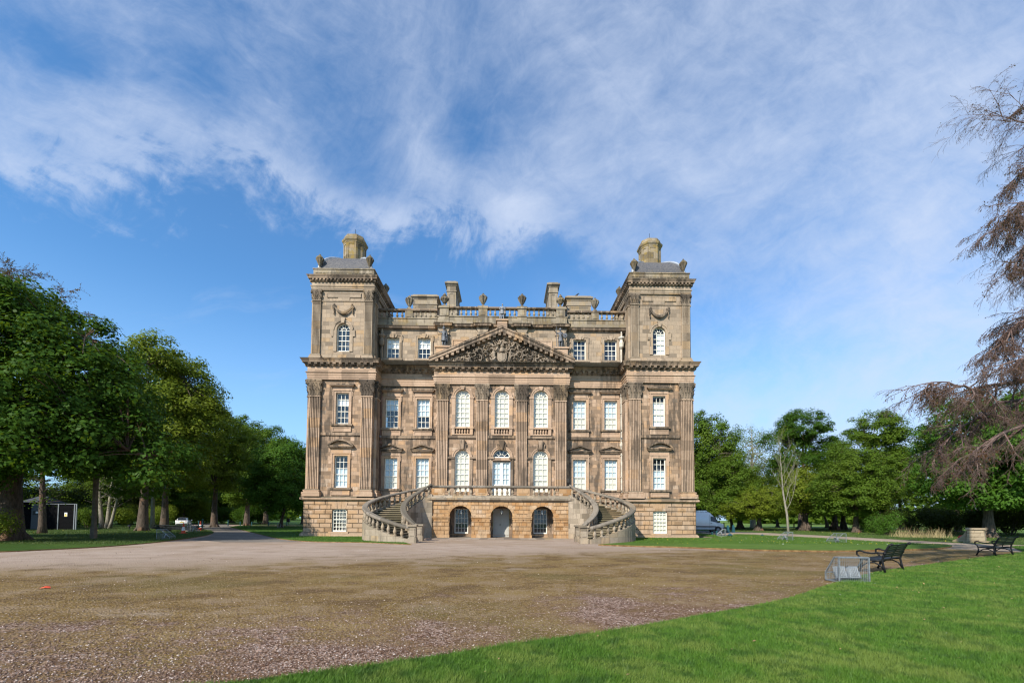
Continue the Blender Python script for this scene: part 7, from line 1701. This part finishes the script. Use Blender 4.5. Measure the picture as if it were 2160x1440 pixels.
b = MB(); b.box(3.2, 3.5, -.85, .85, .34, .66); b.add([(2.4, -.98, .3), (3.3, -.9, .3), (3.3, -.9, .62), (2.98, -.985, .62)], [[0, 1, 2, 3]]); b.build('bumper', M['trimblack'], van)
b = MB(); b.add([(1.72, -.76, 2.5), (1.72, .76, 2.5), (2.62, .8, 1.48), (2.62, -.8, 1.48)], [[0, 1, 2, 3]]); b.v = [(x + .03, y, z + .03) for x, y, z in b.v]; b.build('windscreen', M['darkglass'], van)
b = MB(); b.box(.1, 1.35, -.45, .45, 2.74, 2.86); b.box(.4, .5, -.3, .3, 2.62, 2.74); b.box(1.0, 1.1, -.3, .3, 2.62, 2.74); b.build('roof_unit', M['carwhite'], van)
# woodland enclosure with a cabin roof behind it
ex0, ex1, ey = AT(36, 1100, 51).x, AT(161, 1100, 51).x, 51.0
en = empty('screened_enclosure', (ex0, ey, 0), 0, 'dark boarded enclosure with a grey door under the left trees', 'enclosure'); W_ = ex1 - ex0; hh = 2.95
M['batten'] = simple('dark_battens', (.007, .007, .008), .9, spec=.05, var=.25); b = MB(); dx0, dx1 = AT(66, 1100, 51).x - ex0, AT(84, 1100, 51).x - ex0
for k in range(20):
    z = .05 + k * hh / 20
    for xa, xb in ((0, dx0), (dx1, W_)): b.box(xa, xb, 0, .03 + .01 * (k % 2), z, z + hh / 20 - .025)
b.box(0, W_, .04, .06, 0, hh); b.build('boarding', M['batten'], en)
b = MB(); b.box(dx0, dx1, -.05, .03, .0, hh + .02); dr = b.build('door', simple('grey_door', (.10, .105, .11), .8, spec=.1, var=.08), en)
b = MB(); b.box(dx0 + .18, dx1 - .15, -.07, -.05, 1.72, 2.2); b.build('notice', M['trimblack'], dr); b = MB(); b.box(dx0 + .52, dx1 - .17, -.075, -.071, 1.9, 2.1); b.build('notice_text', M['cone_white'], dr)
for px in (123, 157, 161):
    x = AT(px, 1100, 51).x - ex0; b = MB(); b.box(x - .05, x + .05, -.08, .04, 0, hh + .05); b.build('post', M['galv'], en)
b = MB(); b.box(dx1, W_, -.06, .06, hh, hh + .06); b.build('capping', M['galv'], en)
sx = AT(138.5, 1100, 51).x - ex0; b = MB(); b.box(sx - .16, sx + .16, -.03, -.012, 1.55, 2.0); sg_ = b.build('warning_sign', M['cone_white'], en)
b = MB(); b.prism_y([(sx - .11, 1.72), (sx + .11, 1.72), (sx, 1.95)], -.036, -.031); b.build('warning_symbol', M['plate'], sg_); b = MB(); b.box(sx - .13, sx + .13, -.036, -.031, 1.57, 1.70); b.build('warning_band', M['plate'], sg_)
b = MB(); b.prism_y([(sx - .025, 1.75), (sx + .03, 1.75), (sx + .005, 1.9)], -.041, -.037); b.build('warning_mark', M['iron'], sg_)
hx0, hx1 = AT(38, 1100, 56).x, AT(80, 1100, 56).x; hut = empty('park_hut', ((hx0 + hx1) / 2, 57, 0), 0, 'small hut with a shallow grey pitched roof behind the dark enclosure', 'hut'); w2 = (hx1 - hx0) / 2
b = MB(); b.box(-w2 * .9, w2 * .9, -.8, 2.2, 0, 3.3); b.build('wall', M['batten'], hut); b = MB(); b.add([(-w2, -1.2, 3.3), (w2, -1.2, 3.3), (w2 * .55, .7, 4.1), (-w2 * .55, .7, 4.1), (-w2, 2.6, 3.3), (w2, 2.6, 3.3)], [[0, 1, 2, 3], [3, 2, 5, 4], [0, 3, 4], [1, 5, 2], [0, 4, 5, 1]]); b.build('roof', simple('hut_roofing', (.06, .066, .08), .9, spec=.1, var=.15), hut)
# timber pole under the sycamore
g_ = G(197, 1137); r = empty('timber_pole', (g_.x, g_.y, 0), 0, 'plain square timber pole rising into the sycamore leaves', 'pole'); b = MB(); b.box(-.11, .11, -.11, .11, -.1, 6.2); b.build('shaft', simple('pole_timber', (.13, .105, .075), .85, var=.25, scale=3), r); b = MB(); b.box(-.14, .14, -.14, .14, -.1, .85); b.box(-.16, .16, -.16, .16, 1.55, 1.62); b.build('sleeve', simple('pole_sleeve', (.15, .12, .09), .85, var=.2), r)
g_ = G(273, 1117); r = empty('path_light', (g_.x, g_.y, 0), 0, 'small black mushroom light in the grass left of the straight sycamore trunk', 'path light'); b = MB(); b.lathe([(.07, 0), (.06, .45)], seg=8); b.build('post', M['iron'], r); b = MB(); b.lathe([(.22, .42), (.2, .52), (.08, .6)], seg=10); b.build('hood', M['iron'], r)
# memorial and wreath
g_ = G(2060, 1144.5); mm_ = empty('stone_memorial', (g_.x, g_.y, .02), R_(-52), 'low buff stone memorial block with a sloping wing wall', 'memorial'); M['memo'] = stone('memorial_stone', ((.38, .31, .20), (.43, .355, .23), (.32, .26, .16)), bw=.5, bh=.27, dirt=.35, mortar=.012)
b = MB(); b.box(-.68, .68, -.55, .55, -.05, .14); b.build('plinth', M['memo'], mm_)
b = MB(); b.rbox(-.5, .5, -.45, .45, .14, .42, .02); b.rbox(-.48, .48, -.43, .43, .42, .72, .02); b.rbox(-.46, .46, -.41, .41, .72, .98, .02); b.build('block', M['memo'], mm_)
b = MB(); b.rbox(-.54, .54, -.49, .49, .98, 1.14, .03); b.build('coping', M['memo'], mm_)
b = MB(); b.prism_y([(-.5, .0), (-.5, .95), (-.68, .62), (-.95, .34), (-1.3, .12), (-1.3, 0)][::-1], -.22, .22); b.build('wing_wall', M['memo'], mm_)
g2 = G(2028, 1143); M['poppy'] = simple('poppy_red', (.62, .012, .03), .6, var=.2, scale=20); wr = empty('poppy_wreath', (g2.x, g2.y, .26), 0, 'red poppy wreath leaning against the sloping end of the memorial', 'wreath')
b = MB()
for k in range(22): a = 6.2832 * k / 22; rr = .2; b.ball((rr * math.cos(a), -.05 + .06 * math.sin(k * 2.3), rr * math.sin(a)), .085, .06, .085, 6, 4)
o = b.build('flowers', M['poppy'], wr); b = MB(); b.lathe([(.09, 0), (.09, .03)], seg=10); o2 = b.build('centre', M['trimblack'], wr); o2.rotation_euler.x = R_(90); wr.rotation_euler.x = R_(-18)
# wire fence at the edge of the golf field
fx = [(28 + 4.2 * i, 96 + .4 * i) for i in range(16)]; fe = empty('field_fence', (fx[0][0], fx[0][1], 0), 0, 'low dark post and rail fence at the edge of the far field', 'fence')
for x, y in fx: b = MB(); b.box(-.09, .09, -.09, .09, 0, 1.05); b.build('post', M['old'] if 'old' in M else M.setdefault('old', simple('fence_timber', (.06, .045, .035), .85, var=.3)), fe, (x - fx[0][0], y - fx[0][1], 0))
b = MB()
for (xa, ya), (xb, yb) in zip(fx, fx[1:]):
    for z in (.55, .9): b.bar((xa - fx[0][0], ya - fx[0][1], z), (xb - fx[0][0], yb - fx[0][1], z), .035)
b.build('rail', M['old'], fe)
# a red scrap on the gravel
g_ = G(97, 1240.5); b = MB(); b.add([(-.1, -.05, .01), (.02, -.07, .03), (.11, .0, .012), (.03, .06, .045), (-.07, .05, .02), (0, 0, .06)], [[0, 1, 5], [1, 2, 5], [2, 3, 5], [3, 4, 5], [4, 0, 5]]); tag(b.build('litter_scrap', M['cone_red'], loc=(g_.x, g_.y, 0)), 'small red scrap of litter lying on the gravel', 'litter')

# ================================================================== SKY AND SUN
SUN_AZ, SUN_EL = R_(213), R_(36)     # azimuth from +y clockwise
sd_ = bpy.data.lights.new('sun', 'SUN'); sd_.energy = 5.0; sd_.angle = R_(.5); sd_.color = (1, .935, .83); so = bpy.data.objects.new('sun', sd_); link(so)
dv_ = Vector((math.sin(SUN_AZ) * math.cos(SUN_EL), math.cos(SUN_AZ) * math.cos(SUN_EL), math.sin(SUN_EL))); so.rotation_euler = dv_.to_track_quat('Z', 'Y').to_euler(); so.location = dv_ * 60
w = bpy.data.worlds.new('World'); SC.world = w; w.use_nodes = True
class WT(NT):
    def __init__(s, tree): s.t = tree; tree.nodes.clear()
t = WT(w.node_tree); out = t.n('ShaderNodeOutputWorld'); bg = t.n('ShaderNodeBackground'); t.l(bg.outputs[0], out.inputs[0])
sky = t.n('ShaderNodeTexSky'); sky.sky_type = 'NISHITA'; sky.sun_disc = False; sky.sun_elevation = SUN_EL; sky.sun_rotation = SUN_AZ; sky.air_density = 1.0; sky.dust_density = .6; sky.ozone_density = 2.2
STR = .122; bg.inputs[1].default_value = STR
dr_ = t.n('ShaderNodeTexCoord').outputs['Generated']; sp = t.n('ShaderNodeSeparateXYZ'); t.l(dr_, sp.inputs[0])
yy = t.math('MAXIMUM', t.math('ABSOLUTE', sp.outputs[1]), .02); s_ = t.math('DIVIDE', sp.outputs[0], yy); z_ = t.math('DIVIDE', sp.outputs[2], yy)
s_ = t.math('MULTIPLY', t.math('ARCTANGENT', t.math('MULTIPLY', s_, .5)), 2.0); z_ = t.math('MULTIPLY', t.math('ARCTANGENT', t.math('MULTIPLY', z_, .5)), 2.0)
def S(px): v = (px - 1069.5) / 930; return 2 * math.atan(v * .5)
def Z(py): v = (1093 - py) / 930; return 2 * math.atan(v * .5)
cv = t.n('ShaderNodeCombineXYZ'); t.l(s_, cv.inputs[0]); t.l(z_, cv.inputs[1]); P2 = cv.outputs[0]
wn = t.noise(P2, 1.7, 3, .5, col=True); wv = t.n('ShaderNodeVectorMath', operation='MULTIPLY_ADD'); t.l(wn, wv.inputs[0]); wv.inputs[1].default_value = (.22, .22, 0); wv.inputs[2].default_value = (-.11, -.11, 0)
ad = t.n('ShaderNodeVectorMath', operation='ADD'); t.l(P2, ad.inputs[0]); t.l(wv.outputs[0], ad.inputs[1]); PW = ad.outputs[0]
sw = t.n('ShaderNodeSeparateXYZ'); t.l(PW, sw.inputs[0])
def mul(a, k): return t.math('MULTIPLY', a, k)
# cirrus: three sheets of combed streaks whose lie turns across the sky, blended into one another
def comb(deg, along, across, sc, seed):
    m1 = t.mapping(PW, (1, 1, 1), (0, 0, R_(deg))); m2 = t.mapping(m1, (along, across, 1), (0, 0, 0), (seed, seed * .7, 0))
    return t.noise(m2, sc, 8, .63, .35)
A1 = t.math('ADD', mul(comb(24, 1.0, 3.0, 1.7, 1.3), .6), mul(comb(34, 1.2, 4.2, 3.6, 4.1), .4))
B1c = t.math('ADD', mul(comb(-78, 1.0, 2.6, 1.9, 7.7), .6), mul(comb(-66, 1.1, 3.6, 4.0, 2.9), .4))
C1 = t.math('ADD', mul(comb(-40, 1.0, 2.2, 1.6, 5.2), .6), mul(comb(-30, 1.0, 3.4, 3.4, 9.4), .4))
fl = t.noise(PW, 5.5, 8, .66, .6)
wa = t.ramp(t.math('ADD', sw.outputs[0], mul(sw.outputs[1], -.45)), S(900) - .35, S(420) - .35)
wc = t.ramp(t.math('ADD', sw.outputs[0], mul(sw.outputs[1], .1)), S(960), S(1260))
def fmix(f, a, b):
    nd = t.n('ShaderNodeMix', data_type='FLOAT'); t.l(f, nd.inputs[0]); t.l(a, nd.inputs[2]); t.l(b, nd.inputs[3]); return nd.outputs[0]
def blob(px, py, wx, wz, rot=0.0, src=None):
    a = t.math('SUBTRACT', sw.outputs[0], S(px)); b = t.math('SUBTRACT', sw.outputs[1], Z(py)); c, sn = math.cos(R_(rot)), math.sin(R_(rot))
    u = t.math('ADD', t.math('MULTIPLY', a, c), t.math('MULTIPLY', b, sn)); v = t.math('SUBTRACT', t.math('MULTIPLY', b, c), t.math('MULTIPLY', a, sn))
    u = t.math('MULTIPLY', u, 930 / wx); v = t.math('MULTIPLY', v, 930 / wz)
    return t.math('EXPONENT', t.math('MULTIPLY', t.math('ADD', t.math('MULTIPLY', u, u), t.math('MULTIPLY', v, v)), -1))
def add(*xs):
    r = xs[0]
    for x in xs[1:]: r = t.math('ADD', r, x)
    return r
# coverage
fine_ = t.noise(t.mapping(PW, (1, 1.25, 1), (0, 0, .5)), 13, 7, .68, .5)
streak = t.math('SUBTRACT', add(mul(fmix(wc, fmix(wa, B1c, A1), C1), .70), mul(fl, .24), mul(fine_, .24)), .59)
edge = t.math('SUBTRACT', add(mul(sw.outputs[0], -.13), Z(545)), mul(streak, .9))
left = t.n('ShaderNodeMapRange', interpolation_type='SMOOTHSTEP'); t.l(t.math('SUBTRACT', sw.outputs[1], edge), left.inputs[0]); left.inputs[1].default_value = -.03; left.inputs[2].default_value = .09
rightf = t.ramp(sw.outputs[0], S(1060), S(1420)); rbank = t.ramp(sw.outputs[1], -.02, .12, .8, 1)
cover = fmix(rightf, left.outputs[0], rbank)
veil = t.ramp(sw.outputs[0], S(500), S(1900), .20, .62)
blobs = add(mul(blob(150, 265, 300, 80, -12), .42), mul(blob(30, 365, 190, 32, -14), .30), mul(blob(330, 420, 200, 50, -32), .22), mul(blob(600, 400, 260, 55, -26), .28), mul(blob(840, 475, 330, 45, -20), .28), mul(blob(900, 335, 52, 95, 14), .42), mul(blob(1080, 445, 100, 75, -30), .50), mul(blob(1190, 290, 50, 190, -38), .20), mul(blob(830, 120, 50, 220, 0), .14), mul(blob(270, 60, 70, 190, 32), .20), mul(blob(520, 190, 90, 200, 25), .14), mul(blob(2100, 700, 330, 420, 0), .14), mul(blob(900, 0, 500, 110, 0), .10))
holes = add(mul(blob(330, 150, 60, 120, 30), .22), mul(blob(690, 330, 110, 80, -30), .16), mul(blob(1600, 710, 190, 75, -10), .42), mul(blob(1180, 570, 170, 45, -8), .40), mul(blob(1000, 250, 60, 90, 10), .16), mul(blob(100, 130, 120, 60, -20), .12), mul(blob(1690, 600, 200, 60, 0), .10))
dens = t.math('SUBTRACT', add(veil, mul(blobs, .95), mul(streak, 2.0)), holes)
D = t.ramp(dens, -.12, 1.32); D = t.math('MULTIPLY', D, cover)
low = mul(t.math('MULTIPLY', t.ramp(t.noise(t.mapping(PW, (.8, 3.4, 1), (0, 0, -.12)), 2.4, 6, .6), .52, .75), t.math('MULTIPLY', t.ramp(sw.outputs[1], Z(930), Z(760)), t.ramp(sw.outputs[1], Z(560), Z(640)))), .32)
D = t.math('MAXIMUM', D, low)
tint = t.mix(1.0, sky.outputs[0], (.68, 1.12, 1.40), 'MULTIPLY')
hz = t.ramp(sp.outputs[2], 0, .45, .75, 0); base = t.mix(hz, tint, (2.9, 4.5, 6.8))
CL = tuple(c / STR for c in (.52, .59, .73))
colr = t.mix(t.math('MULTIPLY', D, .92), base, CL)
t.l(colr, bg.inputs[0])
vs_ = SC.view_settings; vs_.view_transform = 'Standard'; vs_.look = 'None'; vs_.exposure = 0.42; vs_.gamma = 1; vs_.use_curve_mapping = False
SC.render.engine = 'CYCLES'; SC.cycles.max_bounces = 7; SC.cycles.transparent_max_bounces = 12; SC.cycles.use_denoising = True
